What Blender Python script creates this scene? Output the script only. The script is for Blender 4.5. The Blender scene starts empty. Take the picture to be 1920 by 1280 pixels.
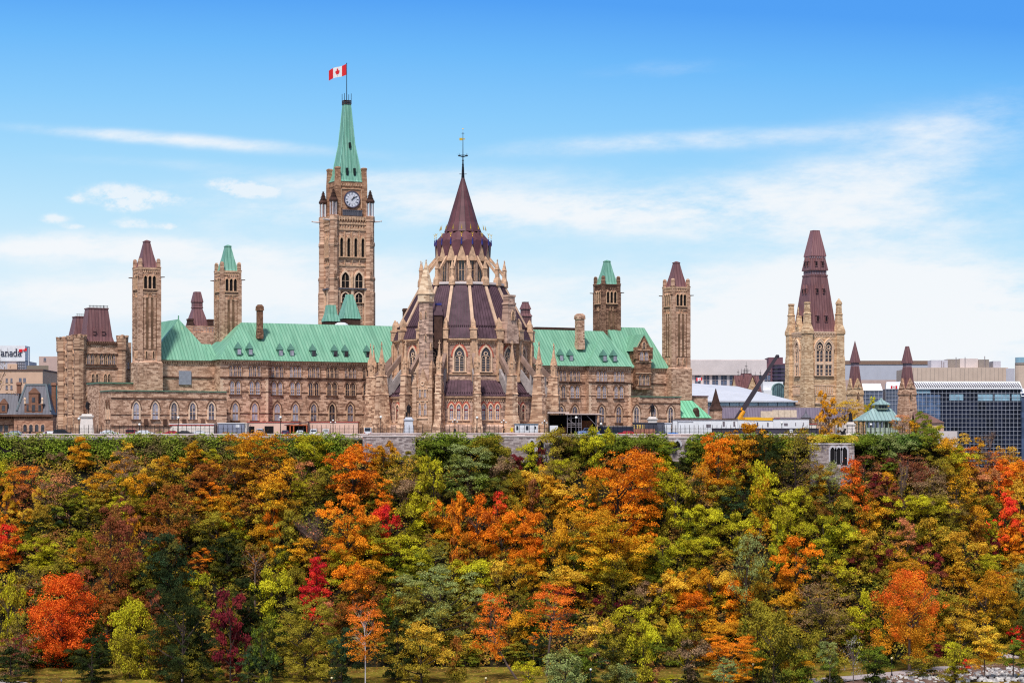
import bpy, math, random
import numpy as np
from mathutils import Vector, Matrix
R = math.radians
rnd = random.Random(7)
C = bpy.context.scene.collection
SC = bpy.context.scene

# ------------------------------------------------------------------ camera
F, PX0, HY, CZ = 4550.0, 960.0, 850.0, -3.8      # focal length in photo pixels, centre column, horizon row, eye height over the hilltop
cam = bpy.data.cameras.new("camera"); camo = bpy.data.objects.new("camera", cam); C.objects.link(camo)
camo.location = (0, 0, CZ); camo.rotation_euler = (R(90), 0, 0)
cam.sensor_width = 36.0; cam.lens = 36.0 * F / 1920.0
cam.shift_y = (HY - 640.0) / 1920.0
cam.clip_start = 1.0; cam.clip_end = 20000.0
SC.camera = camo

# ------------------------------------------------------------------ light
SUN_EL, SUN_AZ = R(57), R(-17)       # azimuth measured from straight behind the camera, towards the left
sun = bpy.data.lights.new("sun", 'SUN'); suno = bpy.data.objects.new("sun", sun); C.objects.link(suno)
sun.energy = 3.5; sun.angle = R(6); sun.color = (1.0, 0.97, 0.93)
to_sun = Vector((math.sin(SUN_AZ) * math.cos(SUN_EL), -math.cos(SUN_AZ) * math.cos(SUN_EL), math.sin(SUN_EL)))
suno.rotation_euler = to_sun.to_track_quat('Z', 'Y').to_euler()
SC.view_settings.view_transform = 'Standard'; SC.view_settings.look = 'None'
SC.view_settings.exposure = 0.0; SC.view_settings.gamma = 1.0; SC.view_settings.use_curve_mapping = False
SC.render.engine = 'CYCLES'
SC.cycles.max_bounces = 5; SC.cycles.diffuse_bounces = 3; SC.cycles.glossy_bounces = 2
SC.cycles.transmission_bounces = 2; SC.cycles.transparent_max_bounces = 4
SC.cycles.use_denoising = False
SC.cycles.filter_width = 1.2


def lin(c):
    out = []
    for v in c[:3]:
        v = v / 255.0
        out.append(v / 12.92 if v <= 0.04045 else ((v + 0.055) / 1.055) ** 2.4)
    return out


class NT:
    """a little helper for node trees"""
    def __init__(s, tree): s.t = tree; s.n = tree.nodes; s.l = tree.links
    def node(s, typ, **kw):
        n = s.n.new(typ)
        for k, v in kw.items(): setattr(n, k, v)
        return n
    def put(s, sock, v):
        if isinstance(v, bpy.types.NodeSocket): s.l.new(v, sock)
        elif v is not None:
            if sock.type == 'RGBA' and len(v) == 3: v = (*v, 1)
            sock.default_value = v
    def m(s, op, a, b=None, c=None, clamp=False):
        n = s.node('ShaderNodeMath', operation=op); n.use_clamp = clamp
        s.put(n.inputs[0], a); s.put(n.inputs[1], b)
        if c is not None: s.put(n.inputs[2], c)
        return n.outputs[0]
    def mix(s, f, a, b, blend='MIX'):
        n = s.node('ShaderNodeMix', data_type='RGBA', blend_type=blend)
        s.put(n.inputs[0], f); s.put(n.inputs[6], a); s.put(n.inputs[7], b)
        return n.outputs[2]
    def comb(s, x, y, z):
        n = s.node('ShaderNodeCombineXYZ')
        for i, v in enumerate((x, y, z)): s.put(n.inputs[i], v)
        return n.outputs[0]
    def sep(s, v):
        n = s.node('ShaderNodeSeparateXYZ'); s.put(n.inputs[0], v); return n.outputs
    def noise(s, vec, scale, detail=3, rough=0.55):
        n = s.node('ShaderNodeTexNoise'); s.put(n.inputs['Vector'], vec)
        n.inputs['Scale'].default_value = scale; n.inputs['Detail'].default_value = detail; n.inputs['Roughness'].default_value = rough
        return n.outputs['Fac']
    def ramp(s, f, stops):
        n = s.node('ShaderNodeValToRGB'); s.put(n.inputs[0], f)
        e = n.color_ramp.elements
        while len(e) < len(stops): e.new(0.5)
        for i, (p, c) in enumerate(stops):
            e[i].position = p; e[i].color = (*c[:3], 1)
        return n.outputs[0]
    def smooth(s, x, a, b):
        n = s.node('ShaderNodeMapRange', interpolation_type='SMOOTHSTEP')
        s.put(n.inputs[0], x); n.inputs[1].default_value = a; n.inputs[2].default_value = b
        return n.outputs[0]


# ------------------------------------------------------------------ sky: Nishita above, a hazy blue-to-white lower sky with thin cloud
W = bpy.data.worlds.new("World"); SC.world = W; W.use_nodes = True
W.node_tree.nodes.clear()
w = NT(W.node_tree)
d = w.sep(w.node('ShaderNodeTexCoord').outputs['Generated'])
yy = w.m('MAXIMUM', d[1], 0.06)
U = w.m('MULTIPLY_ADD', w.m('DIVIDE', d[0], yy), F / 1000, PX0 / 1000)      # tangent-plane bearing (thousands of pixels of the photograph)
V = w.m('MULTIPLY_ADD', w.m('DIVIDE', d[2], yy), -F / 1000, HY / 1000)
sky = w.node('ShaderNodeTexSky', sky_type='NISHITA')
sky.sun_disc = False; sky.sun_elevation = SUN_EL; sky.sun_rotation = math.atan2(to_sun.x, to_sun.y)
nish = w.mix(1.0, sky.outputs[0], (0.12, 0.12, 0.12), 'MULTIPLY')
Vt = w.m('MULTIPLY_ADD', U, -0.05, w.m('ADD', V, 0.05))
grad = w.ramp(w.m('MULTIPLY_ADD', Vt, 1 / 1.3, 0.4 / 1.3, clamp=True), [
    (0.0, lin((62, 142, 236))), (0.31, lin((84, 162, 245))), (0.39, lin((110, 186, 250))), (0.48, lin((138, 204, 252))),
    (0.56, lin((162, 217, 252))), (0.64, lin((188, 229, 252))), (0.73, lin((212, 238, 252))), (0.82, lin((220, 239, 252))), (0.90, lin((220, 236, 251)))])
base = w.mix(w.smooth(V, -1.9, -0.25), nish, grad)
nz = w.noise(w.comb(w.m('MULTIPLY', U, 2.2), w.m('MULTIPLY', V, 8.5), 3.1), 1.0, 7, 0.6)
nf = w.noise(w.comb(w.m('MULTIPLY', U, 8.0), w.m('MULTIPLY_ADD', U, 1.5, w.m('MULTIPLY', V, 24.0)), 8.4), 1.0, 8, 0.68)
puff = w.noise(w.comb(w.m('MULTIPLY', U, 26.0), w.m('MULTIPLY', V, 44.0), 1.4), 1.0, 8, 0.66)


def blob(cx, cy, a, b, slope=0.0, k=1.0):
    dx = w.m('SUBTRACT', U, cx / 1000)
    dy = w.m('SUBTRACT', w.m('SUBTRACT', V, cy / 1000), w.m('MULTIPLY', dx, slope))
    q = w.m('ADD', w.m('POWER', w.m('ABSOLUTE', w.m('DIVIDE', dx, a / 1000)), 2.0), w.m('POWER', w.m('ABSOLUTE', w.m('DIVIDE', dy, b / 1000)), 2.0))
    return w.m('MULTIPLY', w.m('EXPONENT', w.m('MULTIPLY', q, -1.0)), k)


def total(lst):
    o = lst[0]
    for x in lst[1:]: o = w.m('ADD', o, x)
    return o


soft = total([blob(700, 335, 420, 20, -.03, .35), blob(1500, 340, 330, 40, -.1, .22), blob(260, 305, 260, 16, .05, .25), blob(330, 262, 300, 15, 0.075, .62), blob(1230, 266, 330, 22, -0.05, .5), blob(1780, 290, 330, 120, -0.16, .34), blob(1840, 215, 240, 40, -.28, .16),
              blob(1000, 395, 330, 42, 0.03, .85), blob(1500, 400, 420, 60, 0.02, .55), blob(500, 395, 260, 42, 0, .5), blob(250, 470, 420, 30, 0.02, .62), blob(120, 455, 200, 26, 0, .45),
              blob(640, 530, 600, 55, 0, .48), blob(1720, 570, 420, 95, 0, 1.15), blob(1250, 620, 500, 80, 0, .62), blob(250, 560, 420, 40, 0, .6), blob(1250, 130, 160, 22, -.05, .25),
              blob(1100, 690, 2000, 80, 0, .5)])
softm = w.smooth(w.m('MULTIPLY', soft, w.m('MULTIPLY_ADD', nz, 2.3, w.m('MULTIPLY_ADD', nf, 1.9, -1.0))), 0.08, 1.05)
hard = total([blob(212, 362, 58, 20), blob(285, 372, 75, 16, .05), blob(240, 386, 46, 14), blob(141, 372, 16, 9), blob(440, 350, 56, 17, .12), blob(490, 358, 60, 16),
              blob(250, 420, 42, 11), blob(105, 410, 28, 10), blob(140, 426, 22, 6), blob(315, 425, 20, 8)])
hardm = w.m('MULTIPLY', w.smooth(w.m('MULTIPLY', hard, w.m('MULTIPLY_ADD', puff, 2.8, -0.65)), 0.10, 0.95), 0.8)
cm = w.m('MAXIMUM', softm, hardm)
col = w.mix(w.m('MULTIPLY', cm, 0.93), base, lin((246, 249, 252)))
below = w.mix(w.smooth(d[2], -0.05, -0.01), (0.10, 0.10, 0.09), col)
bg = w.node('ShaderNodeBackground'); w.put(bg.inputs[0], below); bg.inputs[1].default_value = 1.0
w.l.new(bg.outputs[0], w.node('ShaderNodeOutputWorld').inputs[0])


# ------------------------------------------------------------------ mesh helpers
class MB:
    def __init__(s): s.v = []; s.f = []; s.M = None
    def add(s, vs, fs):
        n = len(s.v)
        if s.M is not None: vs = [tuple(s.M @ Vector(p)) for p in vs]
        s.v += [tuple(p) for p in vs]; s.f += [tuple(i + n for i in f) for f in fs]
        return s
    def box(s, x0, x1, y0, y1, z0, z1):
        return s.add([(x0, y0, z0), (x1, y0, z0), (x1, y1, z0), (x0, y1, z0), (x0, y0, z1), (x1, y0, z1), (x1, y1, z1), (x0, y1, z1)],
                     [(3, 2, 1, 0), (4, 5, 6, 7), (0, 1, 5, 4), (1, 2, 6, 5), (2, 3, 7, 6), (3, 0, 4, 7)])
    def loft(s, rings, cap=True):
        """rings: lists of points with the same count"""
        n = len(rings[0]); vs = [p for r in rings for p in r]; fs = []
        for k in range(len(rings) - 1):
            for i in range(n):
                j = (i + 1) % n
                fs.append((k * n + i, k * n + j, (k + 1) * n + j, (k + 1) * n + i))
        if cap: fs += [tuple(reversed(range(n))), tuple((len(rings) - 1) * n + i for i in range(n))]
        return s.add(vs, fs)
    def rect(s, cx, cy, st):
        """stack of rectangles [(z, half width, half depth)]"""
        return s.loft([[(cx - a, cy - b, z), (cx + a, cy - b, z), (cx + a, cy + b, z), (cx - a, cy + b, z)] for z, a, b in st])
    def lathe(s, prof, n, cx=0, cy=0, ph=0.0, cap=True):
        return s.loft([[(cx + r * math.sin(ph + 2 * math.pi * i / n), cy - r * math.cos(ph + 2 * math.pi * i / n), z) for i in range(n)] for r, z in prof], cap)
    def prism(s, poly, y0, y1):
        """poly of (x, z) pushed along y"""
        n = len(poly)
        return s.add([(x, y0, z) for x, z in poly] + [(x, y1, z) for x, z in poly],
                     [tuple(range(n)), tuple(reversed(range(n, 2 * n)))] + [(i, i + n, (i + 1) % n + n, (i + 1) % n) for i in range(n)])
    def plate(s, poly, z0, z1):
        n = len(poly)
        return s.add([(x, y, z0) for x, y in poly] + [(x, y, z1) for x, y in poly],
                     [tuple(reversed(range(n))), tuple(range(n, 2 * n))] + [(i, (i + 1) % n, (i + 1) % n + n, i + n) for i in range(n)])
    def tube(s, p, q, r0, r1=None, n=6):
        r1 = r0 if r1 is None else r1
        p, q = Vector(p), Vector(q); dd = (q - p)
        if dd.length < 1e-6: return s
        dd.normalize(); a = dd.orthogonal().normalized(); b = dd.cross(a)
        rr = []
        for c, r in ((p, r0), (q, r1)):
            rr.append([tuple(c + a * (r * math.cos(2 * math.pi * i / n)) + b * (r * math.sin(2 * math.pi * i / n))) for i in range(n)])
        return s.loft(rr)
    def ball(s, c, r, n=8, m=5, sz=1.0):
        rings = [[(c[0] + r * math.sin(math.pi * k / m) * math.cos(2 * math.pi * i / n), c[1] + r * math.sin(math.pi * k / m) * math.sin(2 * math.pi * i / n),
                   c[2] - sz * r * math.cos(math.pi * k / m)) for i in range(n)] for k in range(1, m)]
        return s.loft(rings)
    def strip(s, outer, inner, y0, y1, closed=False):
        """band between two (x, z) outlines, front at y0, back at y1"""
        n = len(outer)
        vs = [(x, y0, z) for x, z in outer] + [(x, y0, z) for x, z in inner] + [(x, y1, z) for x, z in outer] + [(x, y1, z) for x, z in inner]
        fs = []
        for i in range(n if closed else n - 1):
            j = (i + 1) % n
            fs += [(i, j, n + j, n + i), (i, 2 * n + i, 2 * n + j, j), (n + i, n + j, 3 * n + j, 3 * n + i)]
        return s.add(vs, fs)
    def mesh(s, name, mat):
        me = bpy.data.meshes.new(name); me.from_pydata(s.v, [], s.f); me.update()
        if mat: me.materials.append(mat)
        return me
    def build(s, name, mat, parent=None):
        o = bpy.data.objects.new(name, s.mesh(name, mat)); C.objects.link(o)
        if parent: o.parent = parent
        return o


def arch(wd, h, rise=None, n=5):
    """pointed arch outline (x, z), from lower left over the apex to lower right"""
    hw = wd / 2; rise = wd * 0.87 if rise is None else rise
    r = (hw * hw + rise * rise) / (2 * hw); zs = h - rise
    a1 = math.acos(max(-1, min(1, (r - hw) / r)))
    left = [(r - hw - r * math.cos(a1 * k / n), zs + r * math.sin(a1 * k / n)) for k in range(n + 1)]
    pts = [(-hw, 0)] + left
    return pts + [(-x, z) for x, z in reversed(pts[:-1])]


def roundarch(wd, h, n=8):
    hw = wd / 2; zs = h - hw
    return [(-hw, 0)] + [(-hw * math.cos(math.pi * k / n), zs + hw * math.sin(math.pi * k / n)) for k in range(n + 1)] + [(hw, 0)]


def thing(name, label, cat, loc=(0, 0, 0), rz=0, group=None):
    o = bpy.data.objects.new(name, None); C.objects.link(o)
    o.location = loc; o.rotation_euler = (0, 0, rz); o.empty_display_size = 0.5
    o['label'] = label; o['category'] = cat
    if group: o['group'] = group
    return o


def tag(o, label=None, cat=None, group=None, kind=None):
    if label: o['label'] = label
    if cat: o['category'] = cat
    if group: o['group'] = group
    if kind: o['kind'] = kind
    return o


def kids(o): return [c for c in o.children]


def copy_tree(o, parent=None):
    c = o.copy(); C.objects.link(c)
    if parent: c.parent = parent
    for k in list(o.children): copy_tree(k, c)
    return c


def wx(px, Y): return (px - PX0) / F * Y
def wz(py, Y): return CZ + (HY - py) / F * Y


class Fr:
    """a building's ground frame: local x along its front, local y away from the viewer"""
    def __init__(s, x, y, th): s.x, s.y, s.th = x, y, th; s.c, s.s = math.cos(th), math.sin(th)
    def S(s, px, v=0.0):
        t = (px - PX0) / F
        return (t * (s.y + v * s.c) - s.x + v * s.s) / (s.c - t * s.s)
    def Y(s, px, v=0.0): return s.y + s.S(px, v) * s.s + v * s.c
    def Z(s, px, py, v=0.0): return wz(py, s.Y(px, v))
    def W(s, a, v): return (s.x + a * s.c - v * s.s, s.y + a * s.s + v * s.c)
    def at(s, px, v=0.0):
        return s.W(s.S(px, v), v)


# ------------------------------------------------------------------ materials
MATS = {}


def mat(name, rough=0.8, metal=0.0, spec=0.3):
    m = bpy.data.materials.new(name); m.use_nodes = True
    t = NT(m.node_tree); b = m.node_tree.nodes['Principled BSDF']
    b.inputs['Roughness'].default_value = rough; b.inputs['Metallic'].default_value = metal
    b.inputs['Specular IOR Level'].default_value = spec
    MATS[name] = m
    return m, t, b


def plain(name, col, rough=0.7, metal=0.0, var=0.12, scale=1.5, spec=0.3):
    m, t, b = mat(name, rough, metal, spec)
    o = t.node('ShaderNodeTexCoord').outputs['Object']
    k = t.noise(o, scale, 4)
    t.put(b.inputs['Base Color'], t.mix(t.smooth(k, .3, .7), [c * (1 - var) for c in col], [min(1, c * (1 + var)) for c in col]))
    return m


def stone(name, light, mid, dark, bw=.95, bh=0.38, dirt=0.52, radial=False, wash=0.4):
    """coursed rubble: blocks of mixed tone, thin joints, soot streaks"""
    m, t, b = mat(name, 0.9, 0, 0.15)
    o = t.node('ShaderNodeTexCoord').outputs['Object']; x, y, z = t.sep(o)
    if radial:
        h = t.m('MULTIPLY', t.m('ARCTAN2', x, t.m('MULTIPLY', y, -1.0)), 19.0)
    else:
        h = t.m('ADD', x, t.m('MULTIPLY', y, 0.93))
    vec = t.comb(h, z, 0)
    br = t.node('ShaderNodeTexBrick'); t.put(br.inputs['Vector'], vec)
    br.inputs['Color1'].default_value = (0, 0, 0, 1); br.inputs['Color2'].default_value = (1, 1, 1, 1); br.inputs['Mortar'].default_value = (.5, .5, .5, 1)
    br.inputs['Scale'].default_value = 1.0; br.inputs['Mortar Size'].default_value = 0.018
    br.inputs['Brick Width'].default_value = bw; br.inputs['Row Height'].default_value = bh
    k1 = t.noise(t.comb(t.m('MULTIPLY', h, 2.1), t.m('MULTIPLY', z, 3.4), 2.0), 1.0, 5, .75)
    k2 = t.noise(o, 0.16, 4, .6)
    k3 = t.noise(t.comb(t.m('MULTIPLY', h, 0.9), t.m('MULTIPLY', z, 0.16), 5.0), 1.0, 4, .6)
    tone = t.m('ADD', t.m('MULTIPLY', br.outputs['Color'], 0.42), t.m('MULTIPLY_ADD', k1, .85, -.06))
    c = t.ramp(tone, [(0.22, [a * .8 for a in dark]), (0.40, [a * .5 + b_ * .5 for a, b_ in zip(mid, dark)]), (0.54, mid), (0.70, light), (0.92, [min(1, a * 1.22) for a in light])])
    c = t.mix(t.m('MULTIPLY', t.smooth(k2, .42, .68), wash), c, [a * 1.0 for a in mid])
    c = t.mix(t.m('MULTIPLY', t.smooth(k3, .52, .75), dirt), c, [a * .35 for a in dark])
    t.put(b.inputs['Base Color'], c)
    return m


def seam_roof(name, col, dark, light, pitch=0.62, streak=0.75, rust=None, lines=True):
    m, t, b = mat(name, 0.55, 0.0, 0.35)
    tc = t.node('ShaderNodeTexCoord'); o = tc.outputs['Object']; x, y, z = t.sep(o)
    n = t.sep(tc.outputs['Normal'])
    side = t.m('GREATER_THAN', t.m('ABSOLUTE', n[0]), t.m('ABSOLUTE', n[1]))
    h = t.m('ADD', t.m('MULTIPLY', side, y), t.m('MULTIPLY', t.m('SUBTRACT', 1.0, side), x))
    ph = t.m('FRACT', t.m('DIVIDE', h, pitch))
    line = t.m('SUBTRACT', 1.0, t.smooth(t.m('ABSOLUTE', t.m('SUBTRACT', ph, 0.5)), 0.05, 0.20))
    pan = t.node('ShaderNodeTexWhiteNoise', noise_dimensions='1D'); t.put(pan.inputs['W'], t.m('FLOOR', t.m('DIVIDE', h, pitch)))
    k = t.noise(t.comb(t.m('MULTIPLY', h, 1.5), t.m('MULTIPLY', z, 0.22), 0.0), 1.0, 5, .65)
    k2 = t.noise(t.comb(t.m('MULTIPLY', h, .42), t.m('MULTIPLY', z, .09), 4.0), 1.0, 5, .65)
    c = t.mix(t.m('MULTIPLY', t.smooth(k, .38, .66), streak), col, light)
    c = t.mix(t.m('MULTIPLY', t.smooth(k2, .47, .68), 0.7), c, [a * .72 for a in col])
    c = t.mix(t.m('MULTIPLY', pan.outputs['Value'], 0.16), c, dark)
    if rust:
        k4 = t.noise(t.comb(t.m('MULTIPLY', h, .55), t.m('MULTIPLY', z, 0.10), 9.0), 1.0, 4, .6)
        c = t.mix(t.m('MULTIPLY', t.smooth(k4, .66, .76), 0.55), c, rust)
    if lines: c = t.mix(t.m('MULTIPLY', line, 0.6), c, dark)
    t.put(b.inputs['Base Color'], c)
    return m


def glass(name, col, rough=0.15, spec=0.5, var=0.5, cell=1.2):
    m, t, b = mat(name, rough, 0.0, spec)
    o = t.node('ShaderNodeTexCoord').outputs['Object']; oi = t.node('ShaderNodeObjectInfo').outputs['Random']
    r = t.node('ShaderNodeTexWhiteNoise', noise_dimensions='4D')
    x, y, z = t.sep(o)
    t.put(r.inputs['Vector'], t.comb(t.m('FLOOR', t.m('DIVIDE', x, cell)), t.m('FLOOR', t.m('DIVIDE', z, cell)), 0)); t.put(r.inputs['W'], oi)
    t.put(b.inputs['Base Color'], t.mix(r.outputs['Value'], [c * (1 - var) for c in col], [min(1, c * (1 + var)) for c in col]))
    return m


NEP = stone('sandstone', lin((224, 184, 156)), lin((188, 146, 120)), lin((104, 74, 60)))
NEPD = stone('sooty_sandstone', lin((186, 142, 110)), lin((142, 104, 80)), lin((70, 50, 42)), dirt=.6)
NEPR = stone('library_rubble', lin((220, 184, 162)), lin((182, 148, 130)), lin((100, 78, 72)), bw=.95, bh=.42, radial=True, dirt=.4)
PIER = stone('pier_stone', lin((234, 196, 164)), lin((192, 150, 122)), lin((104, 76, 64)), bw=.9, bh=.46, dirt=.6, wash=.2)
WEST = stone('pale_sandstone', lin((236, 202, 164)), lin((208, 170, 132)), lin((146, 110, 84)), dirt=.25)
TRIM = plain('dressed_stone', lin((208, 168, 136)), .85, 0, .28, 1.4)
TRIML = plain('pale_dressed_stone', lin((230, 194, 164)), .85, 0, .2, 1.4)
BAND = plain('weathered_stone_band', lin((96, 66, 52)), .9, 0, .3, .5)
DARKST = plain('blackened_stone', lin((78, 54, 46)), .9, 0, .35, .7)
RIB = plain('roof_rib_stone', lin((214, 178, 150)), .8, 0, .15, .6)
BRICKR = plain('red_brick', lin((186, 96, 78)), .9, 0, .25, 2.0)
GREYST = stone('grey_retaining_stone', lin((190, 176, 172)), lin((150, 134, 132)), lin((96, 84, 86)), bw=.9, bh=.4, dirt=.3)
COPPER = seam_roof('green_copper', lin((124, 178, 146)), lin((74, 124, 98)), lin((152, 198, 166)), pitch=.85, rust=lin((172, 166, 104)))
COPPERT = seam_roof('tower_copper', lin((120, 176, 152)), lin((74, 124, 104)), lin((160, 204, 182)), pitch=.9)
COPPERB = seam_roof('bright_copper', lin((128, 204, 158)), lin((70, 130, 90)), lin((160, 224, 180)), pitch=1.1, rust=lin((190, 170, 90)))
BROWN = seam_roof('brown_copper', lin((128, 86, 86)), lin((82, 54, 58)), lin((152, 110, 108)), pitch=.9)
BROWNL = plain('library_copper', lin((92, 68, 76)), .7, 0, .25, .5, .2)
BROWNS = plain('spire_copper', lin((104, 64, 68)), .5, 0, .2, .5)
SEAM = plain('roof_seam', lin((62, 42, 48)), .5, 0, .1)
SLATE = seam_roof('slate_grey_roof', lin((96, 93, 102)), lin((66, 64, 74)), lin((116, 113, 122)), pitch=.9)
SLATEB = plain('blue_lead', lin((116, 124, 128)), .5, 0, .15)
DARKOP = plain('dark_opening', lin((22, 18, 20)), .9, 0, .1)
PANE = glass('window_pane', lin((62, 58, 66)), .12, .6, .6, .8)
PANEL = glass('blind_pane', lin((168, 164, 176)), .3, .5, .25, .9)
PANEC = glass('curtained_pane', lin((120, 112, 120)), .2, .5, .65, .55)
FRAMEW = plain('window_bar', lin((150, 138, 140)), .6)
FRAMER = plain('red_window_bar', lin((128, 36, 44)), .6)
IRON = plain('black_iron', lin((34, 32, 38)), .5, .3, .1)
BRONZE = plain('dark_bronze', lin((44, 38, 40)), .45, .5, .3)
GOLD = plain('gilding', lin((236, 190, 60)), .35, .6, .1)
WHITE = plain('white_paint', lin((232, 230, 232)), .6, 0, .06, .6)
MARBLE = plain('pale_granite', lin((224, 212, 204)), .6, 0, .08, 1.2)
CONC = plain('pale_concrete', lin((214, 200, 196)), .85, 0, .06, .25)
# ------------------------------------------------------------------ windows shared by the stone buildings
def lancets(n, wd, h, gap, surround, dep=0.24, hood=0.0, bars=True, sill=True):
    """meshes for a group of n pointed lights: (surround, panes, bars)"""
    a, b, c, e = MB(), MB(), MB(), MB()
    for i in range(n):
        x = (i - (n - 1) / 2) * gap
        inn = [(p + x, q) for p, q in arch(wd, h)]
        out = [(p + x, q) for p, q in arch(wd + 2 * surround, h + surround * 1.4)]
        a.strip(out, inn, -dep - 0.015 * (i % 2), 0.02)
        if hood:
            o2 = [(p + x, q) for p, q in arch(wd + 2 * surround + 2 * hood, h + surround * 1.4 + hood * 1.4)]
            e.strip(o2[1:-1], out[1:-1], -dep - 0.12 - 0.015 * (i % 2), 0.0)
        b.prism(inn, -0.05, 0.06)
        if bars:
            a.box(x - 0.05, x + 0.05, -0.13, -0.05, 0.0, h * 0.86)
            a.box(x - wd / 2, x + wd / 2, -0.12, -0.05, h * 0.44, h * 0.44 + 0.09)
    if sill:
        tw = (n - 1) * gap + wd + 2 * surround
        c.box(-tw / 2 - 0.12, tw / 2 + 0.12, -dep - 0.14, 0.0, -0.28, 0.0)
    return a, b, c, e


WIN = {}


def win_type(key, frame_mat, pane_mats, sill_mat, *args, **kw):
    a, b, c, e = lancets(*args, **kw)
    WIN[key] = (a.mesh('window', frame_mat), [b.mesh('pane', p) for p in pane_mats], c.mesh('sill', sill_mat) if c.v else None, e.mesh('hood', sill_mat) if e.v else None)


def window(key, parent, x, y, z, rz=0.0, pane=0, scale=(1, 1, 1)):
    f, p, s, hd_ = WIN[key]
    o = bpy.data.objects.new('window', f); C.objects.link(o); o.parent = parent
    o.location = (x, y, z); o.rotation_euler = (0, 0, rz); o.scale = scale
    q = bpy.data.objects.new('pane', p[pane % len(p)]); C.objects.link(q); q.parent = o
    for nm_, me_ in (('sill', s), ('hood', hd_)):
        if me_: q = bpy.data.objects.new(nm_, me_); C.objects.link(q); q.parent = o
    return o


PP = [PANE, PANEL, PANEC]
win_type('triplet', TRIM, PP, BAND, 3, .82, 2.75, 1.14, .12, hood=.1)
win_type('pair', TRIM, PP, BAND, 2, 1.02, 3.3, 1.62, .2, hood=.13)
win_type('single', TRIM, PP, BAND, 1, 1.5, 4.4, 1, .36, hood=.2)
win_type('wing', TRIML, PP, BAND, 1, 1.45, 4.2, 1, .38, hood=.18)
win_type('open3', TRIM, [DARKOP], TRIM, 3, .82, 3.2, 1.12, .17, bars=False, dep=.3)
win_type('slit', TRIM, [DARKOP], None, 2, .3, 1.9, 1.9, .12, bars=False, sill=False)
win_type('louvre', TRIM, [DARKOP], TRIM, 4, 1.1, 5.3, 2.5, .45, bars=False, dep=.5)
win_type('tracery', TRIML, [DARKOP], TRIM, 1, 2.3, 4.5, 1, .45, dep=.45)
win_type('small', TRIM, [PANE, PANEL], None, 1, .7, 1.8, 1, .22, sill=False)
win_type('wpair', TRIM, [PANE, PANEL], BAND, 2, .8, 2.2, 1.15, .18)

# ------------------------------------------------------------------ the long parliament building
TH = R(25)
LIBX, LIBY = wx(868, 615.0), 615.0
B = Fr(LIBX - 20 * math.sin(TH), LIBY + 20 * math.cos(TH), TH)
root = thing('parliament_building', 'long tan sandstone Gothic building with green copper roofs spreading behind the round library', 'building', (B.x, B.y, 0), TH)
ZE = 19.6
ZR = B.Z(600, 608, 10)
sA, sB, sC, sD = B.S(413, -2.2), B.S(503, -2.2), B.S(1104, -2.2), B.S(1183, -2.2)
sE, sG = B.S(209, -7), B.S(1276, -7)
ZL = B.Z(300, 734, -7)
VW = 3.0
wl = MB()
wl.box(sB - .3, sC + .3, 0, 21, -1, ZE)
wl.box(sA, sB, -2.2, 21.2, -1, ZE)
wl.box(sC, sD, -2.2, 21.2, -1, ZE)
wl.box(B.S(287, VW), sA + .2, VW, 8, -1, ZE - .1)
wl.box(sD - .2, B.S(1262, VW), VW, 24, -1, ZE - .1)
wl.build('wall', NEP, root)
lw = MB(); lw.box(sE, sA + .1, -7, VW + .1, -1, ZL); lw.build('low_wing', NEP, root)
lw = MB(); lw.box(sD - .1, sG, -7, VW + .1, -1, ZL); lw.build('low_wing', NEP, root)
cap = MB(); cap.box(sD, sG + .2, -7.25, VW, ZL, ZL + .28); cp2 = MB(); cp2.box(sE - .2, sA, -7.25, VW, ZL, ZL + .28)
for q in (cap, cp2): q.build('coping', MATS.get('verdigris_edge') or plain('verdigris_edge', lin((96, 126, 104)), .6), root)
lk = MB(); lk.box(B.S(186, 4), B.S(262, 4), 4, 15, -1, B.Z(215, 719, 4)); lk.build('link_block', NEP, root)
lk = MB(); lk.box(B.S(186, 4) - .2, B.S(262, 4), 3.7, 15.2, B.Z(215, 719, 4), B.Z(215, 719, 4) + .35); lk.build('coping', MATS['verdigris_edge'], root)

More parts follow.
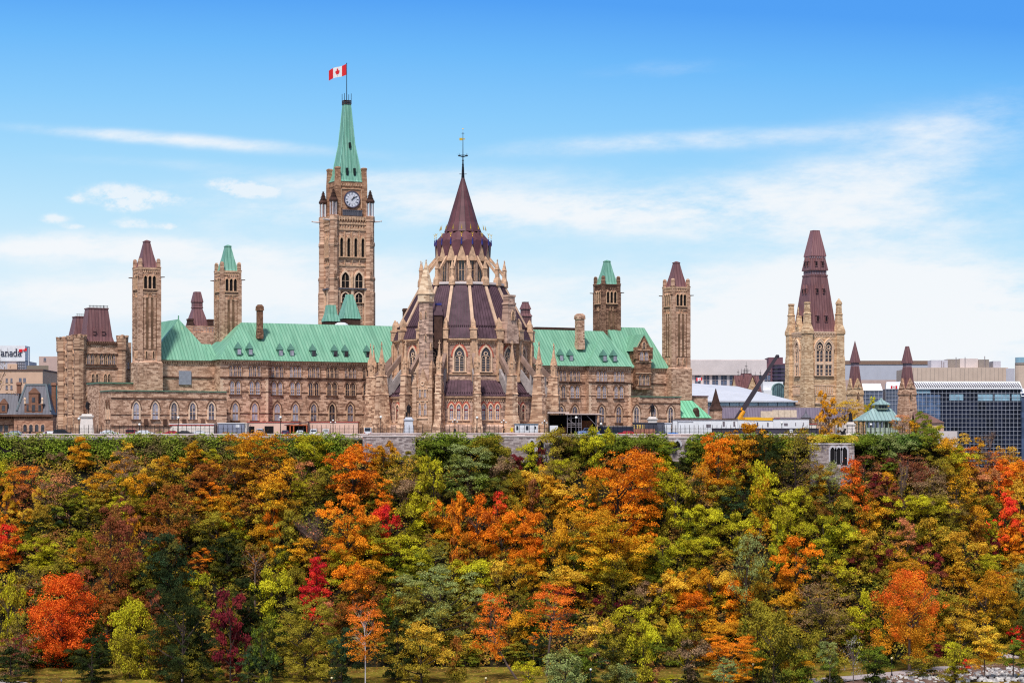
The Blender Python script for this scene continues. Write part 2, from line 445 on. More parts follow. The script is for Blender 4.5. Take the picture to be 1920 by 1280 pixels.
# corbel course, string courses, quoins
def courses():
    co, bd, qu, st = MB(), MB(), MB(), MB()
    for a, b_, v in ((sA, sB, -2.2), (sB, sC, 0), (sC, sD, -2.2), (B.S(300, VW), sA, VW), (sD, B.S(1250, VW), VW)):
        co.box(a, b_, v - .38, v + .1, ZE - .42, ZE + .02)
        n = int((b_ - a) / .62)
        for i in range(n):
            x = a + (i + .5) * (b_ - a) / n
            co.box(x - .14, x + .14, v - .3, v + .05, ZE - .95, ZE - .42)
        bd.box(a - .05, b_ + .05, v - .2, v + .05, ZE - 4.55, ZE - 4.15)
        if v < 1:
            bd.box(a - .05, b_ + .05, v - .13, v + .05, 6.15, 6.4)
            bd.box(a - .05, b_ + .05, v - .11, v + .05, 11.6, 11.78)
            bd.box(a - .05, b_ + .05, v - .09, v + .05, 17.6, 17.72)
    for a, b_ in ((sE, sA), (sD, sG)):
        bd.box(a - .1, b_, -7.16, -6.9, ZL - 1.75, ZL - 1.5)
        bd.box(a - .1, b_, -7.12, -6.9, 5.6, 5.78)
        bd.box(a - .1, b_, -7.2, -6.9, 2.75, 3.0)
    for x in (sA, sB - .75, sC, sD - .75):
        for k in range(int(15 / .5)):
            e = .16 if k % 2 else -.1
            qu.box(x - (e if x in (sB - .75, sD - .75) else 0) + .003, x + .75 + (e if x in (sA, sC) else 0) - .003, -2.2 - .05 - .004 * (k % 2), -2.1, k * .5, k * .5 + .47)
    for x in (sC - 1.7, sB + 26, sB + .6):
        st.box(x - .5, x + .5, -.03, .1, 0, 17.5)
    co.build('cornice', TRIM, root); bd.build('string_course', BAND, root); qu.build('quoins', TRIML, root)
courses()

# roofs
r = MB()
aL, aR = B.S(452, 10), B.S(1131, 10)
zr = ZR
e0 = ZE + .05
sec = [(-.9, e0), (10, zr), (21.5, e0)]
r.loft([[(x, v, z) for v, z in sec] for x in (aL, aR)])
def hip(sl, sr, ax, front, apexv, back, inner):
    r.add([(sl, front, e0), (sr, front, e0), (ax, apexv, zr + .02), (sl, back, e0), (sr, back, e0)],
          [(0, 1, 2), (3, 0, 2), (1, 4, 2), (4, 3, 2), (0, 3, 4, 1)])
hip(sA - .7, sB + .6, aL, -3.1, 10, 21.6, 1)
hip(sC - .6, sD + .7, aR, -3.1, 10, 21.6, 1)
r.build('roof', COPPER, root)
# left rear wing: hip end towards the river, ridge running back
r = MB()
v0, va = VW - .7, 12.0
l0, r0_, ap = B.S(279, v0), B.S(407, v0), B.S(335, va)
zap = B.Z(335, 598, va)
r.add([(l0, v0, e0 - .1), (r0_, v0, e0 - .1), (ap, va, zap), (ap, 32, zap), (B.S(259, 30), 30, e0 - .1), (r0_, 42, e0 - .1)],
      [(0, 1, 2), (4, 0, 2, 3), (1, 5, 3, 2), (3, 5, 4), (0, 4, 5, 1)])
zc = B.Z(392, 645, 8.5)
r.loft([[(x, v, z) for v, z in ((v0 + .02, e0 - .1), (8.5, zc), (15, e0 - .1))] for x in (B.S(370, 8), sA + 1)])
r.box(ap - .12, ap + .12, va, va + .3, zap - .2, zap + .9)
r.build('roof', COPPER, root)
# right rear wing: ridge along the front, hip at its far end
r = MB()
xr = B.S(1255, v0); xa = B.S(1208, va); zw = B.Z(1190, 614, va)
r.add([(aR + 2, v0, e0 - .1), (xr, v0, e0 - .1), (xa, va, zw), (aR + 2, va, zw), (aR + 2, 24, e0 - .1), (xr, 24, e0 - .1)],
      [(0, 1, 2, 3), (1, 5, 2), (5, 4, 3, 2), (0, 3, 4), (0, 4, 5, 1)])
dx, dw = B.S(1207, 1), 2.3
zd, zde = B.Z(1207, 628, 1), B.Z(1207, 655, 1)
for s_ in (-1, 1): r.add([(dx + s_ * dw * 1.15, .85, zde - .4), (dx, .85, zd + .25), (dx, va - 1, zd + .25), (dx + s_ * dw * 1.15, va - 1, zde - .4), (dx + s_ * dw * 1.15, .85, zde - .65), (dx, .85, zd)], [(0, 1, 2, 3), (0, 4, 5, 1)])
r.build('roof', COPPER, root)
g = MB(); g.prism([(dx - dw, B.Z(1207, 726, 1)), (dx + dw, B.Z(1207, 726, 1)), (dx + dw, zde), (dx, zd), (dx - dw, zde)], 1.0, 5.0)
g.box(dx - dw - .2, dx + dw + .2, .75, 5, B.Z(1207, 727, 1) - .5, B.Z(1207, 727, 1))
for k in (-1, 1): g.box(dx + k * dw - .35, dx + k * dw + .35, .7, 2, zde - 2.6, zde + .6)
g.build('gabled_dormer', stone('sooty_bay_stone', lin((168, 126, 100)), lin((124, 88, 68)), lin((64, 46, 40)), bw=.7, bh=.35, dirt=.5), root)
g = MB()
for py in (727, 700, 679, 657): g.box(dx - dw - .12, dx + dw + .12, .86, 1.2, B.Z(1207, py, 1), B.Z(1207, py, 1) + .28)
for s_ in (-1, 1): g.prism([(dx + s_ * dw * 1.02, zde - .2), (dx, zd - .12), (dx, zd + .2), (dx + s_ * dw * 1.12, zde - .1)], .88, 1.1)
g.build('bay_trim', TRIM, root)
window('pair', root, dx, .98, B.Z(1207, 676, 1), 0, 1, (.9, 1, .75)); window('small', root, dx, .98, B.Z(1207, 654, 1), 0, 0, (1.2, 1, 1.0))
window('triplet', root, dx, .98, B.Z(1207, 722, 1), 0, 2)
# dormers
dw_f, dw_p = MB(), MB()
dw_f.box(-.62, .62, -.1, 2.2, 0, 1.75); dw_p.box(-.45, .45, -.16, -.05, .22, 1.5)
dw_r = MB(); dw_r.add([(-.8, -.25, 1.7), (.8, -.25, 1.7), (.8, 2.2, 1.7), (-.8, 2.2, 1.7), (0, 1.0, 3.5)], [(0, 1, 4), (1, 2, 4), (2, 3, 4), (3, 0, 4), (3, 2, 1, 0)])
mf, mp, mr = dw_f.mesh('dormer', plain('dormer_copper', lin((86, 128, 112)), .6)), [dw_p.mesh('pane', PANEL), dw_p.mesh('pane', PANE)], dw_r.mesh('dormer_roof', MATS['dormer_copper'])
for i, (px, v) in enumerate([(448.5, -1.9), (469.7, -1.9), (526.6, .6), (547.3, .6), (588.3, .6), (629, .6), (649, .6), (690, .6), (1052.8, .6), (1071, .6), (1134, -1.9), (1153, -1.9)]):
    o = bpy.data.objects.new('dormer', mf); C.objects.link(o); o.parent = root
    o.location = (B.S(px, v), v, ZE + 1.25)
    for nm, me in (('pane', mp[0 if i < 4 or i > 7 else 1]), ('dormer_roof', mr)):
        q = bpy.data.objects.new(nm, me); C.objects.link(q); q.parent = o
# window bays
LB = [(440.8, -2.2), (477.3, -2.2), (519.3, 0), (553.5, 0), (587.8, 0), (622.2, 0), (656.3, 0), (690, 0)]
RB = [(1051.5, 0), (1077.4, 0), (1127.6, -2.2), (1159.7, -2.2)]
for i, (px, v) in enumerate(LB + RB):
    x = B.S(px, v)
    window('triplet', root, x, v, 15.55, 0, (2, 2, 2, 1, 2, 0, 2, 0, 2, 2, 1, 1)[i])
    window('pair', root, x, v, 11.1 - .05, 0, (1, 1, 1, 1, 0, 0, 0, 0, 2, 1, 1, 1)[i])
    window('single', root, x, v, 4.5, 0, (1, 1, 1, 1, 2, 0, 2, 0, 2, 2, 2, 2)[i])
for px in (255, 290.7, 326, 361, 396, 1193, 1225, 1257):
    window('wing', root, B.S(px, -7), -7, 4.55, 0, 2 if px > 320 else 1)
for k in range(2): window('wing', root, sE, -6.2 + k * 2.1 + 1.2, 4.55, -R(90), 0, (.5, 1, .95))
lv = MB(); lv.box(B.S(335, VW), B.S(358, VW), VW - .32, VW, B.Z(346, 721, VW), B.Z(346, 695, VW)); lv.build('louvre_panel', plain('grey_louvre', lin((150, 150, 160)), .6), root)
for px in (273, 309, 345, 380): vt = MB(); vt.box(B.S(px, -7) - .45, B.S(px, -7) + .45, -7.4, -6.9, 3.2, 4.7); vt.build('vent_hood', BAND, root)
# chimneys
for px, v, hw, y0, y1, rd in ((487, 5, .75, 626, 571, 0), (1087, 4, 1.05, 647, 588, 1)):
    c = MB(); x = B.S(px, v); z0, z1 = B.Z(px, y0, v) - 1.2, B.Z(px, y1, v)
    c.rect(x, v, [(z0, hw, hw), (z0 + 2.0, hw, hw), (z0 + 2.0, hw - .08, hw - .08), (z1 - 1.6, hw - .08, hw - .08), (z1 - 1.5, hw + .12, hw + .12), (z1 - .5, hw + .05, hw + .05), (z1, hw * .6, hw * .6)])
    c.build('chimney', MATS['sooty_bay_stone'] if not rd else NEP, root)
# small turrets behind the ridge and a clerestory strip
for px, v, ytop, yb, hb, ht, nm in ((620, 32, 572, 603, 2.05, 1.05, 0), (655, 36, 552, 598, 2.6, .75, 1)):
    c = MB(); x = B.S(px, v); zt, zb = B.Z(px, ytop, v), B.Z(px, yb, v)
    c.rect(x, v, [(zb, hb, hb), (zb + .3, hb * .96, hb * .96), (zb + (zt - zb) * .45, hb * .68, hb * .68), (zt, ht, ht)])
    o = c.build('turret_roof', COPPERT, root)
    c = MB(); c.rect(x, v, [(zb - 7, hb * .92, hb * .92), (zb, hb * .92, hb * .92)]); c.build('turret_wall', DARKST, root)
c = MB(); c.box(B.S(1005, 10.5), B.S(1078, 10.5), 10.5, 13, ZR - .6, ZR + .75); c.build('clerestory', DARKST, root)
c = MB(); c.ball((B.S(640, 20), 20, ZR + .2), 2.0, 10, 6, .55); c.build('roof_dome', WHITE, root)


# ------------------------------------------------------------------ four ventilation towers
def side_tower(label, px, ytop, yeave, v, roofmat, stonemat, w=5.5, yoff=None, panes=0):
    x, y = B.at(px, v); f = Fr(x, y, TH)
    t = thing('stone_tower', label, 'tower', (x, y, 0), TH, 'slim square towers of the parliament building')
    z = lambda py: wz(py, y - 2)
    zt, ze = z(ytop), z(yeave); h = w / 2
    zo = z(yoff) if yoff else ZE - .4
    a = MB(); a.rect(0, 0, [(-1, h + .42, h + .42), (zo - .5, h + .42, h + .42), (zo, h - .12, h - .12), (ze, h - .12, h - .12)])
    for i in (-1, 1):
        for j in (-1, 1):
            a.rect(i * (h - .42), j * (h - .42), [(zo - .3, .55, .55), (ze - 2.4, .55, .55), (ze - 2.2, .47, .47), (ze - .3, .47, .47), (ze + .2, .6, .6), (ze + .25, .42, .42), (ze + 1.9, .40, .40), (ze + 2.3, .22, .22)])
    for rot in (0, -R(90), R(90), R(180)):
        a.M = Matrix.Rotation(rot, 4, 'Z')
        for k in (-1, 0, 1):
            a.box(k * 1.25 - .30, k * 1.25 + .30, -h - .02, -h + .3, zo + 2.9, ze - 7.4)
        a.M = None
    a.build('shaft', stonemat, t)
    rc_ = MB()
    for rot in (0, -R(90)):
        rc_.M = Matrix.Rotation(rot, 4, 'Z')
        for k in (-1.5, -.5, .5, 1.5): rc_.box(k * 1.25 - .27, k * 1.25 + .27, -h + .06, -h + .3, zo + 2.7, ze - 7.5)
    rc_.build('recess', plain('shaded_recess', lin((122, 92, 70)), .9, 0, .35, .6) if 'shaded_recess' not in MATS else MATS['shaded_recess'], t)  # darker strips paint in the shade of the recesses between the ribs
    b = MB()
    for rot in (0, -R(90), R(90), R(180)):
        b.M = Matrix.Rotation(rot, 4, 'Z')
        b.box(-h - .08, h + .08, -h - .10, -h + .3, ze - .45, ze + .02)
        b.box(-h + .9, h - .9, -h - .04, -h + .3, ze - 6.3, ze - 6.05)
        b.box(-h + .9, h - .9, -h - .03, -h + .3, ze - 7.45, ze - 7.25)
        for k in range(7): b.box(-1.75 + k * .54, -1.5 + k * .54, -h - .05, -h + .3, ze - 1.2, ze - .6)
        b.M = None
    b.build('cornice', TRIM if stonemat is NEP else BAND, t)
    rf = MB(); tw = w * .13
    rf.rect(0, 0, [(ze - .05, h - .35, h - .35), (ze + .5, h - .62, h - .62), (ze + (zt - ze) * .5, (h - .62 + tw) / 2 - .06, (h - .62 + tw) / 2 - .06), (zt - .35, tw, tw), (zt - .35, tw + .1, tw + .1), (zt - .1, tw + .1, tw + .1), (zt + .25, .12, .12)])
    rf.build('roof', roofmat, t)
    for rot in (0, -R(90)):
        q = Matrix.Rotation(rot, 4, 'Z') @ Vector((0, -h + .1, 0))
        window('open3', t, q.x, q.y, ze - 5.2, rot, panes)
        window('slit', t, q.x, q.y, ze - 7.35, rot, 0, (.45, 1, .55))
        window('slit', t, q.x, q.y, zo + .6, rot, 0, (.95, 1, .9))
    for i, j in ((-1, -1), (1, -1), (-1, 1), (1, 1)):
        gg = MB(); gg.tube((i * h, j * h, ze - 2.3), (i * h + i * 1.0, j * h + j * .35, ze - 2.25), .16, .10, 5); gg.build('gargoyle', DARKST, t)
    return t


side_tower('brown-capped stone tower at the left end, rising beside a green hipped roof', 275, 450.5, 502, 3, BROWN, NEP, 5.5, 676)
side_tower('green-capped stone tower left of the clock tower, behind the left roof corner', 427, 459.5, 508, 14, COPPERT, NEP, 5.4)
side_tower('soot-dark stone tower with green cap, right of the round library', 1138, 488, 533, 14, COPPERT, stone('dark_tower_stone', lin((176, 136, 112)), lin((128, 94, 76)), lin((58, 42, 38)), dirt=.6), 5.5)
side_tower('brown-capped stone tower at the right end, beside the gabled dormer', 1268, 490.5, 538, 3, BROWN, NEP, 5.5, 688)

# ------------------------------------------------------------------ clock tower
VC = 66.0
cx_, cy_ = B.at(650, VC)
T = Fr(cx_, cy_, TH)
ct = thing('clock_tower', 'tall stone clock tower with a green copper spire and flag mast on top', 'clock tower', (cx_, cy_, 0), TH)
zt = lambda py: wz(py, cy_ - 4)
W2, D2 = 6.0, 4.6
a = MB()
ZP = zt(406)
a.box(-W2 + .5, W2 - .5, -D2 + .55, D2 - .55, 0, ZP - .3)
a.build('shaft', NEP, ct)
pr = MB()
for i in (-1, 1):
    for j in (-1, 1):
        x, y = i * (W2 - .55), j * (D2 - .55)
        pr.lathe([(1.62, 0), (1.62, zt(548)), (1.5, zt(546)), (1.5, zt(526)), (1.62, zt(524)), (1.62, zt(521)), (1.38, zt(517)), (1.38, zt(462)), (1.5, zt(460)), (1.5, zt(455)), (1.3, zt(452)), (1.3, ZP - 1.4), (1.45, ZP - 1.2), (1.45, ZP + .1), (1.3, ZP + .3)], 8, x, y, R(22.5))
        for k in (-1, 1):
            pr.rect(x + k * .0, y - 1.35 * (1 if j < 0 else -1), [(zt(524), .42, .25), (zt(516), .42, .25), (zt(508), .05, .05)])
            pr.rect(x, y - 1.2 * (1 if j < 0 else -1), [(zt(462), .42, .25), (zt(448), .42, .25), (zt(438), .05, .05)])
pr.build('corner_pier', NEP, ct)
b = MB(); q = MB(); l = MB()
for rot, hw, dd in ((0, W2 - 1.6, D2 - .55), (-R(90), D2 - 1.6, W2 - .5), (R(90), D2 - 1.6, W2 - .5), (R(180), W2 - 1.6, D2 - .55)):
    b.M = q.M = l.M = Matrix.Rotation(rot, 4, 'Z')
    b.box(-hw, hw, -dd - .35, -dd + .1, zt(421), zt(417)); b.box(-hw, hw, -dd - .5, -dd + .1, zt(412), ZP)
    b.box(-hw, hw, -dd - .28, -dd + .1, zt(432), zt(428))
    n = max(4, int(hw * 2 / .8))
    for k in range(n):
        x = -hw + (k + .5) * 2 * hw / n
        b.box(x - .16, x + .16, -dd - .3, -dd + .1, zt(428), zt(423))
        b.add([(x - .42, -dd - .62, ZP), (x + .42, -dd - .62, ZP), (x, -dd - .62, ZP - 1.5), (x - .42, -dd, ZP), (x + .42, -dd, ZP), (x, -dd, ZP - 1.5)], [(0, 2, 1), (0, 3, 5, 2), (1, 2, 5, 4)])
    b.box(-hw, hw, -dd - .3, -dd + .1, zt(486), zt(484)); b.box(-hw, hw, -dd - .22, -dd + .1, zt(499), zt(496))
    for s_ in (-1, 0, 1): b.box(s_ * hw * .5 - .12, s_ * hw * .5 + .12, -dd - .3, -dd + .1, zt(496), zt(434))
    l.box(-hw - .3, hw + .3, -dd - .8, -dd + .1, zt(542.5), zt(540))
    q.box(-hw - .2, -hw + .7, -dd - .55, -dd + .1, 30, zt(543)); q.box(hw - .7, hw + .2, -dd - .55, -dd + .1, 30, zt(543)); q.box(-.35, .35, -dd - .5, -dd + .1, 30, zt(543))
b.build('cornice', TRIM, ct); q.build('pilaster', TRIML, ct); l.build('ledge', SLATE, ct)
window('louvre', ct, 0, -D2 + .55, zt(481.5), 0, 0, (.86, 1, 1.02))
window('louvre', ct, -W2 + .5, 0, zt(481.5), -R(90), 0, (.5, 1, 1.02))
lat = MB()
for k in (-1, 1):
    window('tracery', ct, k * 2.05, -D2 + .55, zt(539.5), 0, 0, (1.02, 1, .98))
    lat.box(k * 2.05 - 1.15, k * 2.05 + 1.15, -D2 + .50, -D2 + .6, zt(608), zt(546))
    window('tracery', ct, k * 2.05, -D2 + .45, zt(567), 0, 0, (.92, .7, .62))
lat.build('lattice_panel', BAND, ct)
lg = MB()
for k in (-1, 1):
    for i in range(6): lg.box(k * 2.05 - 1.1 + i * .42, k * 2.05 - .98 + i * .42, -D2 + .42, -D2 + .52, zt(608), zt(568))
    for i in range(13): lg.box(k * 2.05 - 1.15, k * 2.05 + 1.15, -D2 + .43, -D2 + .51, zt(608) + i * .44, zt(608) + i * .44 + .13)
lg.build('lattice_bars', TRIML, ct)
st = MB(); st.lathe([(.45, zt(541)), (.5, zt(520)), (.3, zt(514)), (.05, zt(508))], 6, 0, -D2 + .2); st.build('statue_niche', TRIM, ct)
# clock stage
ck = MB(); cw, cd = 4.35, 3.6
ZC0, ZC1 = ZP, zt(340)
ck.rect(0, 0, [(ZC0 - .2, cw, cd), (ZC1 - 1.6, cw, cd), (ZC1 - 1.4, cw + .15, cd + .15), (ZC1 - .3, cw + .2, cd + .2), (ZC1, cw + .3, cd + .3)])
for i in (-1, 1):
    for j in (-1, 1):
        ck.rect(i * (cw - .35), j * (cd - .35), [(ZC0, .75, .75), (ZC1 - 1, .75, .75), (ZC1 + 2.2, .62, .62), (ZC1 + 3.4, .62, .62), (ZC1 + 3.5, .72, .72), (ZC1 + 3.9, .72, .72), (ZC1 + 4.1, .5, .5)])
ck.build('clock_stage', stone('clock_stage_stone', lin((192, 148, 118)), lin((168, 124, 96)), lin((112, 80, 64)), dirt=.3), ct)
dn = MB()
for k in range(9): dn.box(-3.2 + k * .76, -2.9 + k * .76, -cd - .25, -cd, ZC1 - 1.25, ZC1 - .65)
dn.box(-3.2, 3.2, -cd - .2, -cd, ZC1 - 2.2, ZC1 - 2.0)
for k in (-1, 1): dn.box(k * 3.05 - .14, k * 3.05 + .14, -cd - .2, -cd, ZP + 2.4, ZC1 - 2)
dn.build('cornice', TRIM, ct)
bal = MB(); bal.box(-3.0, 3.0, -cd - .9, -cd - .8, ZP + .2, ZP + 1.6)
for k in range(11): bal.box(-3.0 + k * .58, -2.82 + k * .58, -cd - 1.0, -cd - .88, ZP + .2, ZP + 1.7)
bal.box(-3.1, 3.1, -cd - 1.02, -cd - .8, ZP + 1.6, ZP + 1.85); bal.build('balustrade', SLATE, ct)
zc_ = zt(373.5)
ring = MB(); ring.M = Matrix.Translation((0.2, -cd, zc_)) @ Matrix.Rotation(R(90), 4, 'X')
ring.lathe([(2.42, .02), (2.42, .36), (2.2, .36), (2.15, .2)], 40); cf = ring.build('clock_face', plain('clock_rim', lin((84, 74, 96)), .5), ct)
dl = MB(); dl.M = ring.M; dl.lathe([(2.2, .05), (2.2, .22)], 40); dl.build('dial', plain('clock_dial', lin((236, 232, 240)), .4, 0, .02), cf)
nm = MB(); nm.M = ring.M
nums = ['XII', 'I', 'II', 'III', 'IIII', 'V', 'VI', 'VII', 'VIII', 'IX', 'X', 'XI']
for i, s in enumerate(nums):
    a_ = R(30 * i); strokes = []; px = 0
    for chh in s:
        if chh == 'I': strokes.append((px, px)); px += .12
        if chh == 'V': strokes += [(px, px + .09), (px + .18, px + .09)]; px += .28
        if chh == 'X': strokes += [(px, px + .18), (px + .18, px)]; px += .28
    for p0, p1 in strokes:
        o0, o1 = p0 - px / 2 + .04, p1 - px / 2 + .04
        f_ = lambda o, rr: (rr * math.sin(a_) + o * math.cos(a_), rr * math.cos(a_) - o * math.sin(a_), .25)
        nm.tube(f_(o0, 1.95), f_(o1, 1.45), .026, .026, 4)
for rr in (1.33, 2.02):
    for k in range(36):
        a0, a1 = R(10 * k), R(10 * k + 10)
        nm.tube((rr * math.sin(a0), rr * math.cos(a0), .25), (rr * math.sin(a1), rr * math.cos(a1), .25), .013, .013, 4)
for k in range(6):
    a0 = R(30 * k)
    nm.tube((-1.3 * math.sin(a0), -1.3 * math.cos(a0), .235), (1.3 * math.sin(a0), 1.3 * math.cos(a0), .235), .01, .01, 4)
nm.build('numerals', IRON, cf)
for nme, ang, ln, wd_ in (('hour_hand', R(35), 1.15, .13), ('minute_hand', R(55), 1.85, .085)):
    hd = MB(); hd.M = ring.M
    hd.tube((-.3 * math.sin(ang), -.3 * math.cos(ang), .3), (ln * .7 * math.sin(ang), ln * .7 * math.cos(ang), .3), wd_ * .7, wd_, 6)
    hd.tube((ln * .7 * math.sin(ang), ln * .7 * math.cos(ang), .3), (ln * math.sin(ang), ln * math.cos(ang), .3), wd_ * 1.5, .02, 6)
    hd.build(nme, IRON, cf)
# corner pinnacles on columns
for i in (-1, 1):
    for j in (-1, 1):
        x, y = i * (W2 - .4), j * (D2 - .5)
        p = MB(); z0 = ZP + .1; z1 = zt(379); z2 = zt(355)
        p.lathe([(1.2, z1), (1.3, z1 + .4), (1.1, z1 + .9), (.85, z1 + 1.1), (.5, z2 - 1.4), (.12, z2)], 8, x, y, R(22.5))
        for k in range(6):
            zz = z1 + 1.2 + k * .42
            p.lathe([(.86 - k * .12 + .12, zz), (.84 - k * .12 + .1, zz + .15)], 8, x, y, R(22.5))
        o = p.build('pinnacle', DARKST, ct)
        q = MB()
        for k in range(6): q.tube((x + .95 * math.cos(k * R(60)), y + .95 * math.sin(k * R(60)), z0), (x + .95 * math.cos(k * R(60)), y + .95 * math.sin(k * R(60)), z1), .15, .15, 6)
        q.lathe([(.42, z0), (.42, z1)], 6, x, y)
        q.build('colonnette', plain('pale_column', lin((206, 190, 188)), .8) if 'pale_column' not in MATS else MATS['pale_column'], o)
        gy = MB(); gx = x + i * 1.2
        gy.tube((gx, y, ZP - 1.2), (gx + i * 1.7, y + j * .5, ZP - 1.1), .28, .16, 6); gy.ball((gx + i * 1.95, y + j * .55, ZP - 1.0), .26, 6, 4); gy.build('gargoyle', CONC, ct)
# spire
sp = MB(); zs0, zs1 = ZC1 + .02, zt(192)
sp.rect(0, 0, [(zs0, cw + .35, cd + .35), (zs0 + .5, cw - .15, cd - .15), (zs0 + 2.5, cw - 1.0, cd - .85), (zs0 + (zs1 - zs0) * .48, cw * .435, cd * .47), (zs1, .92, .9)])
sp.build('spire', COPPERT, ct)
rb = MB()
for i in (-1, 1):
    for j in (-1, 1): zm_ = zs0 + (zs1 - zs0) * .48; rb.tube((i * (cw - 1.0), j * (cd - .85), zs0 + 2.5), (i * cw * .435, j * cd * .47, zm_), .15, .12, 5); rb.tube((i * cw * .435, j * cd * .47, zm_), (i * .92, j * .9, zs1), .12, .09, 5)
for k in (-.5, 0, .5): rb.tube((k * (cw - 1.0), -(cd - .83), zs0 + 2.5), (k * cw * .435, -cd * .475, zm_), .07, .05, 4); rb.tube((k * cw * .435, -cd * .475, zm_), (k * .92, -.92, zs1), .06, .04, 4)
rb.build('spire_rib', plain('pale_copper', lin((140, 200, 178)), .5), ct)
sd = MB()
for x, z, h_ in ((-1.0, zt(326), 1.8), (1.25, zt(326), 1.8), (.2, zt(274), 1.3)):
    yy_ = -(cd - .85) + (z - zs0 - 2.5) * (cd - .85 - cd * .47) / ((zs1 - zs0) * .48 - 2.5)
    sd.box(x - .28, x + .28, yy_ - .45, yy_ + .8, z - .2, z + h_)
sd.build('spire_dormer', plain('dark_copper_opening', lin((26, 38, 40)), .8), ct)
cr = MB(); cr.rect(0, 0, [(zs1 - .1, 1.1, 1.05), (zs1 + .12, 1.1, 1.05)])
for k in range(5):
    for s_ in (-1, 1): cr.box(-1.05 + k * .5, -.95 + k * .5, s_ * 1.0 - .05, s_ * 1.0 + .05, zs1, zs1 + 1.0); cr.box(s_ * 1.05 - .05, s_ * 1.05 + .05, -1.0 + k * .47, -.9 + k * .47, zs1, zs1 + 1.0)
for z_ in (.5, .95): cr.rect(0, 0, [(zs1 + z_, 1.08, 1.03), (zs1 + z_ + .1, 1.08, 1.03)])
cr.build('crown_rail', DARKST, ct)
for i, j in ((-1, -1), (1, -1), (-1, 1), (1, 1)):
    p = MB(); p.tube((i * 1.0, j * .95, zs1), (i * 1.02, j * .97, zs1 + 3.0), .09, .07, 6); p.build('crown_pole', IRON, ct)
zfp = zt(115.5)
p = MB(); p.tube((0, 0, zs1), (0, 0, zfp), .12, .08, 6); p.ball((0, 0, zfp + .1), .16, 6, 4); p.build('flagpole', IRON, ct)

# ------------------------------------------------------------------ flags
RED = plain('flag_red', lin((222, 40, 48)), .8, 0, .03); FWHITE = plain('flag_white', lin((240, 236, 234)), .8, 0, .02)
LEAFP = [(0, 1.0), (.17, .68), (.38, .78), (.28, .22), (.56, .46), (.62, .30), (.94, .36), (.84, .06), (.98, -.04), (.52, -.38), (.58, -.55), (.06, -.48), (.06, -1.0)]
LEAFP = LEAFP + [(-x, z) for x, z in reversed(LEAFP[1:])]


def flag(label, top, length, height, dirx, droop=.25, fold=.25, foreshort=1.0, name='flag', ry=0.25):
    """top: world position of the upper hoist corner; flies towards dirx"""
    t = thing(name, label, 'flag', top, 0)
    def P(u, v):  # u 0 hoist..1 fly, v 0 top..1 bottom
        return (dirx * u * length * foreshort, fold * length * (.35 * math.sin(u * 7.0 + v * .8)) + ry * u * length * .4, -v * height * (1 - .08 * u) - droop * height * u ** 1.2 - .05 * height * math.sin(u * 6))
    def panel(u0, u1, nm, m, n=5):
        b = MB(); k = 5; vs = []
        for side in (0, .03):
            for i in range(n + 1):
                for j in range(k + 1):
                    x, y, z = P(u0 + (u1 - u0) * i / n, j / k); vs.append((x, y + side, z))
        fs = []; o = (n + 1) * (k + 1)
        for i in range(n):
            for j in range(k):
                q = i * (k + 1) + j
                fs += [(q, q + 1, q + k + 2, q + k + 1), (o + q, o + q + k + 1, o + q + k + 2, o + q + 1)]
        b.add(vs, fs); return b.build(nm, m, t)
    panel(0, .25, 'red_panel', RED); panel(.25, .75, 'white_panel', FWHITE, 8); panel(.75, 1, 'red_panel', RED)
    lf = MB(); sc = .42
    for side in (-.03, .06):
        vs = []
        for x, z in LEAFP:
            p = P(.5 + x * sc * .5 * height / length * 1.02, .5 - z * sc * .98); vs.append((p[0], p[1] + side, p[2]))
        c0 = P(.5, .5); vs.append((c0[0], c0[1] + side, c0[2])); n = len(LEAFP)
        lf.add(vs, [(i, (i + 1) % n, n) for i in range(n)])
    lf.build('maple_leaf', RED, t)
    return t


fx, fy = cx_, cy_
flag('red and white maple leaf flag flying from the clock tower mast', (fx - .12, fy, zfp - .05), 5.2, 3.1, -1, .62, .16, .97)
# ------------------------------------------------------------------ the round library
lib = thing('round_library', 'sixteen-sided stone library with flying buttresses and tall brown conical roof', 'library', (LIBX, LIBY, 0))
N16 = 16; PH = R(9.5); ST = R(22.5)
lz = lambda py, off: wz(py, LIBY - off)
apo = math.cos(math.pi / 16)
def RM(phi, r=0, z=0): return Matrix.Rotation(phi, 4, 'Z') @ Matrix.Translation((0, -r, z))
def vis(phi): return math.cos(phi) > -.3
GREYB = plain('grey_buttress_slab', lin((170, 158, 154)), .85, 0, .2, .8)
a = MB(); a.lathe([(22.0, -2), (22.0, 2.9), (21.5, 3.3), (20.9, 3.4)], 16, ph=PH); a.build('plinth', NEPR, lib)
a = MB(); a.lathe([(20.5, 3), (20.5, 10.3)], 16, ph=PH); a.build('aisle_wall', NEPR, lib)
a = MB(); a.lathe([(20.75, 3.4), (20.75, 3.75), (20.5, 3.8)], 16, ph=PH, cap=False)
a.lathe([(20.5, 9.55), (20.8, 9.6), (20.8, 9.95), (21.1, 10.0), (21.1, 10.3), (20.4, 10.35)], 16, ph=PH, cap=False)
a.lathe([(17.0, 23.6), (17.35, 23.7), (17.4, 24.1), (17.9, 24.2), (17.9, 24.65), (17.0, 24.7)], 16, ph=PH, cap=False)
a.lathe([(17.25, 15.6), (17.3, 15.95), (17.0, 16.0)], 16, ph=PH, cap=False)
a.build('cornice', TRIM, lib)
dn = MB()
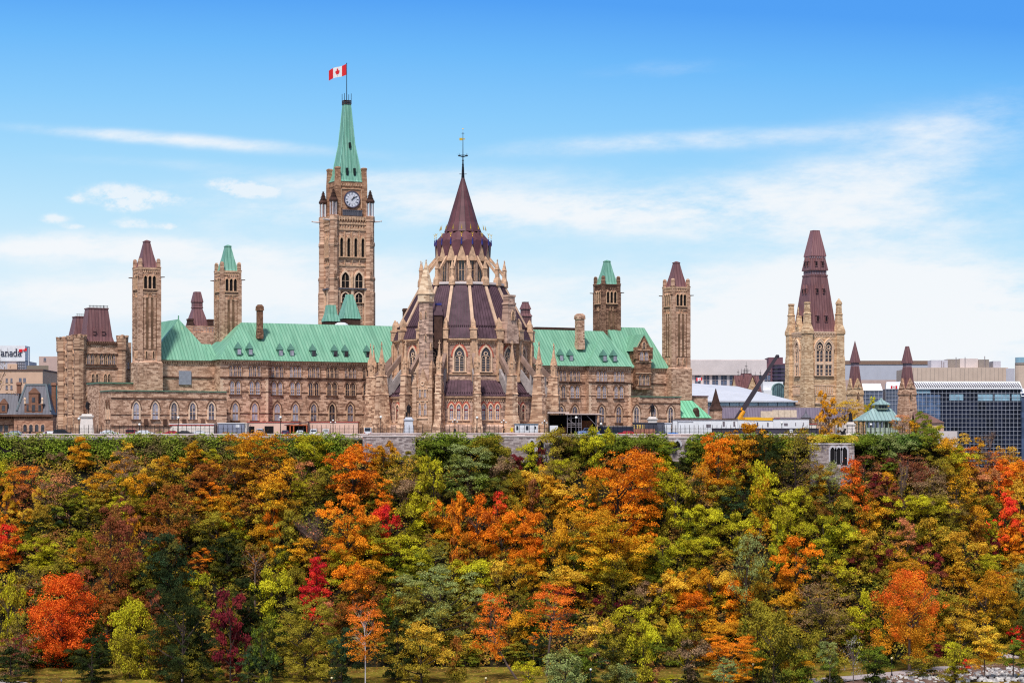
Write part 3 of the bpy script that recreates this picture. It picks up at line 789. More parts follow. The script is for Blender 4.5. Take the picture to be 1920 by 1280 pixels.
for k in range(N16):
    phi = PH + ST * (k + .5)
    if not vis(phi): continue
    for r_, n, z in ((20.5, 13, 9.0), (17.0, 11, 23.1)):
        dn.M = RM(phi, r_ * apo)
        hw = r_ * math.sin(math.pi / 16) * .9
        for i in range(n):
            x = -hw + (i + .5) * 2 * hw / n
            dn.box(x - .15, x + .15, -.22, .1, z, z + .5)
dn.build('corbels', TRIM, lib)
a = MB(); a.lathe([(21.15, 10.28), (21.15, 10.45), (16.9, 14.45)], 16, ph=PH, cap=False); a.build('aisle_roof', BROWNL, lib)
a = MB(); a.lathe([(17.0, 10), (17.0, 24.6)], 16, ph=PH); a.build('drum_wall', NEPR, lib)
RP = [(18.0, 24.66), (17.9, 24.85), (17.15, 26.75), (10.75, 38.4)]
a = MB(); a.lathe(RP, 16, ph=PH, cap=False); a.build('main_roof', BROWNL, lib)
sm = MB()
for k in range(N16):
    phi = PH + ST * (k + .5)
    if not vis(phi): continue
    sm.M = RM(phi)
    for prof, n in ((RP[1:], 8), ([(21.15, 10.45), (16.9, 14.45)], 9)):
        for (r0, z0), (r1, z1) in zip(prof[:-1], prof[1:]):
            for i in range(1, n):
                q = (i / n - .5) * 2 * math.sin(math.pi / 16)
                sm.tube((q * r0, -r0 * apo, z0 + .03), (q * r1, -r1 * apo, z1 + .03), .075, .055, 4)
    for i in range(14):
        q = ((i + .5) / 14 - .5) * 2 * math.sin(math.pi / 16)
        for r0, z0 in ((16.75, 27.6), (20.6, 10.98)):
            sm.box(q * r0 - .1, q * r0 + .1, -r0 * apo - .25, -r0 * apo + .2, z0, z0 + .3)
sm.build('roof_seams', SEAM, lib)
for k in range(N16):
    phi = PH + ST * k
    if not vis(phi): continue
    rb = MB(); rb.M = RM(phi)
    rb.loft([[(-h, -r_ - .25, z), (h, -r_ - .25, z), (h, -r_ + .3, z + .1), (-h, -r_ + .3, z + .1)] for r_, z, h in ((17.15, 26.7, .42), (10.75, 38.5, .36))])
    rb.build('roof_rib', RIB, lib)
    # buttress turret at the eaves
    bt = MB(); bt.M = RM(phi)
    bt.rect(0, -17.3, [(14.0, .45, .7), (24.4, .45, .7), (24.5, .85, 1.05), (26.6, .80, 1.0), (26.7, .95, 1.15), (27.1, .95, 1.15), (27.15, .55, .7), (28.6, .5, .62), (29.8, .08, .1)])
    for i in (-1, 1): bt.rect(i * .62, -18.0, [(16, .16, .16), (23.5, .16, .16)])
    bt.build('eaves_buttress', TRIM, lib)
    # flying buttress and its outer pier
    fb = MB(); fb.M = RM(phi) @ Matrix.Rotation(R(90), 4, 'Z')
    fb.prism([(-16.7, 22.4), (-23.0, 15.4), (-23.0, 13.9), (-16.7, 20.7)], -.44, .44)
    fb.build('flying_buttress', plain('buttress_slab', lin((150, 122, 108)), .9, 0, .25, .5) if 'buttress_slab' not in MATS else MATS['buttress_slab'], lib)
    fb = MB(); fb.M = RM(phi) @ Matrix.Rotation(R(90), 4, 'Z'); fb.prism([(-16.7, 18.6), (-22.8, 11.6), (-22.8, 10.0), (-20.3, 11.2), (-16.7, 16.4)], -.36, .36); fb.prism([(-20.9, 16.2), (-21.4, 16.0), (-21.4, 12.6), (-20.9, 13.2)], -.34, .34)
    fb.build('lower_buttress', GREYB, lib)
    pi_ = MB(); pi_.M = RM(phi)
    pi_.loft([[(-w_, -ro, z), (w_, -ro, z), (w_, -ri, z), (-w_, -ri, z)] for z, w_, ro, ri in
              ((-2, 1.1, 26.4, 21), (2.6, 1.05, 26.1, 21), (3.2, .9, 25.8, 21), (6.0, .8, 25.0, 21.5), (10.6, .82, 24.9, 22), (10.75, .92, 25.05, 21.9), (11.1, .78, 24.75, 22), (15.2, .74, 24.6, 22.4), (15.3, .86, 24.75, 22.3), (15.6, .68, 24.5, 22.5))])
    pi_.build('buttress_pier', PIER, lib)
    pn = MB(); pn.M = RM(phi)
    pn.rect(0, -23.5, [(15.5, .60, .60), (18.2, .56, .56), (18.25, .72, .72), (18.6, .68, .68), (18.65, .5, .5), (23.0, .07, .07), (23.6, .07, .07)])
    for i, j in ((-1, 0), (1, 0), (0, -1), (0, 1)):
        pn.rect(i * .55, -23.5 + j * .55, [(17.2, .22, .22), (18.8, .22, .22), (20.0, .02, .02)])
    pn.box(-.32, .32, -23.62, -23.38, 23.1, 23.35); pn.box(-.08, .08, -23.6, -23.4, 22.9, 23.9)
    pn.build('pinnacle', TRIM, lib)
    # lantern flyer and ring pinnacle
    lf = MB(); lf.M = RM(phi) @ Matrix.Rotation(R(90), 4, 'Z')
    lf.prism([(-10.6, 41.6), (-6.5, 46.4), (-6.5, 45.4), (-10.6, 40.6)], -.22, .22)
    lf.build('lantern_flyer', TRIM, lib)
    rp = MB(); rp.M = RM(phi)
    rp.rect(0, -10.75, [(38.2, .75, .75), (39.6, .7, .7), (40.4, .42, .42), (42.2, .38, .38), (42.3, .5, .5), (42.6, .42, .42), (44.4, .06, .06), (44.9, .06, .06)])
    rp.box(-.22, .22, -10.85, -10.65, 44.5, 44.68)
    rp.build('ring_pinnacle', TRIM, lib)
rg = MB(); rg.lathe([(10.95, 38.3), (11.15, 38.45), (11.1, 38.95), (10.5, 39.05), (10.2, 38.6)], 16, ph=PH, cap=False); rg.build('ring_parapet', CONC, lib)
rg = MB(); rg.lathe([(10.6, 38.6), (6.3, 39.2)], 16, ph=PH, cap=False); rg.build('ring_gutter', SLATE, lib)
lw_ = MB(); lw_.lathe([(6.35, 38), (6.35, 46.6)], 16, ph=PH)
for k in range(N16):
    lw_.M = RM(PH + ST * k); lw_.box(-.25, .25, -6.75, -6.2, 38.8, 46)
lw_.M = None
lw_.build('lantern_wall', plain('lantern_stone', lin((176, 146, 128)), .85, 0, .22, 1.2), lib)
win_type('lib_low', TRIML, [PANE, PANEL], TRIML, 1, .92, 3.75, 1, .26, dep=.3)
win_type('lib_high', TRIML, [PANE], TRIML, 1, 2.55, 6.0, 1, .42, dep=.34, bars=False)
win_type('lantern', TRIM, [PANE], None, 1, 1.3, 5.9, 1, .16, dep=.2, sill=False)
trac = MB()
trac.strip([(p, q) for p, q in [(x - .58, z) for x, z in arch(1.12, 3.9)]], [(x * .84 - .58, z * .98) for x, z in arch(1.12, 3.9)], -.22, -.05)
trac.strip([(p, q) for p, q in [(x + .58, z) for x, z in arch(1.12, 3.9)]], [(x * .84 + .58, z * .98) for x, z in arch(1.12, 3.9)], -.215, -.05)
trac.box(-.09, .09, -.2, -.05, 0, 3.6)
trac.strip([(.55 * math.sin(R(36 * i)), 4.35 + .55 * math.cos(R(36 * i))) for i in range(10)], [(.36 * math.sin(R(36 * i)), 4.35 + .36 * math.cos(R(36 * i))) for i in range(10)], -.2, -.05, True)
for i in range(5): trac.box(-1.1, 1.1, -.1, -.055, .6 + .6 * i, .66 + .6 * i)
tracm = trac.mesh('tracery', TRIML)
def brick_arch(wd, h, t0, t1, dep):
    b = MB(); ins = arch(wd + 2 * t0, h + t0 * 1.4)[1:-1]; out = arch(wd + 2 * t1, h + t1 * 1.4)[1:-1]
    b.strip(out, ins, -dep, .02); return b
bl = brick_arch(.92, 3.75, .26, .62, .10); blm = bl.mesh('brick_arch', BRICKR)
bh = brick_arch(2.55, 6.0, .42, .85, .14); bhm = bh.mesh('brick_arch', BRICKR)
br_b = MB(); br_b.box(-.46, .46, -.14, -.05, 2.25, 2.6); br_b.box(-.46, -.38, -.13, -.05, 0, 3); br_b.box(.38, .46, -.13, -.05, 0, 3); br_b.box(-.46, .46, -.13, -.05, 1.0, 1.08)
brm = br_b.mesh('bar', FRAMER)
def sub(nm, me, parent, z=0, y=0):
    q = bpy.data.objects.new(nm, me); C.objects.link(q); q.parent = parent; q.location = (0, y, z); return q
for k in range(N16):
    phi = PH + ST * (k + .5)
    phn = (phi + math.pi) % (2 * math.pi) - math.pi
    if math.cos(phn) < -.05: continue
    c_, s_ = math.cos(phi), math.sin(phi)
    def pos(r_, x): return (r_ * apo * s_ + x * c_, -r_ * apo * c_ + x * s_)
    for i in (-1, 0, 1):
        x, y = pos(20.5, i * 1.8)
        o = window('lib_low', lib, x, y, 4.5, phi, 1 if abs(phn) < R(35) else 0)
        sub('brick_arch', blm, o, 0, -.02 * (i == 0)); sub('bar', brm, o)
    x, y = pos(17.0, 0)
    o = window('lib_high', lib, x, y, 16.5, phi, 0); sub('tracery', tracm, o); sub('brick_arch', bhm, o)
    x, y = pos(6.35, 0); window('lantern', lib, x, y, 39.6, phi)
# zigzag lantern roof
zg = MB(); gb = MB()
cl, md, uc, um, tc_, tm = [], [], [], [], [], []
for k in range(N16):
    p0, p1 = PH + ST * k, PH + ST * (k + .5)
    P_ = lambda r_, z, p: (r_ * math.sin(p), -r_ * math.cos(p), z)
    cl.append(P_(7.0, 44.5, p0)); md.append(P_(7.15, 49.2, p1)); uc.append(P_(6.85, 49.9, p0)); um.append(P_(6.95, 49.7, p1)); tc_.append(P_(4.75, 52.2, p0)); tm.append(P_(5.2, 51.7, p1))
for k in range(N16):
    j = (k + 1) % N16
    zg.add([cl[k], md[k], um[k], uc[k]], [(0, 1, 2, 3)]); zg.add([md[k], cl[j], uc[j], um[k]], [(0, 1, 2, 3)])
    zg.add([uc[k], um[k], tm[k], tc_[k]], [(0, 1, 2, 3)]); zg.add([um[k], uc[j], tc_[j], tm[k]], [(0, 1, 2, 3)])
    gb.M = RM(PH + ST * (k + .5), 6.5)
    gb.prism([(-1.3, 44.6), (1.3, 44.6), (0, 49.0)], -.42, .2)
zg.build('lantern_roof', BROWNS, lib); gb.build('gable', TRIM, lib)
sp = MB(); sp.lathe([(4.75, 52.2), (3.75, 54.6), (.3, 66.2)], 16, ph=PH); sp.build('spire', BROWNS, lib)
sr = MB()
for k in range(N16):
    p = PH + ST * k
    sr.tube((4.75 * math.sin(p), -4.75 * math.cos(p), 52.2), (3.75 * math.sin(p), -3.75 * math.cos(p), 54.6), .07, .07, 4)
    sr.tube((3.75 * math.sin(p), -3.75 * math.cos(p), 54.6), (.3 * math.sin(p), -.3 * math.cos(p), 66.2), .07, .04, 4)
for k in range(0):
    f_ = (k + .5) / 8; sr.lathe([(3.78 * (1 - f_) + .3 * f_, 54.6 + 11.6 * f_), (3.76 * (1 - f_) + .3 * f_, 54.7 + 11.6 * f_)], 16, ph=PH, cap=False)
sr.build('spire_seams', SEAM, lib)
BLUE = plain('blue_enamel', lin((56, 58, 128)), .4)
for k in range(N16):
    p = PH + ST * (k + .5)
    if math.cos(p) < -.1: continue
    b = MB(); x, y = 7.15 * math.sin(p), -7.15 * math.cos(p)
    b.tube((x, y, 48.6), (x, y, 50.1), .17, .17, 6); b.tube((x, y, 50.1), (x, y, 50.8), .05, .05, 4); b.box(x - .22, x + .22, y - .05, y + .05, 48.9, 49.4)
    o = b.build('gable_finial', BLUE, lib)
    g_ = MB(); g_.tube((x, y, 50.5), (x, y, 51.6), .05, .05, 4); g_.ball((x, y, 50.7), .13, 6, 4)
    for i in (-1, 1): g_.tube((x, y, 51.1), (x + i * .3, y, 51.7), .06, .05, 4)
    g_.tube((x * .82, y * .82, 52.6), (x * .78, y * .78, 53.9), .16, .02, 5)
    g_.build('gilded_tip', GOLD, o)
fn = MB(); zf = 66.0
fn.lathe([(.42, zf), (.36, zf + .8), (.3, zf + 2.2), (.16, zf + 4), (.1, zf + 6), (.06, zf + 11.5)], 8)
for k in range(6):
    p0, p1 = R(60 * k), R(60 * k + 60)
    fn.tube((0, 0, zf + .9), (1.1 * math.sin(p0), 1.1 * math.cos(p0), zf + 1.0), .06, .03, 4)
for k in range(16):
    p0, p1 = R(22.5 * k), R(22.5 * k + 22.5)
    fn.tube((1.2 * math.sin(p0), 1.2 * math.cos(p0), zf + 5.6), (1.2 * math.sin(p1), 1.2 * math.cos(p1), zf + 5.6), .1, .1, 4)
    if k % 2 == 0:
        fn.tube((0, 0, zf + 5.2), (1.2 * math.sin(p0), 1.2 * math.cos(p0), zf + 5.6), .05, .05, 4); fn.tube((1.2 * math.sin(p0), 1.2 * math.cos(p0), zf + 5.5), (1.25 * math.sin(p0), 1.25 * math.cos(p0), zf + 6.2), .07, .02, 4)
for z_ in (2.5, 3.4, 4.4): fn.lathe([(.1, zf + z_ - .15), (.34, zf + z_), (.1, zf + z_ + .15)], 8)
fn.box(-.35, .35, -.04, .04, zf + 11.2, zf + 11.32)
o = fn.build('spire_finial', IRON, lib)
g_ = MB(); g_.box(-.9, -.1, -.05, .05, zf + 9.5, zf + 10.1); g_.box(.1, .5, -.05, .05, zf + 9.7, zf + 9.95); g_.ball((0, 0, zf + 12.4), .17, 6, 4); g_.tube((0, 0, zf + 11.5), (0, 0, zf + 12.4), .03, .03, 4)
g_.build('weather_vane', GOLD, o)
# stair turret on the front left, chimney on the front right
tx, ty = -8.7, -18.6
s = MB()
s.lathe([(1.95, -1), (1.95, 17.0), (1.85, 17.4), (1.85, 25.2), (2.0, 25.3), (2.0, 25.7), (1.8, 25.8), (1.8, 33.6), (2.05, 33.9), (2.05, 34.2)], 8, tx, ty, R(22.5))
s.build('stair_turret', NEPR, lib)
s = MB(); s.lathe([(1.98, 33.2), (2.15, 33.4), (2.15, 35.0), (2.35, 35.2), (2.35, 35.5), (2.1, 35.6), (1.62, 37.4), (1.64, 37.42), (1.1, 39.6), (1.13, 39.62), (.55, 41.6), (.58, 41.62), (.18, 42.9), (.2, 43.2), (.05, 43.5)], 8, tx, ty, R(22.5))
s.build('turret_spire', stone('honey_stone', lin((240, 210, 178)), lin((220, 186, 152)), lin((156, 124, 102)), bw=.9, bh=.55, dirt=.3), lib)
blk = MB(); blk.M = Matrix.Translation((tx, ty - .3, 0)) @ Matrix.Rotation(R(-22), 4, 'Z')
blk.box(-2.2, 2.2, -1.9, 2.5, -1, 12.0)
blk.prism([(-2.0, 12.0), (2.0, 12.0), (.9, 14.2), (0, 17.2), (-.9, 14.2)], -2.0, 1)
for i in (-1, 1):
    blk.rect(i * 2.1, -1.7, [(-1, .6, .6), (12.2, .55, .55), (12.3, .7, .7), (13.4, .6, .6), (15.6, .06, .06)])
    blk.rect(i * 1.35, 0.2, [(12, .8, 1.2), (17.2, .8, 1.2), (19.8, .05, .05)])
blk.build('porch_block', stone('porch_stone', lin((214, 176, 148)), lin((182, 144, 116)), lin((112, 84, 70)), bw=.8, bh=.4, dirt=.5), lib)
tf = MB(); tf.M = blk.M; tf.strip([(.55 * math.sin(R(36 * i)), 13.4 + .55 * math.cos(R(36 * i))) for i in range(10)], [(.3 * math.sin(R(36 * i)), 13.4 + .3 * math.cos(R(36 * i))) for i in range(10)], -2.2, -1.9, True)
for z_ in (4.9, 9.2, 12.0): tf.box(-2.3, 2.3, -2.12, -1.8, z_ - .18, z_)
tf.build('porch_trim', TRIML, lib)
M_ = blk.M
for x, z, key, sc_ in ((-.75, 5.6, 'small', (.9, 1, 1.7)), (.75, 5.6, 'small', (.9, 1, 1.7)), (-.7, 10.0, 'small', (.8, 1, 1.5)), (.7, 10.0, 'small', (.8, 1, 1.5))):
    p = M_ @ Vector((x, -1.9, z)); window(key, lib, p.x, p.y, z, R(-22), 1, sc_)
for a_, z in ((0, 19.8), (0, 23.6), (0, 29.4), (R(45), 21.5), (R(-45), 29.0)):
    window('small', lib, tx + 1.72 * math.sin(a_), ty - 1.72 * math.cos(a_), z, a_, 0, (.45, 1, .9))
mb = MB(); mb.rect(tx + 3.0, ty + 2.8, [(22, 1.0, 2.6), (30.2, 1.0, 2.6)]); mb.build('link_wall', DARKST, lib)
mb = MB(); mb.rect(tx + 3.0, ty + 2.8, [(30.1, 1.2, 2.8), (30.3, 1.2, 2.8), (32.6, .75, 2.0), (32.7, .85, 2.1)])
o = mb.build('link_roof', BROWNL, lib)
cs = MB(); cs.box(tx + 2.2, tx + 3.8, ty + .85, ty + .95, 32.7, 33.2)
for k in range(5): cs.tube((tx + 2.3 + k * .35, ty + .9, 32.7), (tx + 2.3 + k * .35, ty + .9, 33.7), .07, .03, 4)
cs.build('cresting', BLUE, o)
px_, py_ = 11.7, -13.0
c = MB(); c.M = Matrix.Translation((px_, py_, 0)) @ Matrix.Rotation(R(41), 4, 'Z')
c.rect(0, 0, [(23.5, 2.0, 1.5), (27.0, 1.9, 1.4), (28.5, 1.5, 1.2), (33.0, 1.15, 1.0), (33.1, 1.35, 1.2), (33.5, 1.35, 1.2), (33.6, 1.1, .95), (34.9, 1.1, .95), (35.0, 1.25, 1.1), (35.5, 1.25, 1.1)])
c.build('chimney', NEPR, lib)
p = Matrix.Rotation(R(41), 4, 'Z') @ Vector((0, -1.35, 0))
window('small', lib, px_ + p.x, py_ + p.y, 29.2, R(41), 0, (.9, 1, 1.2))
# small basement openings and vents of the plinth
for px in (853, 945, 962):
    x = wx(px, LIBY - 22) - LIBX; phi = math.asin(x / 21.9); k = round((phi - PH) / ST - .5); ph_ = PH + ST * (k + .5)
    t_ = (x - 22 * apo * math.sin(ph_)) / math.cos(ph_)
    window('small', lib, 22 * apo * math.sin(ph_) + t_ * math.cos(ph_), -22 * apo * math.cos(ph_) + t_ * math.sin(ph_), .2, ph_, 0, (1.1, 1, 1.2))
# stub of a brown-roofed turret peeping out right of the library
pk = thing('roof_turret', 'small brown-capped roof turret peeping out right of the library roof', 'turret', (*B.at(985, 24), ZE + 4), TH)
m_ = MB(); zb_ = 0; hh = B.Z(985, 566, 24) - ZE - 4
m_.rect(0, 0, [(0, 1.3, 1.3), (hh - 4.2, 1.3, 1.3), (hh - 4, 1.5, 1.5), (hh - 3.2, 1.05, 1.05), (hh - 2.2, 1.0, 1.0), (hh - 2.0, 1.25, 1.25), (hh - .3, .7, .7), (hh, .75, .75)]); m_.build('turret_roof', BROWN, pk)
pk = thing('stone_chimney', 'short round stone chimney left of the library roof', 'chimney', (*B.at(760, 16), ZE), TH)
m_ = MB(); hh = B.Z(760, 578, 16) - ZE
m_.lathe([(.8, 0), (.8, hh - .8), (.95, hh - .7), (.9, hh - .2), (.6, hh)], 8); m_.build('stack', DARKST, pk)


# ------------------------------------------------------------------ the western tower with the two-stage roof
TW = R(20)
mx, my = wx(1528, 775), 775.0
mt = thing('mansard_tower', 'broad pale sandstone tower with tall two-stage brown roof at the right', 'tower', (mx, my, 0), TW)
mz = lambda py: wz(py, my - 7)
h = 6.3
a = MB(); a.rect(0, 0, [(-1, h - .2, h - .2), (mz(755), h - .2, h - .2), (mz(622), h - .2, h - .2)])
a.build('shaft', WEST, mt)
pr = MB()
for i in (-1, 1):
    for j in (-1, 1):
        pr.rect(i * (h - .7), j * (h - .7), [(-1, 1.75, 1.75), (mz(728), 1.7, 1.7), (mz(712), 1.5, 1.5), (mz(672), 1.45, 1.45), (mz(666), 1.3, 1.3), (mz(627), 1.3, 1.3), (mz(625), 1.55, 1.55), (mz(620), 1.55, 1.55), (mz(607), .95, .95), (mz(590), .85, .85), (mz(588), 1.0, 1.0), (mz(586), .75, .75), (mz(570), .65, .65), (mz(569), .8, .8), (mz(566), .75, .75)] + ([(mz(558), .1, .1)] if i > 0 else []))
pr.build('corner_pier', WEST, mt)
b = MB()
for rot in (0, -R(90), R(90), R(180)):
    b.M = Matrix.Rotation(rot, 4, 'Z')
    for p0, p1, dd in ((624, 621, .35), (630, 628, .1), (723, 721, .15), (741, 739, .15), (757, 754, .4)):
        b.box(-h, h, -h - dd + .2, -h + .4, mz(p0), mz(p1))
    for k in range(10): b.box(-3.2 + k * .66, -2.9 + k * .66, -h - .05, -h + .3, mz(738), mz(725))
    for k in range(16): b.box(-4.3 + k * .55, -4.05 + k * .55, -h - .1, -h + .3, mz(627), mz(624))
    for k in (-1, 0, 1): b.strip([(k * 2.6 + .5 * math.sin(R(30 * i)), mz(633) + .5 * math.cos(R(30 * i))) for i in range(12)], [(k * 2.6 + .36 * math.sin(R(30 * i)), mz(633) + .36 * math.cos(R(30 * i))) for i in range(12)], -h + .1, -h + .4, True)
b.M = None
b.build('string_course', TRIML, mt)
win_type('great', TRIML, [PANE], TRIML, 1, 2.5, 10.6, 1, .5, dep=.45, bars=False, hood=.25)
gt = MB()
for i in (-1, 1):
    gt.strip([(x + i * .62, z) for x, z in arch(1.2, 8.2)], [(x * .8 + i * .62, z * .98) for x, z in arch(1.2, 8.2)], -.3 - .01 * i, -.05)
gt.strip([(.72 * math.sin(R(36 * i)), 8.9 + .72 * math.cos(R(36 * i))) for i in range(10)], [(.45 * math.sin(R(36 * i)), 8.9 + .45 * math.cos(R(36 * i))) for i in range(10)], -.3, -.05, True)
gt.box(-1.25, 1.25, -.36, -.05, 3.3, 4.1)
for i in range(6): gt.box(-1.2, 1.2, -.14, -.055, .7 + 1.15 * i, .85 + 1.15 * i)
gtm = gt.mesh('tracery', TRIML)
for rot, xs in ((0, (-1.55, 1.55)), (-R(90), (0,))):
    for x in xs:
        p = Matrix.Rotation(rot, 4, 'Z') @ Vector((x, -h + .2, 0))
        o = window('great', mt, p.x, p.y, mz(703), rot); sub('tracery', gtm, o)
gb = MB(); gb.M = Matrix.Rotation(-R(90), 4, 'Z'); gb.prism([(-1.7, mz(621)), (1.7, mz(621)), (0, mz(590))], -h - .1, -h + 1.5); gb.rect(0, -h + .4, [(mz(592), .2, .2), (mz(576), .15, .15), (mz(573), .03, .03)])
gb.strip([(.8 * math.sin(R(36 * i)), mz(608) + .8 * math.cos(R(36 * i))) for i in range(10)], [(.5 * math.sin(R(36 * i)), mz(608) + .5 * math.cos(R(36 * i))) for i in range(10)], -h - .25, -h + .1, True)
gb.build('gable', WEST, mt)
rf = MB(); z1, z2, z3, z4 = mz(621), mz(516), mz(505), mz(478)
rf.rect(0, 0, [(z1, 5.35, 5.35), (z1 + .8, 5.0, 5.0), (z2, 2.92, 2.92), (z2, 3.05, 3.05), (z2 + .5, 3.05, 3.05)])
rf.build('lower_roof', BROWN, mt)
rf = MB(); rf.rect(0, 0, [(z2 + .5, 2.7, 2.7), (z3, 2.7, 2.7), (z3, 3.12, 3.12), (z3 + .3, 3.12, 3.12), (z4 - .8, 2.5, 2.5), (z4, 2.5, 2.5)]); rf.build('middle_roof', BROWN, mt)
lv = MB()
for rot in (0, -R(90)):
    lv.M = Matrix.Rotation(rot, 4, 'Z')
    for k in range(9): lv.box(-2.5 + k * .58, -2.2 + k * .58, -2.78, -2.6, z2 + .6, z3 - .1)
    for k in range(8): lv.box(-2.3 + k * .6, -2.0 + k * .6, -2.62, -2.4, z4 - .7, z4 - .1)
lv.build('louvre_band', plain('grey_copper', lin((150, 128, 136)), .6), mt)
rf = MB(); rf.rect(0, 0, [(z4, 2.68, 2.68), (z4 + .25, 2.68, 2.68), (mz(430), 1.15, 1.15), (mz(430) + .12, 1.2, 1.2), (mz(429) + .1, 1.1, 1.1)]); rf.build('upper_roof', seam_roof('pale_brown_copper', lin((146, 100, 102)), lin((96, 64, 68)), lin((164, 120, 118)), pitch=.7), mt)
for x, py, sz in ((-1.5, 602, 1.0), (1.5, 602, 1.0), (-1.2, 548, .75), (1.2, 548, .75), (-1.15, 497, .8), (1.15, 497, .8)):
    for rot in (0, -R(90)):
        z = mz(py)
        rr = 5.0 - (z - z1) / (z2 - z1) * 2.05 if z < z2 else 2.85
        dm = MB(); dm.M = Matrix.Rotation(rot, 4, 'Z') @ Matrix.Translation((x * (1 if rot == 0 else .8), -rr, z))
        dm.box(-.55 * sz, .55 * sz, -.35, .9, -.1, 1.9 * sz); dm.add([(-.7 * sz, -.5, 1.9 * sz), (.7 * sz, -.5, 1.9 * sz), (.7 * sz, 1, 1.9 * sz), (-.7 * sz, 1, 1.9 * sz), (0, -.1, 4.0 * sz)], [(0, 1, 4), (1, 2, 4), (2, 3, 4), (3, 0, 4), (3, 2, 1, 0)])
        o = dm.build('roof_dormer', BROWN, mt)
        dp = MB(); dp.M = dm.M; dp.box(-.32 * sz, .32 * sz, -.42, -.3, .2, 1.6 * sz); dp.build('opening', DARKOP, o)


# ------------------------------------------------------------------ smaller western spires
def spire_tower(label, px, Y, tip, necks, base, hw, flat=0.05):
    x = wx(px, Y); t = thing('spire_tower', label, 'tower', (x, Y, 0), R(22)); z = lambda py: wz(py, Y); hw *= .8
    a = MB(); a.rect(0, 0, [(-1, hw * 1.3, hw * 1.3), (z(770), hw * 1.15, hw * 1.15), (z(base + 14), hw * .98, hw * .98), (z(base + 10), hw * 1.1, hw * 1.1), (z(base), hw * .98, hw * .98)])
    for rot in (0, -R(90), R(90), R(180)):
        a.M = Matrix.Rotation(rot, 4, 'Z'); a.prism([(-hw * .85, z(base)), (hw * .85, z(base)), (0, z(base - 20))], -hw * 1.05, -hw * .5)
    a.build('shaft', NEP if px > 1650 else WEST, t)
    r_ = MB(); n0, n1, n2 = necks
    r_.rect(0, 0, [(z(base - 1), hw * .9, hw * .9), (z(base - 16), hw * .72, hw * .72), (z(n2), hw * .52, hw * .52)]); r_.build('lower_roof', BROWN, t)
    r_ = MB(); r_.rect(0, 0, [(z(n2), hw * .5, hw * .5), (z(n1), hw * .5, hw * .5)]); r_.build('louvre_band', MATS['grey_copper'], t)
    r_ = MB(); r_.rect(0, 0, [(z(n1), hw * .68, hw * .68), (z(n1 - 2), hw * .66, hw * .66), (z(tip), flat, flat)]); r_.build('upper_roof', BROWN, t)
    window('single', t, 0, -hw * 1.02, z(770) + .5, 0, 0, (.32, 1, 1.1))
    window('small', t, 0, -hw * 1.06, z(base - 2), 0, 0, (.6, 1, .5))
    return t
spire_tower('stone tower with sharp brown spire, just right of the broad pale tower', 1603, 800, 639, (0, 680, 687), 729, 2.5)
spire_tower('stone tower with blunt-tipped brown spire, in front of the dark glass block', 1701, 790, 649, (0, 681, 688), 729, 2.6, .45)
def pinn(label, px, Y, tip, base, bot, hw):
    t = thing('stone_pinnacle', label, 'pinnacle', (wx(px, Y), Y, 0), R(22)); z = lambda py: wz(py, Y)
    a = MB(); a.rect(0, 0, [(-1, hw, hw), (z(base), hw, hw)]); a.build('shaft', NEP, t)
    a = MB(); a.rect(0, 0, [(z(base), hw * 1.15, hw * 1.15), (z(base - 6), hw * .8, hw * .8), (z(tip), .06, .06)]); a.build('cap', DARKST, t)
    return t
pinn('thin blackened stone pinnacle between green annex roof and crane boom', 1342, 690, 728, 768, 785, 1.35)
# iron-crested roof turret
t = thing('crested_roof_turret', 'brown gabled roof turret with black iron cresting before the concrete hall', 'turret', (wx(1399, 800), 800, 0), R(22)); z = lambda py: wz(py, 800)
a = MB(); a.rect(0, 0, [(0, 4.2, 4.2), (z(742), 4.2, 4.2)])
for rot in (0, -R(90), R(90), R(180)):
    a.M = Matrix.Rotation(rot, 4, 'Z'); a.prism([(-2.6, z(742)), (2.6, z(742)), (0, z(706))], -4.4, -2)
a.M = None; a.build('gable_wall', WEST, t)
a = MB(); a.rect(0, 0, [(z(741), 4.0, 4.0), (z(720), 2.6, 2.6), (z(701), 1.3, 1.3), (z(700), 1.4, 1.4)])
for rot in (0, -R(90), R(90), R(180)):
    a.M = Matrix.Rotation(rot, 4, 'Z'); a.add([(-2.9, -4.6, z(742)), (0, -4.6, z(704)), (2.9, -4.6, z(742)), (-2.9, 0, z(742)), (0, 0, z(704)), (2.9, 0, z(742))], [(0, 1, 4, 3), (1, 2, 5, 4)])
a.M = None; a.build('roof', BROWN, t)
a = MB()
for i in (-1, 0, 1):
    for j in (-1, 1): a.tube((i * 1.2, j * 1.1, z(700)), (i * 1.2, j * 1.1, z(690)), .1, .03, 5)
a.tube((0, 0, z(700)), (0, 0, z(678)), .14, .04, 5); a.box(-1.3, 1.3, -.05, .05, z(695), z(694)); a.box(-.5, .5, -.05, .05, z(687), z(686))
for i in (-1, 1): a.tube((i * 4.1, -2.2, z(706)), (i * 4.1, -2.2, z(693)), .1, .04, 5); a.box(i * 4.1 - .4, i * 4.1 + .4, -2.25, -2.15, z(699), z(698))
for i in (-1, 1): a.tube((i * 2.2, -2.2, z(706)), (i * 2.2, -2.2, z(696)), .1, .04, 5)
a.build('iron_cresting', IRON, t)
window('small', t, 1.4, -4.4, z(733), 0, 0, (1.2, 1, .9))
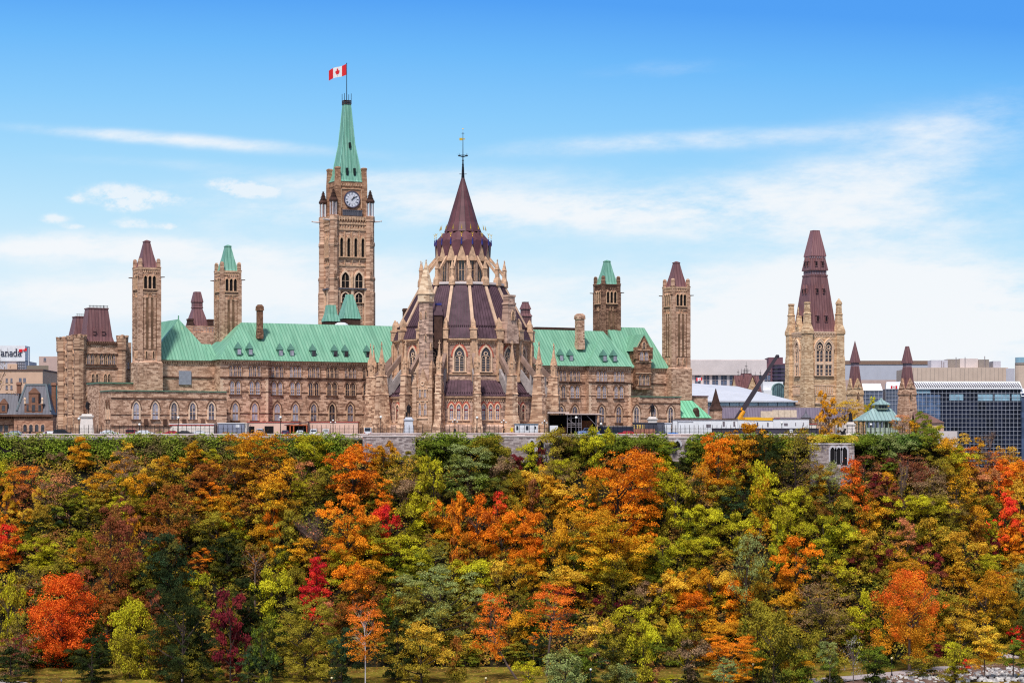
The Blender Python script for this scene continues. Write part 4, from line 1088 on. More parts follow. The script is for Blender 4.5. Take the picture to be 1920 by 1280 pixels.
# ------------------------------------------------------------------ other buildings on and behind the hill
def office(name, label, px0, px1, py0, py1, Y, depth, wall, wins=None, wm=None, rz=0.0, zb=-2, roof=None, cat='building'):
    """wins: (px0, px1, py0, py1, columns, rows, fill across, fill down)"""
    xm = wx((px0 + px1) / 2, Y); t = thing(name, label, cat, (xm, Y, 0), rz)
    hw = (px1 - px0) / 2 * Y / F
    a = MB(); a.box(-hw, hw, 0, depth, zb, wz(py0, Y)); a.build('wall', wall, t)
    if roof: a = MB(); a.box(-hw - .3, hw + .3, -.3, depth + .3, wz(py0, Y), wz(py0, Y) + .6); a.build('parapet', roof, t)
    for w_ in wins or []:
        q0, q1, r0, r1, nc, nr, fa, fd = w_
        cw_ = (q1 - q0) / nc * Y / F; rh = (r1 - r0) / nr * Y / F
        a = MB(); a.box(-cw_ * fa / 2, cw_ * fa / 2, -.06, .3, -rh * fd / 2, rh * fd / 2); me = a.mesh('window', wm)
        g_ = MB(); g_.box(-cw_ * fa / 2 - .12, cw_ * fa / 2 + .12, -.22, 0, -rh * fd / 2 - .2, -rh * fd / 2); g_.box(-.06, .06, -.12, 0, -rh * fd / 2, rh * fd / 2); fe = g_.mesh('frame', FRAMEW)
        for i in range(nc):
            for j in range(nr):
                o = sub('window', me, t); o.location = (wx(q0, Y) - xm + (i + .5) * cw_, 0, wz(r0, Y) - (j + .5) * rh)
                sub('frame', fe, o)
    return t


BGLASS = glass('office_glass', lin((84, 92, 112)), .15, .6, .4, 2.0)
SKYP = glass('sky_pane', lin((142, 178, 196)), .15, .5, .2, 1.5); TEAL = glass('teal_glass', lin((30, 86, 96)), .2, .6, .45, 2.2)
# turreted stone building at the left
Fx, Fy = B.at(148, 24)
E_ = Fr(wx(148, 652), 652, TH)
t = thing('turreted_stone_building', 'turreted stone building with two brown mansard roofs at the left end', 'building', (E_.x, E_.y, 0), TH)
EW, ED = E_.S(232, 0), 17.0
ez = lambda py, px=190: E_.Z(px, py, 0)
ZE_ = ez(640)
a = MB(); a.box(0, EW, 0, ED, -1, ZE_); a.box(EW - .2, EW + 3.0, 3.0, ED, -1, ez(640)); a.build('wall', NEPD if False else NEP, t)
a = MB()
for x, y, r_ in ((.3, .3, 1.6), (EW - .3, .3, 1.35), (.3, ED - .3, 1.9), (.2, ED * .45, 1.3)):
    a.lathe([(r_ + .25, -1), (r_ + .2, 6), (r_, 6.3), (r_, ZE_ - 2.5), (r_ + .25, ZE_ - 2.2), (r_ + .25, ZE_ + .6), (r_ + .3, ZE_ + .7), (r_ + .3, ZE_ + 1.3), (r_ - .1, ZE_ + 1.4), (.2, ZE_ + 2.0)], 8, x, y, R(22.5))
    for k in range(8): a.box(x + (r_ + .1) * math.cos(R(45 * k)) - .25, x + (r_ + .1) * math.cos(R(45 * k)) + .25, y + (r_ + .1) * math.sin(R(45 * k)) - .25, y + (r_ + .1) * math.sin(R(45 * k)) + .25, ZE_ + 1.3, ZE_ + 1.75)
a.build('corner_turret', stone('turret_stone', lin((214, 176, 146)), lin((166, 128, 104)), lin((86, 62, 52)), dirt=.6), t)
a = MB()
for py in (664, 690, 718, 745, 775): a.box(-.2, EW + .2, -.22, .1, ez(py) - .15, ez(py) + .2); a.box(-.22, .1, -.2, ED, ez(py) - .15, ez(py) + .2)
for k in range(18): a.box(1.6 + k * .5, 1.9 + k * .5, -.4, .1, ZE_ - .9, ZE_)
a.build('string_course', BAND, t)
for px, py, key, sc_ in ((173, 683, 'triplet', (1, 1, 1)), (190, 683, 'triplet', (1, 1, 1)), (205, 683, 'triplet', (1, 1, 1)), (178, 716, 'wpair', (.9, 1, 1)), (201, 716, 'wpair', (.9, 1, 1)), (178, 760, 'small', (1, 1, 2)), (202, 760, 'small', (1, 1, 2))):
    window(key, t, E_.S(px), 0, ez(py), 0, 2, sc_)
for k in range(5):
    for z in (4, 8, 12.5, 17, 21.5): window('small', t, 0, 3.2 + k * 2.6, z, -R(90), k % 2, (.85, 1, 1.35))
for px in (163, 190, 213):
    for z in (4.2, 9.2): window('small', t, E_.S(px), 0, z, 0, 0, (.9, 1, 1.5))
window('wpair', t, EW + 1.5, 3.0, ez(690), 0, 1, (.9, 1, 1)); window('single', t, EW + 1.5, 3.0, ez(727), 0, 0, (.6, 1, .6))
def mansard(x0, x1, y0, y1, z0, z1, ins):
    m_ = MB(); xm, ym = (x0 + x1) / 2, (y0 + y1) / 2
    m_.rect(xm, ym, [(z0, (x1 - x0) / 2, (y1 - y0) / 2), (z0 + (z1 - z0) * .15, (x1 - x0) / 2 - ins * .3, (y1 - y0) / 2 - ins * .3), (z1, (x1 - x0) / 2 - ins, (y1 - y0) / 2 - ins), (z1 + .12, (x1 - x0) / 2 - ins + .15, (y1 - y0) / 2 - ins + .15), (z1 + .4, (x1 - x0) / 2 - ins + .15, (y1 - y0) / 2 - ins + .15)])
    o = m_.build('mansard_roof', BROWN, t)
    c_ = MB(); n = 14
    for k in range(n): c_.tube((x0 + ins + (x1 - x0 - 2 * ins) * (k + .5) / n, y0 + ins, z1 + .3), (x0 + ins + (x1 - x0 - 2 * ins) * (k + .5) / n, y0 + ins, z1 + 1.1), .07, .05, 4)
    c_.box(x0 + ins, x1 - ins, y0 + ins - .05, y0 + ins + .05, z1 + .85, z1 + .95); c_.build('cresting', IRON, o)
mansard(E_.S(161), E_.S(216), .8, 7.5, ZE_, ez(579), 1.35)
mansard(.6, EW - 1, 9.5, ED - .4, ZE_, ez(596) + .6, 1.6)
for px in (179.5, 196):
    x = E_.S(px); m_ = MB(); m_.box(x - .4, x + .4, 1.0, 2.6, ez(627), ez(621)); m_.add([(x - .6, .8, ez(621)), (x + .6, .8, ez(621)), (x, .9, ez(612)), (x, 2.6, ez(612))], [(0, 1, 2), (0, 2, 3), (1, 3, 2)]); m_.build('roof_dormer', BROWN, t)
m_ = MB(); m_.tube((E_.S(199), 2.5, ez(579)), (E_.S(199), 2.5, ez(571)), .08, .04, 5); m_.build('mast', IRON, t)
m_ = MB(); m_.rect(4.5, -2.2, [(-1, 3.2, 2.2), (5.8, 3.2, 2.2), (5.85, 3.4, 2.4), (6.4, 3.4, 2.4)])
m_.build('porch', WEST if False else NEP, t)
m_ = MB(); m_.prism([(p + 5.2, q) for p, q in arch(2.4, 3.6)], -4.45, -4.3); m_.build('porch_opening', DARKOP, t)

# brown mansard tower far behind the left roofs
t = thing('distant_roof_tower', 'dark brown two-tier roof tower seen between the two left stone towers', 'tower', (wx(369.5, 760), 760, 0), TH); z = lambda py: wz(py, 760)
a = MB(); a.rect(0, 0, [(-1, 4.2, 4.2), (z(612), 4.2, 4.2)]); a.box(-3.5, 6.5, -6, 4, -1, z(625)); a.build('wall', NEP, t)
a = MB(); a.rect(0, 0, [(z(612), 2.9, 2.9), (z(602), 2.5, 2.5), (z(579), 1.35, 1.35), (z(577), 1.55, 1.55), (z(575), 1.4, 1.4), (z(568), 1.4, 1.4), (z(566.5), 1.6, 1.6), (z(548), .98, .98), (z(547), .85, .85)]); a.build('roof', BROWN, t)
a = MB()
for i in (-1, 1): a.rect(i * 3.3, -3.3, [(z(625), .9, .9), (z(603), .8, .8), (z(602), .95, .95), (z(599), .9, .9)])
a.build('pinnacle', DARKST, t)
a = MB(); a.box(-3.0, 6, -6.05, -5.9, z(616), z(615.2)); a.box(-3, 6, -6.05, -5.9, z(621), z(620.3))
for k in range(10): a.box(-3 + k, -2.9 + k, -6.05, -5.9, z(625), z(615))
a.build('guard_rail', FRAMEW, t)

# slate mansard building at the far left
Yc = 720; z = lambda py: wz(py, Yc); xx = lambda px: wx(px, Yc) - wx(50, Yc)
t = thing('slate_mansard_building', 'brownstone building with slate mansard roof and arched windows at far left', 'building', (wx(50, Yc), Yc, 0), 0)
CH = stone('brownstone', lin((196, 150, 124)), lin((170, 124, 100)), lin((122, 86, 72)), dirt=.2)
a = MB(); a.box(xx(-60), xx(30), 0, 14, -1, z(781)); a.box(xx(28), xx(101), -1.5, 14, -1, z(781)); a.build('wall', CH, t)
a = MB(); a.box(xx(-60), xx(102), -2.2, 14, z(781), z(777)); a.box(xx(-60), xx(30), -.4, 13, z(797), z(795.5))
for k in range(30): a.box(xx(0) + k * .52, xx(0) + k * .52 + .22, -1.8, 0, z(784.5), z(781))
a.build('cornice', BAND, t)
a = MB(); a.loft([[(xx(-60), y, zz), (xx(32), y, zz)][::1] + [(xx(32), 13, zz), (xx(-60), 13, zz)] for y, zz in ((-.6, z(777)), (2.5, z(739)))])
a.box(xx(-60), xx(32), 2.5, 13, z(739), z(737)); a.build('roof', SLATE, t)
a = MB(); xm = (xx(31) + xx(99)) / 2; hw = xx(99) - xm
a.loft([[(xm - w_, y, zz), (xm + w_, y, zz), (xm + w_, 13 - y * .3, zz), (xm - w_, 13 - y * .3, zz)] for w_, y, zz in ((hw, -1.9, z(777)), (hw * .93, -1.5, z(770)), (hw * .56, 1.9, z(722)), (hw * .56, 2, z(720)))])
a.build('roof', SLATE, t)
a = MB()
for i in (-1, 1): a.tube((xm + i * hw * .94, -1.55, z(770)), (xm + i * hw * .57, 1.85, z(722)), .35, .3, 5)
a.box(xm - hw * .6, xm + hw * .6, 1.7, 3, z(722), z(719)); a.build('hip_trim', SLATEB, t)
dm = MB(); dm.box(xx(56), xx(74), -1.8, 4, z(770), z(737)); dm.box(xx(48), xx(82), -1.7, 4, z(776), z(757)); dm.prism([(xx(55), z(737)), (xx(75), z(737)), (xx(65), z(727))], -2, 4)
dm.build('dormer', plain('brownstone_trim', lin((140, 98, 78)), .85, 0, .15), t)
dm = MB(); dm.box(xx(-1), xx(14), -.5, 4, z(774), z(757)); dm.prism([(xx(-2), z(757)), (xx(15), z(757)), (xx(7), z(747))], -.6, 4); dm.build('dormer', MATS['brownstone_trim'], t)
for px, y0, y1, yy_ in ((65, 754, 745, -1.84), (55, 771, 759, -1.74), (65, 771, 759, -1.84), (76, 771, 759, -1.74), (7, 770, 760, -.54)):
    m_ = MB(); m_.box(xx(px - 3), xx(px + 3), yy_ - .04, yy_ + .1, z(y0), z(y1)); m_.build('window', PANE, t)
for px in (49, 60, 71, 82, 2, 12):
    m_ = MB(); yy_ = -1.5 if px > 28 else 0
    m_.M = Matrix.Translation((xx(px), yy_, z(809))); m_.prism(roundarch(1.05, 2.1), -.05, .1); o = m_.build('window', PANE, t)
    m_ = MB(); m_.M = Matrix.Translation((xx(px), yy_, z(809))); m_.strip(roundarch(1.7, 2.45), [(x, zz) for x, zz in roundarch(1.05, 2.1)], -.14, .05); m_.build('frame', plain('brownstone_arch', lin((206, 160, 132)), .85), o)
for px, yt in ((28, 715), (94, 716)):
    m_ = MB(); m_.rect(xx(px), 6, [(z(775), .62, .62), (z(yt + 6), .6, .6), (z(yt + 5), .85, .85), (z(yt + 2), .7, .7), (z(yt), .6, .6)]); m_.build('chimney', MATS['brownstone_trim'], t)
for px in (49, 81.5):
    m_ = MB(); m_.rect(xx(px), -1.8, [(z(757), .25, .25), (z(751), .22, .22), (z(748), .35, .35), (z(745), .08, .08)]); m_.build('urn', TRIML, t)
BEIGE = plain('beige_panel', lin((214, 176, 150)), .85, 0, .05, .3); PINKC = plain('pink_concrete', lin((196, 168, 158)), .85, 0, .06, .3); OLIVEC = plain('olive_concrete', lin((134, 122, 108)), .85, 0, .05, .3)
office('beige_office_block', 'flat beige office block behind the slate mansard roof', -60, 80, 695, 735, 900, 30, BEIGE, [(8, 26, 706, 732, 2, 2, .4, .55), (34, 50, 707, 717, 2, 1, .6, .7)], BGLASS, roof=plain('brown_parapet', lin((110, 84, 76)), .8))
office('olive_office_block', 'dark olive concrete office block between beige block and pink tower', 50, 92, 685, 720, 960, 25, OLIVEC)
office('pink_office_tower', 'pinkish concrete office tower left of the turreted stone building', 91, 135, 672, 720, 940, 30, PINKC)
office('pink_plant_room', 'low pinkish rooftop block with one small window beside the pink tower', 73, 108, 668, 700, 985, 20, PINKC, [(81, 87, 670, 677, 1, 1, .7, .8)], BGLASS)
office('teal_glass_block', 'teal glass office block behind the slate mansard chimney', 81, 122, 720, 778, 880, 20, TEAL)
office('low_grey_annex', 'low grey annex with three windows left of the turreted building', 100, 122, 785, 812, 740, 8, plain('grey_annex', lin((170, 168, 176)), .8), [(104, 118, 796, 806, 3, 1, .7, .8)], BGLASS)
# tower with the country wordmark
Yk = 1050; z = lambda py: wz(py, Yk); xk = wx(10, Yk)
t = office('wordmark_tower', 'white-topped office tower carrying a large serif country name and small flag', -60, 47.5, 676, 700, Yk, 25, plain('tower_pale', lin((196, 190, 196)), .8), [(30, 47, 678, 694, 4, 3, .72, .7)], BGLASS)
xm_ = wx((-60 + 47.5) / 2, Yk)
m_ = MB(); m_.box(wx(-60, Yk) - xm_, wx(47.5, Yk) - xm_, -.5, 10, z(677), z(648)); m_.build('sign_wall', WHITE, t)
m_ = MB(); m_.box(wx(15, Yk) - xm_, wx(33, Yk) - xm_, -1.2, 0, z(695), z(682)); m_.build('tan_panel', BEIGE, t)
INK = plain('sign_ink', lin((58, 58, 78)), .6)
lt = MB(); u = 12.5 / 9.0 * Yk / F / 1.0   # one unit = x-height / 6.5
def stroke(pts, widths):
    for (p, q), (w0, w1) in zip(zip(pts[:-1], pts[1:]), zip(widths[:-1], widths[1:])):
        dx, dz = q[0] - p[0], q[1] - p[1]; L_ = math.hypot(dx, dz) or 1; nx, nz = -dz / L_, dx / L_
        lt.prism([(p[0] + nx * w0, p[1] + nz * w0), (p[0] - nx * w0, p[1] - nz * w0), (q[0] - nx * w1, q[1] - nz * w1), (q[0] + nx * w1, q[1] + nz * w1)], -.85 - .001 * (len(lt.f) % 40), -.5)
def arcs(cx, cz, rx, rz_, a0, a1, t0, t1, n=14):
    pts = [(cx + rx * math.cos(R(a0 + (a1 - a0) * i / n)), cz + rz_ * math.sin(R(a0 + (a1 - a0) * i / n))) for i in range(n + 1)]
    ws = [t0 + (t1 - t0) * abs(math.cos(R(a0 + (a1 - a0) * i / n))) for i in range(n + 1)]
    stroke(pts, ws)
def letter(ch, x, s, zb_):
    P = lambda a_, b_: (x + a_ * s, zb_ + b_ * s)
    st_ = lambda pts, w_: stroke([P(*p) for p in pts], [k * s for k in w_])
    if ch == 'C':
        arcs(x + .62 * s, zb_ + .70 * s, .55 * s, .68 * s, 45, 318, .03 * s, .10 * s, 20); st_([(1.04, 1.4), (1.04, .95)], [.05, .02])
    if ch == 'a':
        arcs(x + .34 * s, zb_ + .72 * s, .26 * s, .22 * s, 0, 160, .03 * s, .06 * s); st_([(.60, .74), (.60, .12)], [.08, .08]); st_([(.60, .1), (.80, .05)], [.06, .03])
        arcs(x + .33 * s, zb_ + .26 * s, .25 * s, .24 * s, 40, 330, .03 * s, .08 * s)
    if ch == 'n':
        st_([(.18, .95), (.18, .02)], [.08, .08]); arcs(x + .44 * s, zb_ + .62 * s, .26 * s, .3 * s, 0, 180, .03 * s, .08 * s); st_([(.70, .62), (.70, .02)], [.08, .08])
        for a_ in (.18, .70): st_([(a_ - .16, .03), (a_ + .16, .03)], [.03, .03])
        st_([(.02, .93), (.2, .93)], [.03, .03])
    if ch == 'd':
        arcs(x + .36 * s, zb_ + .46 * s, .3 * s, .46 * s, 0, 360, .03 * s, .08 * s, 18); st_([(.66, 1.5), (.66, .02)], [.08, .08]); st_([(.5, 1.48), (.68, 1.48)], [.03, .03]); st_([(.66, .04), (.84, .04)], [.03, .03])
s_ = (41.2 - 2.5) / 4.25 * Yk / F; xb = wx(-9.2, Yk) - xm_; zb_ = z(667.3)
adv = {'C': 1.22, 'a': .84, 'n': .92, 'd': .90}
for ch in 'Canada': letter(ch, xb, s_, zb_); xb += adv[ch] * s_
lt.build('lettering', INK, t)
fl = MB(); x0 = wx(36.2, Yk) - xm_
for i in range(3):
    p0 = x0 + (0, 2.1, 3.0)[i] * .75 * 1.1; wd_ = (1.5, .8, .95)[i]
    zz = z(660.2) + .2 * i
    if i == 1: fl.prism([(p0, zz + .6), (p0 + .35, zz + 1.1), (p0 + .8, zz + .65), (p0 + .5, zz + .2)], -.9, -.5)
    else: fl.prism([(p0, zz), (p0 + wd_, zz + .12), (p0 + wd_, zz + 1.35), (p0, zz + 1.25)], -.9, -.5)
fl.build('sign_flag', RED, t)
m_ = MB()
for px in (3, 15, 29.5): m_.tube((wx(px, Yk) - xm_, -1, z(662)), (wx(px, Yk) - xm_, -1, z(652)), .06, .06, 4)
m_.build('roof_mast', FRAMEW, t)
t = thing('white_mast', 'tall thin white mast beside the wordmark tower', 'mast', (wx(54, 980), 980, 0)); m_ = MB(); m_.tube((0, 0, 0), (0, 0, wz(651, 980)), .2, .12, 6); m_.build('pole', WHITE, t)

# ---- right-hand background
HALL = 980
t = office('concrete_hall', 'pale windowless concrete hall above a row of tall windows, behind the crane', 1290, 1437, 674, 760, HALL, 40, CONC, [(1302, 1452, 703, 737, 6, 1, .66, .98)][:0], BGLASS)
xm_ = wx((1290 + 1437) / 2, HALL)
for k in range(9):
    px = 1302 + k * 16.3 + .8
    m_ = MB(); x0_, x1_ = wx(px, HALL) - xm_, wx(px + 11, HALL) - xm_; zb_, zt_ = wz(750, HALL), wz(703.5, HALL)
    m_.box(x0_, x1_, -.05, .3, zb_, zt_); o = m_.build('window', BGLASS, t)
    m_ = MB(); m_.box((x0_ + x1_) / 2 - .12, (x0_ + x1_) / 2 + .12, -.2, 0, zb_, zt_)
    for j in range(1, 5): m_.box(x0_, x1_, -.2, 0, zb_ + (zt_ - zb_) * j / 5 - .1, zb_ + (zt_ - zb_) * j / 5 + .1)
    m_.build('frame', FRAMEW, o)
m_ = MB(); m_.box(wx(1290, HALL) - xm_, wx(1437, HALL) - xm_, -1.2, 3, wz(703, HALL), wz(675.5, HALL)); m_.build('upper_wall', CONC, t)
m_ = MB(); m_.box(wx(1300, HALL) - xm_, wx(1332, HALL) - xm_, -6, 0, 0, wz(723, HALL)); m_.build('tan_annex', BEIGE, t)
BRB = plain('red_brown_brick', lin((122, 84, 92)), .85, 0, .1, .4); DKG = glass('dark_glass', lin((52, 48, 64)), .15, .6, .4, 2.5)
t = office('red_brown_office', 'red-brown office tower with curved dark glass, behind the crane boom', 1436, 1500, 681, 760, 1030, 30, BRB, [(1440, 1453, 690, 716, 2, 4, .4, .5)], DKG)
xm_ = wx(1468, 1030)
m_ = MB(); m_.box(wx(1443, 1030) - xm_, wx(1470, 1030) - xm_, 4, 20, wz(683, 1030), wz(669, 1030)); m_.build('plant_room', BRB, t)
m_ = MB(); m_.lathe([(5.2, wz(718, 1030)), (5.2, wz(684, 1030))], 20, wx(1470, 1030) - xm_, 1.5); m_.build('curved_glass', DKG, t)
m_ = MB()
for py in (690, 697, 704, 711): m_.lathe([(5.32, wz(py, 1030)), (5.32, wz(py, 1030) + .35)], 20, wx(1470, 1030) - xm_, 1.5)
m_.build('glass_band', plain('mauve_band', lin((96, 84, 110)), .5), t)
t = thing('glass_vault', 'white building with arched green-framed glass vault left of the pale tower', 'building', (wx(1452, 960), 960, 0)); z = lambda py: wz(py, 960); xq = lambda px: wx(px, 960) - wx(1452, 960)
m_ = MB(); m_.box(xq(1432), xq(1470), 3, 16, 0, z(715)); m_.box(xq(1432), xq(1448), 0, 4, 0, z(731)); m_.build('wall', WHITE, t)
m_ = MB(); m_.M = Matrix.Translation((xq(1460), 0, 0)); m_.prism([(p, q) for p, q in roundarch(5.0, z(718) - z(752))], 0, 8)
m_.v = [(a_, b_, c_ + z(752)) for a_, b_, c_ in m_.v]; o = m_.build('glass_vault_pane', glass('green_glass', lin((70, 92, 98)), .1, .7, .4, 1.0), t)
m_ = MB(); ra = roundarch(5.3, z(717.4) - z(752)); rb_ = roundarch(4.7, z(718.8) - z(752))
for y0 in (-.3, 2.5, 5.0): m_.strip([(p, q + z(752)) for p, q in ra], [(p, q + z(752)) for p, q in rb_], y0, y0 + .5)
for k in range(7): m_.box(-2.4 + k * .8 - .06, -2.4 + k * .8 + .06, -.12, -.02, z(752), z(752) + (z(720) - z(752)) * (1 - abs(k - 3) ** 2 / 14))
m_.M = None; m_.v = [(a_ + xq(1460), b_, c_) for a_, b_, c_ in m_.v]; m_.build('frame', plain('green_frame', lin((120, 150, 146)), .5), o)
m_ = MB(); m_.box(xq(1438), xq(1445), -.06, .1, z(748), z(740)); m_.build('window', TEAL, t)
# low glass-roofed block in front of it
Yw = 730; z = lambda py: wz(py, Yw); xq = lambda px: wx(px, Yw) - wx(1400, Yw)
t = thing('glass_roofed_block', 'long low block with sloping white roof and glass band behind the crane', 'building', (wx(1400, Yw), Yw, 0))
m_ = MB(); m_.add([(xq(1285), 0, z(751.5)), (xq(1496), 0, z(754)), (xq(1496), 2, z(752)), (xq(1400), 30, z(725) + 1.0), (xq(1285), 30, z(725) + 2.2)], [(0, 1, 2, 3, 4)])
m_.box(xq(1285), xq(1496), -.5, .3, z(753.5), z(751.0)); m_.build('white_roof', plain('white_roof_sheet', lin((206, 206, 212)), .6, 0, .05, .3), t)
m_ = MB(); m_.box(xq(1285), xq(1492), .4, 20, 0, z(753.6)); m_.build('wall', SLATE, t)
m_ = MB(); m_.box(xq(1328), xq(1488), .3, .5, z(761), z(754.5)); o = m_.build('glass_band', glass('pale_glass', lin((168, 190, 196)), .1, .6, .25, 3.0), t)
m_ = MB()
for k in range(9): m_.box(xq(1332 + k * 18) - .08, xq(1332 + k * 18) + .08, .2, .45, z(761), z(754.5))
m_.build('mullion', IRON, o)
m_ = MB(); m_.box(xq(1285), xq(1500), -.6, -.5, z(763.2), z(762.6)); m_.box(xq(1285), xq(1500), -.6, -.5, z(761.0), z(760.6))
for k in range(70): m_.box(xq(1328) + k * .36, xq(1328) + k * .36 + .07, -.6, -.5, z(765), z(760.6))
m_.build('roof_rail', FRAMEW, t)
t = thing('long_mansard_block', 'long low stone block with purple-grey metal roof behind the site trailers', 'building', (wx(1440, 712), 712, 0)); z = lambda py: wz(py, 712); xq = lambda px: wx(px, 712) - wx(1440, 712)
m_ = MB(); m_.loft([[(xq(1300), y, zz), (xq(1600), y, zz), (xq(1600), 14, zz), (xq(1300), 14, zz)] for y, zz in ((0, z(784)), (3.0, z(763.5)))]); m_.build('roof', seam_roof('purple_grey_roof', lin((112, 98, 114)), lin((84, 72, 90)), lin((132, 120, 134)), pitch=.8), t)
m_ = MB(); m_.box(xq(1300), xq(1600), .4, 14, -1, z(784)); m_.build('wall', NEP, t)
for k in range(11): window('small', t, xq(1522) + k * .85, .4, z(796), 0, 0, (.8, 1, .9))
m_ = MB(); m_.rect(xq(1510.5), -.5, [(z(783), 1.5, 1.5), (z(775), .25, .25), (z(766), .03, .03)]); m_.build('roof_cap', SLATE, t)
m_ = MB()
for k in range(4): m_.box(xq(1447 + k * 11.2), xq(1457.7 + k * 11.2), -1.2, 1.2, z(782.5), z(769))
m_.box(xq(1425), xq(1447), -1, 1, z(783), z(771)); t2 = thing('pale_roof_screen', 'row of cream panels standing on the purple-grey roof', 'screen', (wx(1440, 710), 708, 0)); m_.build('panel', plain('cream_panel', lin((226, 202, 178)), .8), t2)
# far right
office('grey_metal_block', 'wide pale grey windowless block behind the two small spires', 1575, 1757, 683, 740, 1150, 40, plain('grey_metal', lin((188, 188, 198)), .7, 0, .04, .3), roof=plain('brown_roof_edge', lin((140, 112, 96)), .8))
office('brown_roof_block', 'long low brown rooftop beyond the pale grey block', 1580, 1752, 676, 700, 1250, 30, MATS['brown_roof_edge'])
office('small_tan_block', 'tan low block with rooftop vents between the two small spires', 1580, 1680, 712, 760, 1000, 20, PINKC)
PLNT = plain('grey_plant', lin((196, 192, 200)), .7, 0, .05); PLNB = plain('brown_plant', lin((150, 138, 130)), .7)
t = office('beige_upper_block', 'blank beige stone block with plant rooms above the dark glass building', 1709, 1890, 689, 730, 1020, 40, plain('beige_stone', lin((208, 184, 166)), .85, 0, .06, .25))
xm_ = wx((1709 + 1890) / 2, 1020); xq = lambda px: wx(px, 1020) - xm_; z = lambda py: wz(py, 1020)
for nm, p0, p1, q0, m__ in (('plant_room', 1750, 1781, 674, PLNT), ('plant_room', 1781, 1805, 672, PLNB), ('plant_room', 1805, 1839, 671, CONC), ('plant_room', 1839, 1858, 673, PLNB), ('plant_room', 1866, 1880, 676, PLNT)):
    m_ = MB(); m_.box(xq(p0), xq(p1), 4 + p0 % 3, 14, z(690), z(q0)); m_.build(nm, m__, t)
m_ = MB(); m_.box(xq(1886), xq(1902), -.5, 12, z(716), z(690.5)); m_.build('grey_panel', PLNT, t)
m_ = MB()
for k in range(22): m_.box(xq(1712 + k * 8), xq(1712 + k * 8) + .12, -.04, .1, z(718), z(690))
m_.build('panel_joint', PLNB, t)
m_ = MB()
for px, q in ((1768, 676), (1772, 678), (1849, 667), (1812, 669), (1795, 669)): m_.tube((xq(px), 3, z(690)), (xq(px), 3, z(q)), .18, .18, 5)
m_.build('vent_pipe', FRAMEW, t)
t = thing('round_rooftop_lookout', 'beige stair tower topped by a glazed round lookout at the right edge', 'tower', (wx(1918, 1000), 1000, 0)); z = lambda py: wz(py, 1000)
m_ = MB(); m_.lathe([(3.3, 0), (3.3, z(685))], 16); m_.build('wall', MATS['beige_stone'], t)
m_ = MB(); m_.lathe([(3.0, z(685)), (3.3, z(684)), (3.3, z(680))], 16); m_.build('base_ring', PLNB, t)
m_ = MB(); m_.lathe([(3.2, z(680)), (3.2, z(670))], 16); m_.build('glazing', SKYP, t)
# dark glass building
Yg = 930; z = lambda py: wz(py, Yg); xq = lambda px: wx(px, Yg) - wx(1800, Yg)
t = thing('dark_glass_building', 'large dark glass curtain-wall building with louvred skylight edge at right', 'building', (wx(1800, Yg), Yg, 0))
CW = glass('curtain_glass', lin((22, 26, 44)), .12, .2, .6, 3.3)
m_ = MB(); m_.box(xq(1690), xq(1914), 0, 40, -50, z(729)); m_.build('curtain_wall', CW, t)
m_ = MB()
for k in range(30):
    px = 1692 + k * 7.45; m_.box(xq(px) - .065, xq(px) + .065, -.22, 0, z(880), z(729))
for k in range(20): m_.box(xq(1690), xq(1914), -.2, 0, z(729 + 7.9 * k) - .065, z(729 + 7.9 * k) + .065)
m_.build('mullions', plain('white_mullion', lin((172, 174, 186)), .5), t)
for a_, b_, c_, d_ in ((1712, 1744, 738, 729), (1780, 1806, 750, 739), (1833, 1861, 751, 739), (1865, 1893, 751, 739), (1897, 1913, 751, 739)): m_ = MB(); m_.box(xq(a_), xq(b_), -.1, .05, z(c_), z(d_)); m_.build('pale_pane', SKYP, t)  # pale blue panes laid over the dark curtain wall
m_ = MB(); m_.box(xq(1712), xq(1763), -.08, .05, z(806), z(740)); m_.build('blue_panes', glass('blue_pane', lin((78, 98, 130)), .1, .6, .4, 1.5), t)
m_ = MB(); m_.add([(xq(1690), -.6, z(729)), (xq(1917), -.6, z(729)), (xq(1917), 5, z(714)), (xq(1690), 5, z(714))], [(0, 1, 2, 3)]); m_.box(xq(1690), xq(1917), -.7, -.4, z(729.5), z(727)); m_.box(xq(1690), xq(1917), 4.8, 40, z(729), z(714)); m_.build('skylight_edge', WHITE, t)
m_ = MB()
for k in range(48):
    x0 = xq(1716 + k * 4.2); m_.add([(x0, -.4, z(727)), (x0 + .26, -.4, z(726)), (x0 - .35, 4.0, z(717)), (x0 - .61, 4.6, z(715)), (x0, -.72, z(725.5)), (x0 + .26, -.72, z(725.5)), (x0 - .35, 3.8, z(716.4)), (x0 - .61, 3.8, z(716.4))], [(4, 5, 6, 7), (0, 4, 7, 3), (1, 2, 6, 5)])
m_.build('louvre', SLATE, t)
m_ = MB(); m_.box(xq(1913.5), xq(1960), -2, 10, -50, z(737)); m_.build('end_bay', glass('end_glass', lin((70, 82, 108)), .1, .6, .4, 2.0), t)
m_ = MB(); m_.add([(xq(1913), -2.4, z(743)), (xq(1960), -2.4, z(743)), (xq(1960), 2, z(728)), (xq(1913), 2, z(728))], [(0, 1, 2, 3)]); m_.build('end_skylight', WHITE, t)
